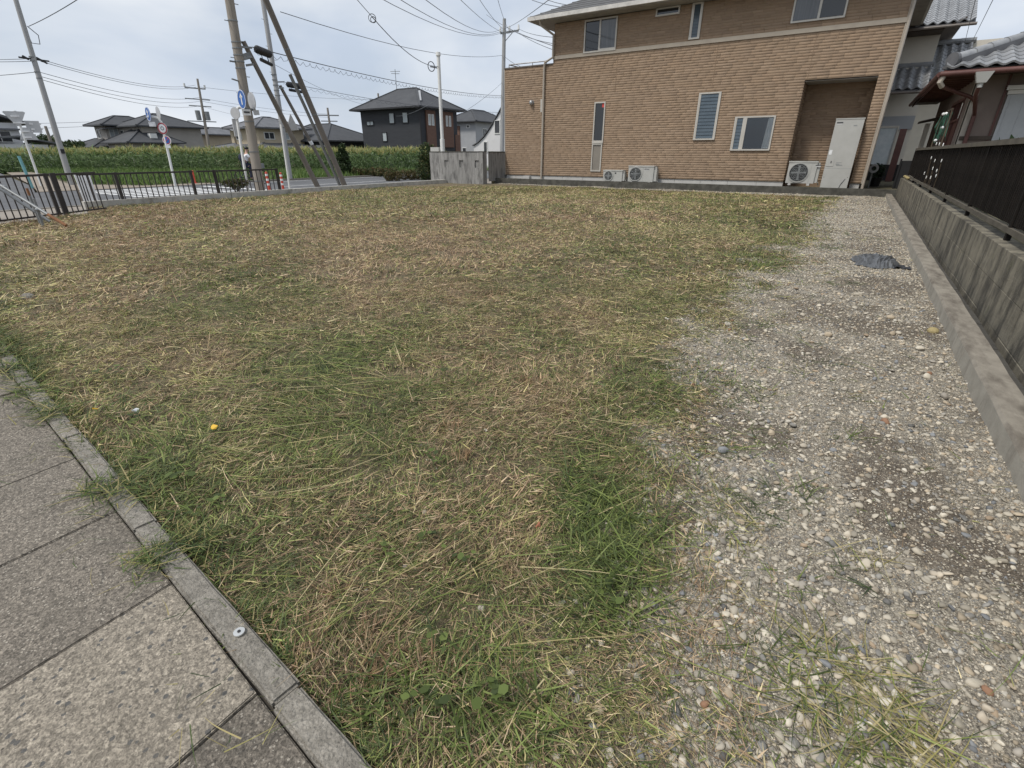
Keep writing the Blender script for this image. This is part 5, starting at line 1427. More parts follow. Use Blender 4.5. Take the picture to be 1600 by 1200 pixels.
single('orange_stone', MB().ball((0.69, 4.4, 0.015), 0.035, 0.04, 0.026, 10, 7), 'yellowstone', 'orange tan stone on the gravel close to the long kerb', 'stone', (0.69, 4.4, 0))

# ================================================================== LEFT EDGE: low wall, railings, pipes
cw = Thing('low_concrete_wall', 'low pale concrete wall along the far left side of the lot', 'wall', (-14.94, 11, 0))
cw.part('body', MB().box(-15.04, -14.84, 4.74, 17.7, -0.4, 0.142), 'lowwall')
for y_ in (8.2, 11.6, 15.0):
    cw.part('joint', MB().box(-14.8395, -14.8375, y_, y_ + 0.012, -0.3, 0.1425), 'joint')

def railing(name, label, p0, p1, z0, z1, posts, nb_, group, low=True):
    p0, p1 = Vector((p0[0], p0[1], 0)), Vector((p1[0], p1[1], 0))
    t = Thing(name, label, 'railing', (p0.x, p0.y, z0), group)
    up = Vector((0, 0, 1))
    t.part('top_rail', MB().bar(p0 + up * (z1 - 0.02), p1 + up * (z1 - 0.02), 0.05, 0.04), 'fence_d')
    if low:
        t.part('bottom_rail', MB().bar(p0 + up * (z0 + 0.045), p1 + up * (z0 + 0.045), 0.035, 0.03), 'fence_d')
    bm_ = MB().box(-0.009, 0.009, -0.009, 0.009, 0, z1 - 0.04 - (z0 + 0.06 if low else z0)).mesh('bar', 'fence_d')
    for i in range(nb_):
        f = (i + 0.5) / nb_
        q = p0.lerp(p1, f)
        link('bar', bm_, t.e, (q.x - p0.x, q.y - p0.y, 0.06 if low else 0))
    for f in posts:
        q = p0.lerp(p1, f)
        t.part('post', MB().box(q.x - 0.03, q.x + 0.03, q.y - 0.03, q.y + 0.03, z0 - 0.25, z1 + 0.01), 'fence_d')
    return t
railing('metal_railing', 'dark metal railing on the low wall, left section nearest the lot corner', (-14.94, 4.8), (-14.94, 7.35), 0.142, 0.735, (0.3, 0.98), 20, 'railings at the left edge of the lot', low=False)
railing('metal_railing', 'dark metal railing on the low wall, section before the zebra crossing and big pole', (-14.94, 7.45), (-14.94, 9.84), 0.142, 0.735, (0.2, 0.99), 19, 'railings at the left edge of the lot', low=False)
railing('metal_railing', 'dark metal railing panel beside the lot corner, just left of the low wall end', (-13.47, 3.93), (-13.98, 4.83), 0.0, 0.79, (0.0, 0.04), 8, 'railings at the left edge of the lot')
railing('metal_railing', 'dark metal railing panel at the left picture edge behind the sloping pipes', (-12.45, 1.95), (-13.44, 3.87), 0.0, 0.79, (0.02, 0.97), 17, 'railings at the left edge of the lot')

pg = Thing('pipe_guard', 'two sloping galvanised pipes with rusty lower end on short posts', 'pipe guard', (-11.8, 3.1, 0))
pg.part('pipe', MB().path([(-12.75, 2.62, 1.0), (-11.50, 3.115, 0.205)], 0.026, 10), 'galv', smooth=True)
pg.part('rusty_end', MB().path([(-11.50, 3.115, 0.205), (-11.23, 3.23, 0.03)], 0.0262, 10), 'rust', smooth=True, label='rusty lower end of the front pipe')
pg.part('pipe', MB().path([(-12.95, 2.70, 0.90), (-12.22, 3.3, 0.02)], 0.026, 10), 'galv', smooth=True)
pg.part('post', MB().box(-11.68, -11.63, 3.02, 3.05, -0.2, 0.28), 'galv')
pg.part('post', MB().box(-12.20, -12.15, 3.13, 3.16, -0.2, 0.48), 'galv')
pg.part('post_tip', MB().box(-12.20, -12.15, 3.13, 3.16, 0.481, 0.60), 'rust')
pg.part('post', MB().box(-12.62, -12.57, 3.28, 3.31, -0.2, 0.40), 'galv')
pg.part('clamp', MB().ball((-11.655, 3.05, 0.28), 0.045, 0.045, 0.035, 9, 6), 'galv')
pg.part('clamp', MB().ball((-12.18, 2.86, 0.63), 0.042, 0.042, 0.035, 9, 6), 'galv')

bd = Thing('sign_board', 'white blank sign board on a stand behind the railing', 'sign board', (-17, 5.6, -0.19))
bd.part('panel', MB().quadbox([(-17.02, 5.46, 0.0), (-17.0, 5.76, 0.0), (-17.03, 5.76, 0.0), (-17.05, 5.46, 0.0), (-17.06, 5.44, 0.70), (-17.04, 5.78, 0.70), (-17.07, 5.78, 0.70), (-17.09, 5.44, 0.70)]), 'signwhite')
bd.part('edge_strip', MB().bar((-16.995, 5.40, -0.02), (-17.045, 5.38, 0.70), 0.05, 0.02), 'pathtan')
bd.part('leg', MB().bar((-17.04, 5.48, -0.19), (-17.06, 5.47, 0.02), 0.03, 0.03), 'galv')
bd.part('leg', MB().bar((-17.03, 5.74, -0.19), (-17.05, 5.74, 0.02), 0.03, 0.03), 'galv')

# ================================================================== POLES
def step_bolts(t, p0, p1, z0, z1, r, dz=0.45):
    k = 0; z = z0
    while z < z1:
        f = (z - p0[2]) / (p1[2] - p0[2])
        x, y = p0[0] + (p1[0] - p0[0]) * f, p0[1] + (p1[1] - p0[1]) * f
        s = 1 if k % 2 else -1
        t.part('step_bolt', MB().bar((x, y + s * r * 0.8, z), (x, y + s * (r + 0.13), z), 0.018, 0.018), 'galv'); z += dz; k += 1
def clampband(t, c, r, w_=0.06):
    t.part('steel_band', MB().cyl((c[0], c[1], c[2] - w_ / 2), (c[0], c[1], c[2] + w_ / 2), r, r, 16), 'galv')
p0, p1 = (-16.2, 9.93, -0.19), (-16.2, 10.31, 8.4)
big = Thing('utility_pole', 'thick grey concrete utility pole nearest the railing, with step bolts', 'utility pole', p0)
big.part('pole', MB().path([p0, p1], [0.148, 0.104], 22), 'pole', smooth=True)
def onbig(z):
    f = (z - p0[2]) / (p1[2] - p0[2]); return (p0[0], p0[1] + (p1[1] - p0[1]) * f, z, 0.148 - 0.044 * f)
step_bolts(big, p0, p1, 1.9, 8, 0.12)
for z in (0.35, 1.2, 2.05, 3.45, 3.62, 3.78, 3.95, 4.1, 4.62):
    q = onbig(z); clampband(big, q[:3], q[3] + 0.012, 0.03)
big.part('cable_bracket', MB().bar((-16.2, 10.15, 4.0), (-16.15, 10.55, 4.02), 0.05, 0.05).bar((-16.2, 10.15, 3.75), (-16.15, 10.5, 3.78), 0.05, 0.05).bar((-16.2, 10.15, 3.6), (-16.2, 9.8, 3.6), 0.04, 0.04), 'galv')
big.part('hanger_bolt', MB().bar((-16.2, 9.75, 3.15), (-16.2, 10.0, 3.1), 0.05, 0.03), 'galv')
st1 = Thing('pole_strut', 'slim dark concrete strut leaning up against the thick utility pole', 'pole strut', (-16.25, 12.23, -0.19))
st1.part('strut', MB().path([(-16.25, 12.30, -0.19), (-16.22, 10.36, 4.16)], [0.092, 0.066], 14), 'strut', smooth=True)
st1.part('clamp_head', MB().bar((-16.2, 10.15, 3.72), (-16.22, 10.52, 3.84), 0.12, 0.16).bar((-16.2, 10.3, 3.55), (-16.22, 10.6, 3.62), 0.06, 0.06), 'galv')
st2 = Thing('pole_strut', 'thick dark concrete strut crossing in front, foot on the low wall line', 'pole strut', (-16.3, 13.5, -0.19))
st2.part('strut', MB().path([(-16.3, 13.52, -0.19), (-16.22, 10.50, 7.6)], [0.098, 0.085], 16), 'strut', smooth=True)
for f in (0.33, 0.56, 0.75):
    a = Vector((-16.3, 13.52, -0.19)).lerp(Vector((-16.22, 10.50, 7.6)), f)
    st2.part('steel_band', MB().cyl(a - Vector((0, -0.008, 0.022)), a + Vector((0, -0.008, 0.022)), 0.101 - 0.013 * f, None, 14), 'galv')
gw = single('strut_pipe', MB().path([(-16.45, 13.33, 0.05), (-16.42, 12.38, 2.40), (-16.40, 11.9, 3.5)], 0.055, 10), 'galv', 'light grey steel pipe running beside the thick dark strut', 'pipe', (-16.45, 13.33, -0.19), smooth=True)
q0, q1 = (-28.4, 19.45, -0.3), (-28.4, 19.72, 9.2)
p2_ = Thing('utility_pole', 'slim pale concrete pole across the road between the two dark struts', 'utility pole', q0)
p2_.part('pole', MB().path([q0, q1], [0.145, 0.11], 18), 'pole_g', smooth=True)
step_bolts(p2_, q0, q1, 1.6, 9, 0.12, 0.6)
for z in (4.1, 4.35, 4.6, 4.85, 5.1): clampband(p2_, (-28.4, 19.58, z), 0.15, 0.035)
p2_.part('cable_bracket', MB().bar((-28.4, 19.58, 4.75), (-28.3, 20.1, 4.8), 0.06, 0.06).bar((-28.4, 19.58, 4.45), (-28.3, 20.0, 4.5), 0.06, 0.06), 'galv')
st3 = Thing('pole_strut', 'thin grey strut of the slim pole across the road, with a white tag', 'pole strut', (-28.4, 22.36, -0.3))
st3.part('strut', MB().path([(-28.4, 22.36, -0.3), (-28.4, 19.85, 4.6)], [0.10, 0.085], 12), 'strut', smooth=True)
st3.part('tag_band', MB().cyl((-28.4, 21.36, 1.65), (-28.4, 21.26, 1.85), 0.105, None, 12), 'signwhite')
lp0, lp1 = (-33.4, 10.42, -0.3), (-33.31, 10.80, 9.4)
lp = Thing('utility_pole', 'tall leaning blue grey pole at the far left beyond the side road', 'utility pole', lp0)
lp.part('pole', MB().path([lp0, lp1], [0.135, 0.08], 16), 'pole_g', smooth=True)
for z in (4.35, 4.6, 5.05, 5.2): clampband(lp, (-33.36, 10.6, z), 0.12, 0.05)
lp.part('insulator_arm', MB().bar((-33.36, 10.1, 5.13), (-33.36, 11.2, 5.10), 0.06, 0.06).bar((-33.36, 10.25, 5.2), (-33.36, 10.45, 5.08), 0.10, 0.07).bar((-33.36, 10.75, 5.2), (-33.36, 11.1, 5.0), 0.09, 0.06), 'black')
lp.part('cable_loop', MB().path([(-33.3, 10.8, 6.4), (-33.3, 11.1, 6.1), (-33.3, 11.05, 5.75), (-33.3, 10.75, 5.75), (-33.3, 10.72, 6.1)], 0.018, 6), 'wire', smooth=True)
lp.part('number_plate', MB().box(-33.24, -33.22, 10.40, 10.55, 1.15, 1.35), 'black')
fp = Thing('utility_pole', 'distant pole with crossarms and a transformer behind the corn', 'utility pole', (-66.3, 35.1, -0.4))
fp.part('pole', MB().path([(-66.3, 35.1, -0.4), (-66.0, 35.6, 8.9)], [0.19, 0.11], 12), 'pole', smooth=True)
fp.part('crossarm', MB().bar((-66.9, 34.4, 8.0), (-65.7, 36.1, 7.9), 0.12, 0.12).bar((-67.0, 34.2, 6.9), (-65.6, 36.3, 6.8), 0.10, 0.10).bar((-66.9, 34.4, 6.2), (-65.5, 36.2, 6.1), 0.1, 0.1), 'galv')
fp.part('insulator', MB().box(-66.95, -66.8, 34.35, 34.5, 8.05, 8.4), 'white')
fp.part('insulator', MB().box(-65.8, -65.65, 36.0, 36.15, 7.95, 8.3), 'white')
fp.part('transformer', MB().cyl((-66.42, 34.95, 4.7), (-66.42, 34.95, 5.7), 0.26, None, 12).cyl((-65.88, 35.7, 4.7), (-65.88, 35.7, 5.6), 0.26, None, 12).bar((-67.1, 33.9, 4.6), (-65.5, 36.4, 4.55), 0.1, 0.1), 'galv')
p7 = Thing('utility_pole', 'grey pole with a crossarm just left of the tan house, standing far behind', 'utility pole', (-25.8, 38.1, -0.3))
p7.part('pole', MB().path([(-25.8, 38.1, -0.3), (-25.54, 38.26, 10.5)], [0.20, 0.13], 14), 'pole_g', smooth=True)
p7.part('crossarm', MB().bar((-25.75, 38.0, 9.55), (-24.6, 38.85, 9.75), 0.1, 0.12), 'galv')
for f in (0.0, 0.5, 1.0):
    a = Vector((-25.75, 38.0, 9.62)).lerp(Vector((-24.62, 38.83, 9.80)), f)
    p7.part('insulator', MB().cyl(a, a + Vector((0, 0, 0.32)), 0.09, 0.06, 10), 'white')
p7.part('brace', MB().bar((-25.6, 38.15, 8.9), (-25.0, 38.55, 9.6), 0.05, 0.05), 'galv')
sp = Thing('service_pole', 'white steel service pole behind the board marked concrete wall', 'pole', (-16.6, 19.6, -0.2))
sp.part('pole', MB().path([(-16.58, 19.6, 1.75), (-16.55, 19.6, 5.02)], 0.075, 14), 'white', smooth=True)
sp.part('lower_pole', MB().path([(-16.6, 19.6, -0.2), (-16.58, 19.6, 1.76)], 0.105, 14), 'white', smooth=True)
sp.part('cap', MB().cyl((-16.55, 19.6, 5.0), (-16.55, 19.6, 5.13), 0.11, 0.10, 14), 'white')
sp.part('meter_cabinet', MB().box(-17.25, -16.75, 19.5, 19.75, 0.75, 1.42), 'offwhite')
sp.part('cable_clamp', MB().disc((-16.9, 19.5, 4.62), (0, 1, 0.2), 0.2, 0.02, 16, ring=0.17).bar((-16.6, 19.55, 4.55), (-16.95, 19.5, 4.62), 0.05, 0.05), 'wire')
fpole = [(-62.3, 50.2, 6.75, 'short distant pole top above the low charcoal house'), (-65.0, 62.25, 9.55, 'distant pole with a crossarm at the left eave of the black house'), (-76.5, 23.35, 3.9, 'short bare pole among the far left trees')]
for (x, y, z, lab) in fpole:
    t = Thing('utility_pole', lab, 'utility pole', (x, y, -0.4))
    t.part('pole', MB().path([(x, y, -0.4), (x, y, z)], [0.2, 0.13], 10), 'pole', smooth=True)
    if z > 4:
        t.part('crossarm', MB().bar((x - 0.9, y - 1.0, z - 0.9), (x + 0.9, y + 1.0, z - 0.9), 0.14, 0.14).bar((x - 0.7, y - 0.8, z - 1.6), (x + 0.7, y + 0.8, z - 1.6), 0.12, 0.12), 'galv')

# ================================================================== ROAD SIGNS
def round_sign(t, c, nrm, r, kind):
    nrm = Vector(nrm).normalized(); c = Vector(c)
    if kind == 'blue':
        s = t.part('sign_disc', MB().disc(c, nrm, r, 0.02, 24), 'sign_blue')
        x = Vector((0, 0, 1)).cross(nrm).normalized(); u = nrm.cross(x)
        f = c + nrm * 0.0125
        m_ = MB()
        m_.bar(f - u * r * 0.55, f + u * r * 0.35, r * 0.22, 0.004, nrm)
        m_.prism([f + u * r * 0.65 - nrm * 0.002, f + u * r * 0.2 - x * r * 0.38 - nrm * 0.002, f + u * r * 0.2 + x * r * 0.38 - nrm * 0.002], nrm * 0.004)
        t.part('emblem', m_, 'signwhite', parent=s)
        t.part('rim', MB().disc(c + nrm * 0.0115, nrm, r, 0.003, 24, ring=r * 0.93), 'signwhite', parent=s)
    elif kind == 'back':
        t.part('sign_back', MB().disc(c, nrm, r, 0.02, 24), 'sign_w')
    elif kind == 'red':
        s = t.part('sign_disc', MB().disc(c, nrm, r, 0.02, 24), 'signwhite')
        t.part('rim', MB().disc(c + nrm * 0.012, nrm, r, 0.005, 24, ring=r * 0.76), 'signred', parent=s)
        t.part('emblem', MB().disc(c + nrm * 0.012, nrm, r * 0.35, 0.004, 12, ring=r * 0.24), 'mark', parent=s)
    elif kind == 'nopark':
        s = t.part('sign_disc', MB().disc(c, nrm, r, 0.02, 24), 'signwhite')
        t.part('field', MB().disc(c + nrm * 0.012, nrm, r * 0.66, 0.005, 20), 'sign_blue', parent=s)
        t.part('rim', MB().disc(c + nrm * 0.012, nrm, r * 0.86, 0.005, 24, ring=r * 0.661), 'signred', parent=s)
        x = Vector((0, 0, 1)).cross(nrm).normalized(); u = nrm.cross(x)
        t.part('slash', MB().bar(c + nrm * 0.017 - (x + u) * r * 0.5, c + nrm * 0.017 + (x + u) * r * 0.5, r * 0.16, 0.004, nrm), 'signred', parent=s)
cd = Vector((0.77, -0.64, 0)).normalized()       # towards the lot
s2 = Thing('road_sign', 'white bent pole with blue round sign and two small no parking discs before the corn', 'road sign', (-28.0, 12.85, -0.3))
s2.part('pole', MB().path([(-28.0, 12.82, -0.3), (-27.97, 12.93, 2.25), (-27.98, 12.93, 2.5), (-28.03, 12.85, 2.66), (-28.12, 12.7, 2.7), (-28.2, 12.5, 2.68)], 0.055, 12), 'white', smooth=True)
round_sign(s2, (-28.17, 12.55, 2.80), (-0.12, -1, 0), 0.29, 'blue')
round_sign(s2, (-28.0, 12.92, 2.86), (-0.15, -1, 0), 0.27, 'back')
s2.part('small_plate', MB().bar((-28.2, 12.48, 2.39), (-28.1, 12.72, 2.39), 0.03, 0.19), 'signwhite')
round_sign(s2, (-27.90, 12.88, 2.22), (0.45, -0.9, 0), 0.24, 'red')
round_sign(s2, (-27.89, 12.93, 1.72), (0.5, -0.87, 0), 0.20, 'nopark')
s2.part('note_plate', MB().bar((-27.96, 12.82, 1.45), (-27.82, 12.99, 1.45), 0.02, 0.12), 'signwhite')
s1 = Thing('road_sign', 'white pole carrying grey backed triangular and square sign plates at the far left', 'road sign', (-33.5, 9.24, -0.3))
s1.part('pole', MB().path([(-33.51, 9.24, -0.3), (-33.5, 9.30, 2.95)], 0.05, 10), 'white', smooth=True)
def plate(t, name, pts2, c, nrm, m_='sign_w', th=0.015):
    nrm = Vector(nrm).normalized(); x = Vector((0, 0, 1)).cross(nrm).normalized(); u = Vector((0, 0, 1))
    return t.part(name, MB().prism([Vector(c) + x * a + u * b for a, b in pts2], nrm * th), m_)
nl = (0.9, -0.43, 0)
plate(s1, 'triangle_plate', [(-0.40, 0.26), (-0.34, 0.30), (0.34, 0.30), (0.40, 0.26), (0.07, -0.30), (-0.07, -0.30)], (-33.45, 9.22, 2.62), nl)
plate(s1, 'square_plate', [(-0.26, -0.25), (0.26, -0.25), (0.26, 0.25), (-0.26, 0.25)], (-33.35, 9.72, 2.30), nl)
plate(s1, 'lower_plate', [(-0.34, -0.24), (0.34, -0.24), (0.12, 0.28), (-0.12, 0.28)], (-33.42, 9.42, 1.98), nl)
for (dy, z) in [(0.0, 2.72), (0.0, 2.45), (0.55, 2.42), (0.55, 2.2), (0.15, 2.1), (0.15, 1.85)]:
    s1.part('bracket', MB().bar((-33.40 + 0.09 * dy, 9.05 + dy, z), (-33.38 + 0.09 * dy, 9.48 + dy, z), 0.03, 0.06), 'signwhite')
single('marker_post', MB().path([(-31.9, 8.45, -0.3), (-31.92, 8.40, 1.05)], 0.06, 10), 'teal', 'pale teal marker post at the far left verge', 'post', (-31.9, 8.42, -0.3))
s3 = Thing('road_sign', 'white hooked pole with a round mirror back in front of the thick utility pole', 'road sign', (-17.0, 9.99, -0.19))
s3.part('pole', MB().path([(-17.0, 9.98, -0.19), (-17.0, 10.13, 2.2), (-17.0, 10.16, 2.36), (-17.0, 10.24, 2.46), (-17.0, 10.40, 2.5)], 0.042, 12), 'white', smooth=True)
round_sign(s3, (-16.93, 10.07, 2.30), (0.35, -0.94, 0), 0.165, 'back')
s3.part('narrow_plate_back', MB().quadbox([(-17.06, 9.98, 1.65), (-17.04, 10.08, 1.65), (-17.07, 10.08, 1.65), (-17.09, 9.98, 1.65), (-17.06, 10.0, 2.15), (-17.04, 10.10, 2.15), (-17.07, 10.10, 2.15), (-17.09, 10.0, 2.15)]), 'sign_w')
s4 = Thing('road_sign', 'blue round sign and its grey backed twin clamped in front of the thick utility pole', 'road sign', (-15.72, 9.8, 2.0))
round_sign(s4, (-15.72, 9.64, 2.59), (-0.12, -1, 0), 0.25, 'blue')
round_sign(s4, (-15.70, 9.93, 2.57), (-0.14, -1, 0), 0.235, 'back')
s4.part('clamp_arm', MB().bar((-15.72, 9.66, 2.36), (-15.72, 9.98, 2.34), 0.04, 0.05).bar((-15.70, 9.97, 2.2), (-15.70, 9.97, 2.8), 0.05, 0.04).bar((-15.72, 9.9, 2.34), (-16.1, 10.05, 2.34), 0.04, 0.04), 'galv')
s4.part('note_plate', MB().bar((-15.70, 9.56, 2.26), (-15.66, 9.80, 2.26), 0.02, 0.16), 'signwhite')
s4.part('note_print', MB().bar((-15.684, 9.60, 2.26), (-15.652, 9.77, 2.26), 0.004, 0.05), 'mark')
s4.part('note_plate', MB().bar((-15.68, 9.90, 2.27), (-15.64, 10.06, 2.27), 0.02, 0.13), 'sign_w')
s5 = Thing('road_sign', 'slim white pole with a grey triangular sign back between the struts', 'road sign', (-17.0, 11.56, -0.19))
s5.part('pole', MB().path([(-17.0, 11.55, -0.19), (-17.0, 11.66, 2.05)], 0.034, 10), 'white', smooth=True)
s5.part('triangle_back', MB().prism([(-16.95, 12.05, 2.40), (-16.97, 11.80, 1.86), (-16.93, 12.28, 1.90)], (0.015, 0, 0)), 'sign_w')
s5.part('clamp_arm', MB().bar((-17.0, 11.64, 1.95), (-16.97, 12.05, 2.0), 0.03, 0.04), 'galv')
def bollard(x, y, z0, h, lab, striped=True):
    t = Thing('traffic_bollard', lab, 'bollard', (x, y, z0), 'orange traffic bollards by the road')
    t.part('base', MB().cyl((x, y, z0), (x, y, z0 + 0.05), 0.11, 0.09, 14), 'orange')
    t.part('tube', MB().path([(x, y, z0 + 0.05), (x, y, z0 + h)], [0.045, 0.042], 12), 'orange', smooth=True)
    if striped:
        for k in (0.40, 0.62, 0.84):
            t.part('white_band', MB().cyl((x, y, z0 + h * k), (x, y, z0 + h * k + 0.07), 0.0475, None, 12), 'signwhite')
    t.part('cap', MB().ball((x, y, z0 + h), 0.045, 0.045, 0.03, 10, 5), 'orange')
bollard(-18.0, 11.40, -0.19, 0.72, 'orange bollard with white bands, right beside the thick pole')
bollard(-18.0, 11.97, -0.19, 0.68, 'orange bollard with white bands, next to the slim white sign pole')
bollard(-29.5, 14.53, -0.3, 0.62, 'plain orange bollard across the zebra crossing before the corn', False)

# ================================================================== OVERHEAD CABLES
def cable(a, b, r, sag, label, m_='wire', group=None, n=14, curl=0):
    a, b = Vector(a), Vector(b)
    pts = []
    for i in range(n + 1):
        f = i / n
        p = a.lerp(b, f); p.z -= sag * 4 * f * (1 - f)
        pts.append(p)
    mb_ = MB().path(pts, r * 0.62, 5)
    if curl:
        cp = []
        m = int((b - a).length / 0.12)
        for i in range(m + 1):
            f = i / m; p = a.lerp(b, f); p.z -= sag * 4 * f * (1 - f) + 0.12
            p.z += 0.07 * math.sin(i * 1.9); p.x += 0.05 * math.cos(i * 1.9); cp.append(p)
        mb_.path(cp, 0.007, 4)
    return single('overhead_cable', mb_, m_, label, 'cable', tuple(a), group)
B_ = (-16.2, 10.25, 0)
cable((-33.28, 10.85, 6.4), (-14.0, 8.1, 5.9), 0.022, 0.15, 'single cable rising from the tall far left pole towards the top of the picture')
for za, lab in ((5.12, 'upper of the twin thin cables leaving the far left pole leftwards'), (5.02, 'lower of the twin thin cables leaving the far left pole leftwards')):
    cable((-33.36, 10.5, za), (-60, 12.0, za + 2.6), 0.02, 0.15, lab, group='twin cables at the left edge')
cable((-33.37, 10.5, 4.59), (-60, 11.4, 6.3), 0.022, 0.15, 'lower cable leaving the far left pole towards the picture edge')
for (za, zb, lab) in [(5.14, 8.26, 'topmost thin cable from the far left pole to the distant transformer pole'), (5.05, 8.05, 'second thin cable from the top between the far left pole and transformer pole')]:
    cable((-33.3, 10.85, za), (-66.17, 35.3, zb), 0.021, 0.55, lab, group='upper cables to the transformer pole')
for (za, zb, lab) in [(4.6, 7.05, 'third cable down between the far left pole and the transformer pole'), (4.42, 6.67, 'fourth cable down between the far left pole and the transformer pole'), (4.29, 6.21, 'lowest cable between the far left pole and the distant transformer pole')]:
    cable((-33.32, 10.7, za), (-66.12, 35.42, zb), 0.021, 0.55, lab, group='lower cables to the transformer pole')
cable((-65.99, 35.64, 8.09), (-65.0, 62.25, 8.7), 0.026, 0.3, 'cable from the top of the transformer pole to the pole by the black house eave', 'wire_g')
for (za, zb, lab) in [(6.99, 6.0, 'upper faint cable from the transformer pole to the short distant pole'), (6.67, 5.6, 'lower faint cable from the transformer pole to the short distant pole')]:
    cable((-66.08, 35.47, za), (-62.3, 50.2, zb), 0.024, 0.25, lab, 'wire_g', 'faint cables over the charcoal house')
cable((-66.11, 35.41, 6.15), (-52, 33.6, 4.2), 0.02, 0.1, 'faint drop cable from the transformer pole to the tan plastered house', 'wire_g')
for (za, zb, lab) in [(3.9, 5.4, 'upper of two low cables behind the far left sign plates'), (3.4, 4.9, 'lower of two low cables behind the far left sign plates')]:
    cable((-70, 8.0, za - 0.4), (-86, 31, zb - 0.5), 0.03, 0.2, lab, 'wire_g', 'low far left cables')
cA = cable((-16.2, 10.6, 4.05), (-25.74, 38.12, 5.39), 0.022, 0.28, 'heavy curled cable from the thick pole clamp to the pole beside the tan house', curl=1)
cable((-28.35, 20.0, 4.8), (-25.75, 38.12, 4.19), 0.02, 0.3, 'curled cable from the slim pale pole to the pole beside the tan house', curl=1)
for (c, d, lab, s) in [((-16.22, 10.95, 3.98), (-0.22, 0.62, -0.05), 'black splice case hanging on the cable beside the thick pole', 0.11), ((-28.3, 20.7, 4.68), (-0.05, 1.0, -0.02), 'black splice case hanging on the cable beside the slim pale pole', 0.15)]:
    t = Thing('splice_case', lab, 'cable box', c, 'black cable splice cases')
    a = Vector(c) - Vector(d) * 0.5; b = Vector(c) + Vector(d) * 0.5
    t.part('case', MB().path([a, a.lerp(b, 0.08), a.lerp(b, 0.92), b], [s * 0.5, s, s, s * 0.5], 10), 'black', smooth=True)
    a2 = a + Vector((0, 0.12, -0.26)); b2 = b + Vector((0, -0.02, -0.27))
    t.part('lower_tube', MB().path([a2, b2], s * 0.5, 8), 'black')
    t.part('strap', MB().bar(a.lerp(b, 0.3), a2.lerp(b2, 0.2), 0.02, 0.02).bar(a.lerp(b, 0.7), a2.lerp(b2, 0.8), 0.02, 0.02), 'black')
cable((-16.30, 11.85, 5.15), (-25.68, 38.16, 8.14), 0.018, 0.5, 'thin cable from the thick strut sloping down to the pole beside the tan house')
cD = cable((-9.0, 7.2, 4.55), (-11.53, 11.1, 4.36), 0.012, 0.0, 'dark drop wire entering at the top middle of the picture')
cable((-11.53, 11.1, 4.36), (-16.55, 19.55, 4.6), 0.018, 0.28, 'thick drop wire hanging down to the white steel service pole')
t = Thing('wire_coil', 'small black wire loop where the drop wires join at the top middle', 'wire loop', (-11.53, 11.1, 4.36))
t.part('loop', MB().disc((-11.53, 11.1, 4.33), (0.7, -0.7, 0), 0.10, 0.012, 16, ring=0.085).disc((-11.56, 11.16, 4.31), (0.7, -0.6, 0.1), 0.075, 0.012, 16, ring=0.06), 'wire')
for (a, zb, lab) in [((-10.0, 7.2, 4.80), 9.62, 'lowest of three thin cables fanning over the sky to the crossarm pole'), ((-9.4, 7.6, 4.72), 9.74, 'middle of three thin cables fanning over the sky to the crossarm pole'), ((-8.2, 7.2, 4.62), 9.88, 'highest of three thin cables fanning over the sky to the crossarm pole')]:
    cable(a, (-25.7, 38.15, zb), 0.016, 0.75, lab, group='upper fan of cables')
for (a, zb, lab) in [((-8.3, 9.2, 4.75), 9.55, 'fine cable above the white service pole, left of three reaching the crossarm pole'), ((-8.0, 9.9, 4.92), 9.68, 'fine cable above the white service pole, middle of three reaching the crossarm pole'), ((-7.6, 10.6, 5.1), 9.8, 'fine cable above the white service pole, right of three reaching the crossarm pole')]:
    cable(a, (-25.2, 38.5, zb), 0.014, 0.35, lab, 'wire_g', group='upper fan of cables')
cable((-28.4, 19.7, 5.6), (-65.0, 62.25, 7.9), 0.018, 0.6, 'fine cable from the slim pale pole to the pole by the black house eave', 'wire_g')
cable((-25.55, 38.25, 9.86), (-7.0, 12.8, 4.62), 0.016, 0.1, 'thin cable running from the crossarm pole up over the tan house roof')
for (a, b, lab) in [((-24.6, 38.85, 9.85), (-11.4, 21.2, 5.4), 'uppermost service wire from the crossarm pole to the tan house upper wall'), ((-24.9, 38.65, 9.8), (-11.4, 21.2, 4.9), 'third service wire down from the crossarm to the tan house'), ((-25.1, 38.5, 9.8), (-11.4, 21.2, 5.15), 'second service wire down from the crossarm to the tan house'), ((-25.56, 38.25, 8.08), (-12.3, 20.6, 4.25), 'lowest service wire, leaving the crossarm pole below the crossarm for the tan house balcony')]:
    cable(a, b, 0.02, 0.12, lab, group='service wires to the tan house')
cable((-34.78, 48.89, 13.66), (-14.5, 26.26, 6.09), 0.03, 0.2, 'cable crossing high above the crossarm pole', 'wire_g')
for (a, b, lab) in [((-15.51, 25.68, 8.0), (-11.0, 21.05, 6.3), 'left one of two short wires in the sky above the tan house roof edge'), ((-14.83, 26.08, 7.99), (-10.6, 21.27, 6.35), 'right one of two short wires in the sky above the tan house roof edge')]:
    cable(a, b, 0.02, 0.05, lab, group='wires above the tan house roof edge')
for (a, b, lab) in [((0.9, 12.4, 3.75), (2.18, 27.92, 4.9), 'left one of two thin wires above the silver tile roof at top right'), ((1.2, 12.4, 3.72), (2.38, 27.9, 4.94), 'right one of two thin wires above the silver tile roof at top right')]:
    cable(a, b, 0.011, 0.02, lab, group='wires over the right hand roof')
cable((-16.6, 19.6, 3.4), (-44.3, 44.4, 4.9), 0.016, 0.25, 'faint wire from the white service pole to the black house', 'wire_g')
cable((-17.4, 22.0, 2.9), (-25.7, 38.1, 6.3), 0.016, 0.1, 'faint stay wire rising to the crossarm pole from the left', 'wire_g')
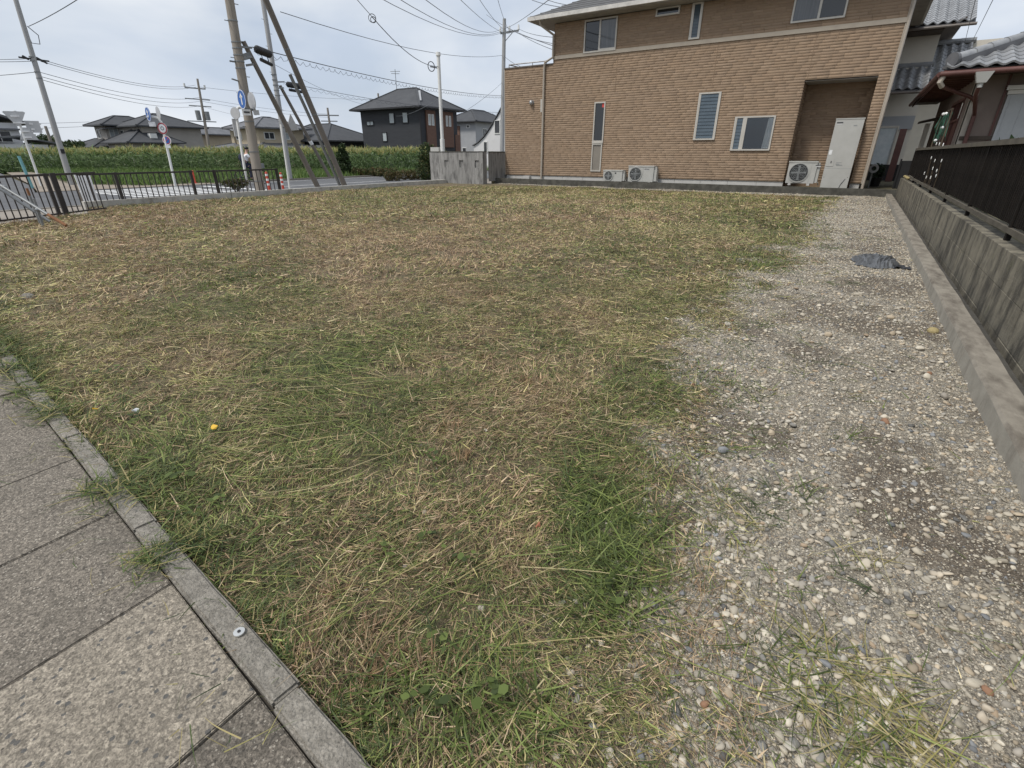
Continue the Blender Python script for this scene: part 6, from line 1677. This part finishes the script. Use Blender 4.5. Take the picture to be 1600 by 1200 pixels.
# ================================================================== FAR HOUSES
def hip(t, x0, x1, y0, y1, z, pit, m_, parent=None, over=0.5, th=0.16, name='roof', ridge_pale=False):
    X0, X1, Y0, Y1 = x0 - over, x1 + over, y0 - over, y1 + over
    wx_, wy_ = X1 - X0, Y1 - Y0
    h = min(wx_, wy_) / 2
    zt = z + th + h * pit
    c = [(X0, Y0), (X1, Y0), (X1, Y1), (X0, Y1)]
    if wx_ >= wy_: r0, r1 = (X0 + h, Y0 + h, zt), (X1 - h, Y0 + h, zt)
    else: r0, r1 = (X0 + h, Y0 + h, zt), (X0 + h, Y1 - h, zt)
    mb = MB()
    lo = [(a, b, z) for a, b in c]; up = [(a, b, z + th) for a, b in c]
    mb.poly(lo[::-1])
    for i in range(4): mb.poly([lo[i], lo[(i + 1) % 4], up[(i + 1) % 4], up[i]])
    if wx_ >= wy_:
        mb.poly([up[0], up[1], r1, r0]); mb.poly([up[2], up[3], r0, r1]); mb.poly([up[3], up[0], r0]); mb.poly([up[1], up[2], r1])
    else:
        mb.poly([up[1], up[2], r1, r0]); mb.poly([up[3], up[0], r0, r1]); mb.poly([up[0], up[1], r0]); mb.poly([up[2], up[3], r1])
    o = t.part(name, mb, m_, parent=parent)
    rc = MB()
    for (a, b) in [(up[0], r0), (up[1], r1 if wx_ >= wy_ else r0), (up[2], r1), (up[3], r0 if wx_ >= wy_ else r1), (r0, r1)]:
        if (Vector(a) - Vector(b)).length > 0.2: rc.bar(a, b, 0.22, 0.12)
    t.part('ridge', rc, m_, parent=o)
    return o
def win(t, face, at, a0, a1, z0, z1, glass='win_far', frame='white', parent=None):
    """face 'y': wall facing -y at y=at, a = x; face 'x': wall facing +x at x=at, a = y"""
    fr = MB(); f = 0.07
    def bx(p0, p1, q0, q1, d0, d1):
        if face == 'y': fr_.box(p0, p1, at - d1, at - d0, q0, q1)
        else: fr_.box(at + d0, at + d1, p0, p1, q0, q1)
    fr_ = fr
    bx(a0, a1, z1 - f, z1, 0.002, 0.07); bx(a0, a1, z0, z0 + f, 0.002, 0.07); bx(a0, a0 + f, z0 + f, z1 - f, 0.002, 0.07); bx(a1 - f, a1, z0 + f, z1 - f, 0.002, 0.07)
    if a1 - a0 > 0.9: bx((a0 + a1) / 2 - 0.03, (a0 + a1) / 2 + 0.03, z0 + f, z1 - f, 0.002, 0.06)
    w_ = t.part('window', fr, frame, parent=parent)
    fr_ = MB()
    bx(a0 + f, a1 - f, z0 + f, z1 - f, 0.001, 0.03)
    t.part('pane', fr_, glass, parent=w_)

# black house
T = Thing('black_house', 'charcoal black two storey house with brown bay panels and hip roof', 'house', (-42.3, 44.4, -0.4))
bx0, bx1, by0, by1 = -46.4, -37.9, 41.6, 47.4
T.part('wall', MB().box(bx0, bx1, by0, by1, -0.4, 5.25), 'blackwall')
hip(T, bx0, bx1, by0, by1, 5.22, 0.55, 'blackroof', over=0.75, th=0.12)
T.part('roof_rib', MB().bar((-38.05, 41.9, 5.9), (-40.2, 44.2, 7.05), 0.34, 0.05), 'greywall')
T.part('bay_panel', MB().box(bx1 + 0.002, bx1 + 0.15, 42.35, 43.75, 1.75, 5.1), 'brownwall')
T.part('bay_panel', MB().box(bx1 + 0.002, bx1 + 0.15, 44.9, 46.6, 1.75, 5.1), 'brownwall')
T.part('corner_panel', MB().box(bx1 + 0.002, bx1 + 0.06, 46.95, 47.7, -0.3, 3.0), 'brownwall')
win(T, 'x', bx1 + 0.15, 42.6, 42.95, 3.75, 4.75, 'win_lit'); win(T, 'x', bx1 + 0.15, 43.1, 43.45, 3.75, 4.75, 'win_lit')
win(T, 'x', bx1 + 0.15, 45.35, 45.65, 3.75, 4.75, 'win_lit'); win(T, 'x', bx1 + 0.15, 45.85, 46.15, 3.75, 4.75, 'win_lit')
win(T, 'y', by0, -45.6, -44.5, 3.85, 4.3, 'win_lit', 'black'); win(T, 'y', by0, -42.2, -41.4, 3.95, 4.95, 'win_lit', 'black'); win(T, 'y', by0, -40.3, -39.5, 3.95, 4.95, 'win_lit', 'black')
win(T, 'y', by0, -43.4, -42.7, 2.3, 3.2, 'win_lit', 'black'); win(T, 'y', by0, -44.7, -43.9, 0.2, 1.0, 'win_lit', 'black'); win(T, 'y', by0, -40.0, -38.8, 0.2, 0.7, 'win_lit', 'black')
T.part('downpipe', MB().path([(bx1 + 0.05, by0 - 0.08, 5.2), (bx1 + 0.05, by0 - 0.08, -0.3)], 0.07, 8), 'black')
T.part('gutter', MB().bar((bx0 - 0.75, by0 - 0.8, 5.3), (bx1 + 0.78, by0 - 0.8, 5.3), 0.12, 0.14).bar((bx1 + 0.8, by0 - 0.7, 5.3), (bx1 + 0.8, by1 + 0.7, 5.3), 0.12, 0.14), 'black')
T.part('door_canopy', MB().box(bx1 + 0.002, bx1 + 0.9, 42.2, 43.6, 1.35, 1.5), 'black')
T.part('garage_door', MB().box(bx1 + 0.002, bx1 + 0.08, 44.9, 46.8, -0.4, 1.4), 'blackwall')
T.part('antenna', MB().path([(-43.6, 44.5, 7.0), (-43.6, 44.5, 9.2)], 0.03, 6).bar((-44.1, 44.3, 9.0), (-43.1, 44.7, 9.0), 0.04, 0.04).bar((-43.9, 44.2, 8.8), (-43.3, 44.8, 8.8), 0.04, 0.04), 'galv')
# grey house right of it
T = Thing('grey_house', 'pale grey two storey house with brown corner behind the black house', 'house', (-43, 62, -0.4))
T.part('wall', MB().box(-48.4, -43.7, 58.5, 66, -0.4, 4.95), 'greywall')
T.part('corner_panel', MB().box(-47.4, -46.3, 58.4, 58.498, -0.4, 4.5), 'brownwall')
hip(T, -48.4, -43.7, 58.5, 66, 4.9, 0.5, 'blackroof', over=0.7, th=0.12)
win(T, 'y', 58.5, -45.2, -44.6, 4.2, 4.6); win(T, 'x', -43.7, 60, 61, 3.2, 4.2); win(T, 'y', 58.5, -46.0, -45.3, 0.9, 1.9)
# white gable house with curved roof slope
T = Thing('white_gable_house', 'white house with a long curved roof slope left of the tan house', 'house', (-28.5, 47, -0.3))
prof = [(-33.6, -0.3), (-33.6, 1.85), (-33.0, 2.1), (-32.2, 2.65), (-31.4, 3.45), (-30.6, 4.4), (-29.9, 5.3), (-28.6, 5.9), (-24.0, 3.4), (-24.0, -0.3)]
yw = 44.6
T.part('wall', MB().prism([(x, yw, z) for x, z in prof], (0, 6, 0)), 'whitewall')
rf_ = MB()
pr_ = prof[1:-1]
for i in range(len(pr_) - 1):
    (xa, za), (xb, zb) = pr_[i], pr_[i + 1]
    rf_.quadbox([(xa - 0.1, yw - 0.15, za + 0.004), (xb - 0.1 * (i < 6), yw - 0.15, zb + 0.004), (xb - 0.1 * (i < 6), yw + 6.3, zb + 0.004), (xa - 0.1, yw + 6.3, za + 0.004), (xa - 0.1, yw - 0.15, za + 0.07), (xb - 0.1 * (i < 6), yw - 0.15, zb + 0.07), (xb - 0.1 * (i < 6), yw + 6.3, zb + 0.07), (xa - 0.1, yw + 6.3, za + 0.07)])
T.part('roof', rf_, 'greyroof')
win(T, 'y', yw, -32.35, -31.85, 1.25, 2.25, 'win_far', 'white'); win(T, 'y', yw, -31.0, -30.3, 2.9, 4.1, 'win_far', 'white')
# blue roof house
T = Thing('blue_roof_house', 'house with bright blue tile roof glimpsed between two pale houses', 'house', (-52, 76, -0.4))
T.part('wall', MB().box(-55, -49, 73.5, 80, -0.4, 4.0), 'whitewall')
T.part('roof', MB().quadbox([(-55.6, 72.6, 3.8), (-48.5, 72.6, 3.8), (-48.5, 77, 5.6), (-55.0, 77, 5.6), (-55.6, 72.6, 4.0), (-48.5, 72.6, 4.0), (-48.5, 77, 5.8), (-55.0, 77, 5.8)]), 'blueroof')
T.part('shed_roof', MB().quadbox([(-54.4, 71.6, 2.8), (-51.0, 71.6, 2.8), (-51.0, 72.5, 3.5), (-54.4, 72.5, 3.5), (-54.4, 71.6, 2.95), (-51.0, 71.6, 2.95), (-51.0, 72.5, 3.65), (-54.4, 72.5, 3.65)]), 'greyroof')
win(T, 'y', 73.5, -54.0, -53.0, 2.6, 3.5)
# low charcoal house
T = Thing('low_black_house', 'low charcoal bungalow with a wide hip roof behind the struts', 'house', (-55, 43, -0.4))
T.part('wall', MB().box(-60.4, -49.4, 39.2, 46.5, -0.4, 2.35), 'blackwall')
hip(T, -60.4, -49.4, 39.2, 46.5, 2.33, 0.42, 'blackroof', over=0.7, th=0.14)
T.part('white_sash_band', MB().box(-51.4, -49.9, 39.12, 39.198, 1.75, 2.0), 'white')
win(T, 'y', 39.2, -59.6, -58.2, 0.6, 2.0); win(T, 'y', 39.2, -56, -54.5, 0.6, 1.9)
# tan plastered house
T = Thing('tan_plaster_house', 'tan plastered two storey house with grey tiled hip roofs behind the thick pole', 'house', (-56, 35, -0.4))
T.part('wall', MB().box(-57.6, -53.1, 33.6, 39, -0.4, 3.55), 'tanwall')
hip(T, -57.6, -53.1, 33.6, 39, 3.5, 0.36, 'greyroof', over=0.75, th=0.14)
low = hip(T, -60.5, -51.5, 32.4, 39, 1.55, 0.22, 'greyroof', over=0.6, th=0.14, name='lower_roof')
T.part('lower_wall', MB().box(-60.4, -51.6, 32.5, 38.9, -0.4, 1.55), 'tanwall')
win(T, 'y', 33.6, -57.2, -56.1, 2.5, 3.2); win(T, 'x', -53.1, 34.2, 35.4, 2.5, 3.2); win(T, 'y', 33.6, -55.0, -54.0, 2.5, 3.1); win(T, 'x', -53.1, 36.4, 37.2, 2.5, 3.2, 'win_lit')
T.part('dark_bay', MB().box(-57.9, -57.4, 33.4, 33.598, 2.2, 3.4), 'tanwall')
# small house
T = Thing('small_grey_roof_house', 'small beige house with grey tile roof beside the distant transformer pole', 'house', (-78, 41, -0.4))
T.part('wall', MB().box(-80.6, -76.5, 39.3, 46, -0.4, 3.5), 'tanwall')
hip(T, -80.6, -76.5, 39.3, 46, 3.45, 0.33, 'greyroof', over=0.7, th=0.14)
win(T, 'y', 39.3, -79.0, -77.3, 1.8, 2.9)
# big dark roofed house group
T = Thing('dark_roof_house', 'large greyed beige house with several dark hip roofs behind the corn', 'house', (-75, 33, -0.4))
T.part('wall', MB().box(-76.4, -70.6, 30.3, 37, -0.4, 4.0), 'beigewall')
hip(T, -76.4, -70.6, 30.3, 37, 3.95, 0.40, 'blackroof', over=0.7, th=0.14)
T.part('left_wall', MB().box(-79.3, -76.41, 28.9, 34, -0.4, 4.1), 'beigewall')
hip(T, -79.3, -75.8, 28.9, 34, 4.1, 0.42, 'blackroof', over=0.8, th=0.14, name='left_roof')
T.part('porch_wall', MB().box(-75.0, -69.4, 28.2, 30.29, -0.4, 2.25), 'beigewall')
hip(T, -75.0, -69.3, 28.4, 33.2, 2.2, 0.52, 'blackroof', over=0.7, th=0.12, name='porch_roof')
hip(T, -82.5, -75.9, 27.2, 31, 1.75, 0.40, 'blackroof', over=0.5, th=0.12, name='low_roof')
T.part('low_wall', MB().box(-82.3, -76.0, 27.3, 30.9, -0.4, 1.75), 'beigewall')
win(T, 'y', 28.9, -78.8, -78.0, 2.8, 3.8); win(T, 'x', -76.39, 29.2, 30.2, 2.9, 3.9, 'win_lit'); win(T, 'y', 30.3, -76.1, -75.2, 2.6, 3.7)
win(T, 'y', 30.3, -74.8, -74.2, 2.7, 3.5); win(T, 'y', 30.3, -73.9, -73.4, 2.7, 3.5)
T.part('awning', MB().quadbox([(-77.2, 28.3, 3.7), (-75.4, 28.3, 3.75), (-75.4, 30.2, 4.0), (-77.2, 30.2, 3.95), (-77.2, 28.3, 3.8), (-75.4, 28.3, 3.85), (-75.4, 30.2, 4.1), (-77.2, 30.2, 4.05)]), 'greyroof')
T.part('heat_unit', MB().box(-69.95, -69.3, 30.5, 31.2, 2.75, 3.25), 'white')
# far left white house
T = Thing('far_white_house', 'white house and low storehouse with shallow roofs at the left picture edge', 'house', (-73, 17, -0.4))
T.part('wall', MB().box(-82, -71.6, 9, 19.6, -0.4, 3.9), 'whitewall')
T.part('roof', MB().prism([(-71.0, 20.6, 3.75), (-71.0, 14.3, 5.75), (-71.0, 8.2, 3.75), (-71.0, 8.2, 3.95), (-71.0, 14.3, 5.98), (-71.0, 20.6, 3.93)], (-11, 0, 0)), 'greyroof')
T.part('eave_band', MB().box(-71.595, -71.2, 9, 20.1, 3.25, 3.4), 'greyroof')
win(T, 'x', -71.6, 17.2, 18.9, 2.15, 3.2)
st = T.part('storehouse', MB().box(-70.2, -67.6, 13.5, 20.3, -0.4, 1.95), 'whitewall')
T.part('storehouse_roof', MB().prism([(-67.2, 21.2, 1.95), (-67.2, 18.2, 2.55), (-67.2, 12.5, 2.0), (-67.2, 12.5, 2.12), (-67.2, 18.2, 2.7), (-67.2, 21.2, 2.08)], (-3.4, 0, 0)), 'greyroof')
T.part('shutter', MB().box(-67.598, -67.54, 17.6, 19.9, 0.6, 1.6), 'greywall', parent=st)
T.part('vent', MB().box(-67.598, -67.55, 18.6, 19.1, 2.02, 2.2), 'black', parent=st)

# ================================================================== TREES AND SHRUBS BEYOND THE ROAD
GR = [(0.035, 0.06, 0.02), (0.05, 0.082, 0.026), (0.028, 0.046, 0.017)]
RB = [(0.085, 0.075, 0.028), (0.11, 0.075, 0.03), (0.06, 0.075, 0.025), (0.13, 0.1, 0.045)]
leafy('conical_shrub', 'dark green conical shrub behind the foot of the thick strut', 'shrub', (-29.9, 24.8, -0.3), [(-29.9, 24.8, 0.25, 0.5, 0.5, 0.55), (-29.9, 24.8, 0.9, 0.42, 0.42, 0.55), (-29.9, 24.8, 1.4, 0.26, 0.26, 0.4)], 3600, 0.075, GR, [([(-29.9, 24.8, -0.3), (-29.9, 24.8, 1.3)], 0.06, 0.02)])
leafy('round_shrub', 'round dark green shrub beside the left end of the board marked concrete wall', 'shrub', (-19.0, 21.2, -0.2), [(-19.05, 21.15, 0.45, 0.5, 0.5, 0.65), (-19.0, 21.2, 1.1, 0.42, 0.42, 0.55), (-18.4, 21.7, 0.75, 0.35, 0.35, 0.5)], 3600, 0.06, GR + [(0.09, 0.09, 0.03)], [([(-19.0, 21.2, -0.2), (-19.0, 21.2, 1.0)], 0.05, 0.02)])
leafy('low_hedge', 'small reddish green clipped bush at the near road edge, left of the two', 'hedge', (-22.95, 22.45, -0.3), [(-23.1, 22.35, -0.05, 0.33, 0.33, 0.26), (-22.75, 22.6, -0.05, 0.33, 0.33, 0.27)], 1500, 0.05, RB, [([(-22.95, 22.45, -0.3), (-22.95, 22.45, -0.1)], 0.04, 0.02)])
leafy('low_hedge', 'longer reddish clipped bush at the near road edge beside the concrete wall', 'hedge', (-22.7, 24.0, -0.3), [(-23.2 + 0.38 * i, 23.7 + 0.24 * i, -0.02, 0.36, 0.36, 0.31) for i in range(4)], 2600, 0.05, RB, [([(-22.7, 24.0, -0.3), (-22.7, 24.0, -0.1)], 0.04, 0.02)])
leafy('low_hedge', 'brownish low hedge across the road in front of the corn', 'hedge', (-28.6, 26, -0.3), [(-29.3 + 0.42 * i, 25.3 + 0.27 * i, -0.02, 0.42, 0.38, 0.3) for i in range(6)], 3000, 0.06, RB + GR[:1], [([(-28.6, 26, -0.3), (-28.6, 26, -0.1)], 0.04, 0.02)])
leafy('pruned_shrub', 'low spreading pruned shrub behind the railing beside the white hooked pole', 'shrub', (-17.0, 9.6, -0.19), [(-17.0, 9.38, 0.27, 0.22, 0.2, 0.11), (-16.95, 9.62, 0.22, 0.25, 0.2, 0.14), (-17.0, 9.85, 0.28, 0.22, 0.2, 0.12), (-17.0, 9.6, 0.33, 0.2, 0.3, 0.08)], 1500, 0.035, RB + GR, [([(-17.0, 9.6, -0.19), (-17.0, 9.58, 0.0), (-17.0, 9.45, 0.25)], 0.035, 0.012), ([(-17.0, 9.6, -0.05), (-17.0, 9.75, 0.25)], 0.025, 0.01)])
def tree(name, label, x, y, h, r, n=1800, cols=GR, leaf=0.2):
    leafy(name, label, 'tree', (x, y, -0.4), [(x, y, h * 0.62, r, r, h * 0.34), (x - r * 0.5, y, h * 0.5, r * 0.6, r * 0.6, h * 0.25), (x + r * 0.55, y + 0.2, h * 0.52, r * 0.55, r * 0.6, h * 0.25)], n, leaf, cols,
          [([(x, y, -0.4), (x, y, h * 0.6)], 0.16, 0.06), ([(x, y, h * 0.25), (x - r * 0.4, y, h * 0.5)], 0.08, 0.03)])
tree('garden_tree', 'rounded dark tree left of the leaning far left pole', -88.2, 26.2, 3.4, 1.7)
tree('garden_tree', 'dark spreading tree just behind the leaning far left pole', -85.2, 28.1, 2.8, 2.0, cols=GR + RB[:1])
tree('garden_tree', 'low dark bush tree before the large dark roofed house', -79.9, 26.6, 2.5, 2.4, cols=GR)
tree('garden_tree', 'small bush at the left picture edge before the white storehouse', -72.6, 17.5, 2.0, 1.3)
tree('garden_tree', 'thin pale tree among the far left garden trees', -86.8, 26.9, 3.2, 0.8, 700, [(0.08, 0.1, 0.05)])

# ================================================================== CORN FIELD AND VERGE GRASS
LN0, LN1 = np.array([-72.0, 8.5]), np.array([-30.2, 33.8])
dirv = (LN1 - LN0) / np.linalg.norm(LN1 - LN0); nrm = np.array([-dirv[1], dirv[0]])
Ll = np.linalg.norm(LN1 - LN0)
pl = []
def corn_rows(rows, step, leaves, stalk, lw, z0=-0.5):
    s, q = [], []
    for r_ in rows:
        n = int(Ll / step)
        t = np.arange(n) * step + rng.uniform(-0.3, 0.3, n) * step
        s.append(t); q.append(np.full(n, r_) + rng.uniform(-0.1, 0.1, n))
    s = np.concatenate(s); q = np.concatenate(q)
    p = LN0 + s[:, None] * dirv + q[:, None] * nrm
    hgt = 1.92 + rng.normal(0, 0.13, len(s)) + (fbm(p[:, 0], p[:, 1], 0.25, 3, 5) - 0.5) * 0.35
    n = len(s)
    def add(off, L, W, el, ph, cur, ns, c):
        pl.append(strips(p[:, 0], p[:, 1], z0 + off, ph, L, W, el, cur, ns, c))
    G = np.array([(0.11, 0.18, 0.065), (0.155, 0.235, 0.09), (0.205, 0.29, 0.125), (0.08, 0.13, 0.05), (0.27, 0.35, 0.18)])
    TS = np.array([(0.46, 0.42, 0.17), (0.38, 0.37, 0.14), (0.52, 0.47, 0.24), (0.30, 0.33, 0.11)])
    add(np.zeros(n), hgt, np.full(n, 0.03), np.full(n, 1.55), rng.uniform(0, 6.28, n), np.zeros(n), 1, G[rng.integers(0, 3, n)])
    for k in range(leaves):
        f = (k + 0.7) / (leaves + 0.3)
        add(hgt * f * rng.uniform(0.9, 1.03, n), rng.uniform(0.45, 0.75, n), np.full(n, lw), rng.uniform(0.2, 1.1, n), rng.uniform(0, 6.28, n), rng.choice([-1, 1], n) * rng.uniform(0.5, 1.8, n), 3, G[rng.integers(0, 5, n)] * rng.uniform(0.75, 1.2, (n, 1)))
    for k in range(7):
        add(hgt * 0.90, rng.uniform(0.26, 0.50, n), np.full(n, 0.05), rng.uniform(0.8, 1.5, n), rng.uniform(0, 6.28, n), rng.uniform(-0.8, 0.8, n), 2, TS[rng.integers(0, 4, n)])
corn_rows([0.0, 0.5, 1.1], 0.17, 9, True, 0.085)
corn_rows([1.8, 2.5, 3.3, 4.2], 0.22, 6, True, 0.09)
corn_rows([5.2, 6.4, 7.8, 9.4, 11.2, 13.5, 16, 19, 22], 0.34, 4, True, 0.12)
V, F, C = merge(pl)
o = link('corn_field', np_mesh('corn_field', V, F, C, 'leaf')); tag(o, 'dense field of tall corn with pale tassels across the road', 'corn field', kind='stuff')
mb = MB(); a = LN0 + nrm * 0.6; b = LN1 + nrm * 0.6; c = LN1 + nrm * 60; d = LN0 + nrm * 60
mb.poly([(a[0], a[1], -0.27), (b[0], b[1], -0.27), (c[0], c[1], -0.27), (d[0], d[1], -0.27)])
o = link('field_soil', mb.mesh('field_soil', 'joint')); tag(o, 'dark soil under the corn', 'soil', kind='structure')
n = 60000
x = rng.uniform(-62, -28.6, n); y = rng.uniform(8, 36, n)
p = np.stack([x, y], 1)
q = (p - LN0) @ nrm
lim = np.where(x > -29.6, 15.6, np.interp(x, [-62, -34.2, -29.6], [16.8, 10.7, 12.1]))
k = (q < 0.2) & (y > lim + 0.1)
p = p[k]; n = len(p)
gcol = np.array([(0.075, 0.145, 0.03), (0.11, 0.19, 0.04), (0.15, 0.235, 0.055), (0.06, 0.10, 0.028), (0.19, 0.24, 0.08)])
g1 = strips(p[:, 0], p[:, 1], np.full(n, -0.3), rng.uniform(0, 6.28, n), rng.uniform(0.25, 0.62, n), np.full(n, 0.045), rng.uniform(0.7, 1.5, n), rng.normal(0, 0.8, n), 2, gcol[rng.integers(0, 5, n)])
n2 = 6000
y = rng.uniform(15, 60, n2); x = -28.6 - rng.uniform(0, 3.4, n2)
g2 = strips(x, y, np.full(n2, -0.3), rng.uniform(0, 6.28, n2), rng.uniform(0.2, 0.5, n2), np.full(n2, 0.04), rng.uniform(0.7, 1.5, n2), rng.normal(0, 0.8, n2), 2, gcol[rng.integers(0, 5, n2)])
V, F, C = merge([g1, g2])
o = link('verge_grass', np_mesh('verge_grass', V, F, C, 'leaf')); tag(o, 'tall green weeds on the verge in front of the corn', 'grass', kind='stuff')

# ================================================================== CYCLIST behind the thick pole
bxx, byy = -26.6, 16.0
bk = Thing('bicycle', 'dark bicycle on the road half hidden behind the thick utility pole', 'bicycle', (bxx, byy, -0.3))
dx = Vector((0.62, 0.78, 0))            # riding direction along the road, towards the right
fx = Vector((0.25, 0.97, 0)).normalized()
def wheel(c, nm):
    side = Vector((0, 0, 1)).cross(fx)
    w_ = bk.part('wheel', MB().disc(c, side, 0.33, 0.035, 24, ring=0.295), 'black')
    sp_ = MB()
    for k in range(8):
        a = k * math.pi / 4
        sp_.bar(c, Vector(c) + (fx * math.cos(a) + Vector((0, 0, 1)) * math.sin(a)) * 0.3, 0.008, 0.008, side)
    bk.part('spokes', sp_, 'galv', parent=w_)
o0 = Vector((bxx, byy, 0.03))
wheel(o0 - fx * 0.52, 'rear'); wheel(o0 + fx * 0.52, 'front')
up = Vector((0, 0, 1))
crank = o0 - fx * 0.05 - up * 0.03
fm = MB()
fm.path([o0 - fx * 0.52, crank, o0 + fx * 0.36 + up * 0.35], 0.02, 7).path([o0 - fx * 0.52, o0 - fx * 0.18 + up * 0.45, crank], 0.018, 7).path([o0 - fx * 0.18 + up * 0.45, o0 + fx * 0.33 + up * 0.42], 0.018, 7).path([o0 + fx * 0.52, o0 + fx * 0.34 + up * 0.40, o0 + fx * 0.30 + up * 0.62], 0.018, 7)
bk.part('frame', fm, 'navy')
sd_ = up.cross(fx)
bk.part('handlebar', MB().path([o0 + fx * 0.18 + up * 0.64 - sd_ * 0.27, o0 + fx * 0.30 + up * 0.64, o0 + fx * 0.18 + up * 0.64 + sd_ * 0.27], 0.014, 6), 'galv')
bk.part('saddle', MB().ball(o0 - fx * 0.2 + up * 0.56, 0.1, 0.13, 0.04, 10, 6), 'black')
bk.part('basket', MB().box(o0.x + fx.x * 0.55 - 0.14, o0.x + fx.x * 0.55 + 0.14, o0.y + fx.y * 0.55 - 0.12, o0.y + fx.y * 0.55 + 0.12, o0.z + 0.42, o0.z + 0.66), 'galv')
def skin_obj(name, pts, edges, radii, m_, parent, org):
    me = bpy.data.meshes.new(name)
    me.from_pydata([tuple(Vector(p) - Vector(org)) for p in pts], edges, [])
    o = link(name, me, parent)
    md = o.modifiers.new('skin', 'SKIN')
    sv = me.skin_vertices[0].data
    for i, r in enumerate(radii): sv[i].radius = (r, r) if not isinstance(r, tuple) else r
    sv[0].use_root = True
    ss = o.modifiers.new('sub', 'SUBSURF'); ss.levels = 1; ss.render_levels = 2
    me.materials.append(M[m_])
    return o
per = Thing('person', 'person in a white shirt with a dark backpack riding the bicycle behind the thick pole', 'person', (bxx, byy, -0.3))
hipc = o0 - fx * 0.2 + up * 0.62
J = [hipc, hipc + fx * 0.06 + up * 0.22, hipc + fx * 0.14 + up * 0.44, hipc + fx * 0.18 + up * 0.55, hipc + fx * 0.22 + up * 0.66, hipc + fx * 0.23 + up * 0.74,
     hipc + fx * 0.14 + up * 0.43 + sd_ * 0.18, hipc + fx * 0.28 + up * 0.22 + sd_ * 0.24, o0 + fx * 0.2 + up * 0.66 + sd_ * 0.25,
     hipc + fx * 0.14 + up * 0.43 - sd_ * 0.18, hipc + fx * 0.28 + up * 0.22 - sd_ * 0.24, o0 + fx * 0.2 + up * 0.66 - sd_ * 0.25,
     hipc + sd_ * 0.09, hipc + fx * 0.36 - up * 0.04 + sd_ * 0.11, hipc + fx * 0.16 - up * 0.44 + sd_ * 0.11, hipc + fx * 0.28 - up * 0.47 + sd_ * 0.11,
     hipc - sd_ * 0.09, hipc + fx * 0.26 - up * 0.22 - sd_ * 0.11, hipc + fx * 0.12 - up * 0.66 - sd_ * 0.11, hipc + fx * 0.24 - up * 0.69 - sd_ * 0.11]
E_ = [(0, 1), (1, 2), (2, 3), (3, 4), (4, 5), (2, 6), (6, 7), (7, 8), (2, 9), (9, 10), (10, 11), (0, 12), (12, 13), (13, 14), (14, 15), (0, 16), (16, 17), (17, 18), (18, 19)]
rad = [0.13, 0.125, 0.14, 0.055, 0.095, 0.075, 0.065, 0.042, 0.032, 0.065, 0.042, 0.032, 0.09, 0.075, 0.048, 0.04, 0.09, 0.075, 0.048, 0.04]
skin_obj('body', J, E_, rad, 'skin', per.e, per.loc)
Js = [J[0] + up * 0.03, J[1], J[2], J[6], J[6].lerp(J[7], 0.6), J[9], J[9].lerp(J[10], 0.6)]
skin_obj('shirt', Js, [(0, 1), (1, 2), (2, 3), (3, 4), (2, 5), (5, 6)], [0.15, 0.15, 0.16, 0.082, 0.066, 0.082, 0.066], 'shirt', per.e, per.loc)
Jt = [J[0], J[12], J[13], J[14], J[16], J[17], J[18]]
skin_obj('trousers', Jt, [(0, 1), (1, 2), (2, 3), (0, 4), (4, 5), (5, 6)], [0.145, 0.105, 0.09, 0.062, 0.105, 0.09, 0.062], 'navy', per.e, per.loc)
per.part('hair', MB().ball(J[5] - fx * 0.015 + up * 0.012, 0.105, 0.105, 0.085, 12, 8), 'hair', smooth=True)
for s_ in (-1, 1):
    per.part('shoe', MB().ball((J[15] if s_ > 0 else J[19]) - up * 0.02, 0.06, 0.12, 0.045, 10, 6), 'black', smooth=True)
bp_ = Thing('backpack', 'dark backpack worn by the cyclist', 'backpack', tuple(hipc - fx * 0.08 + up * 0.2))
bp_.part('bag', MB().ball(hipc - fx * 0.1 + up * 0.30, 0.16, 0.15, 0.21, 12, 8), 'navy', smooth=True)
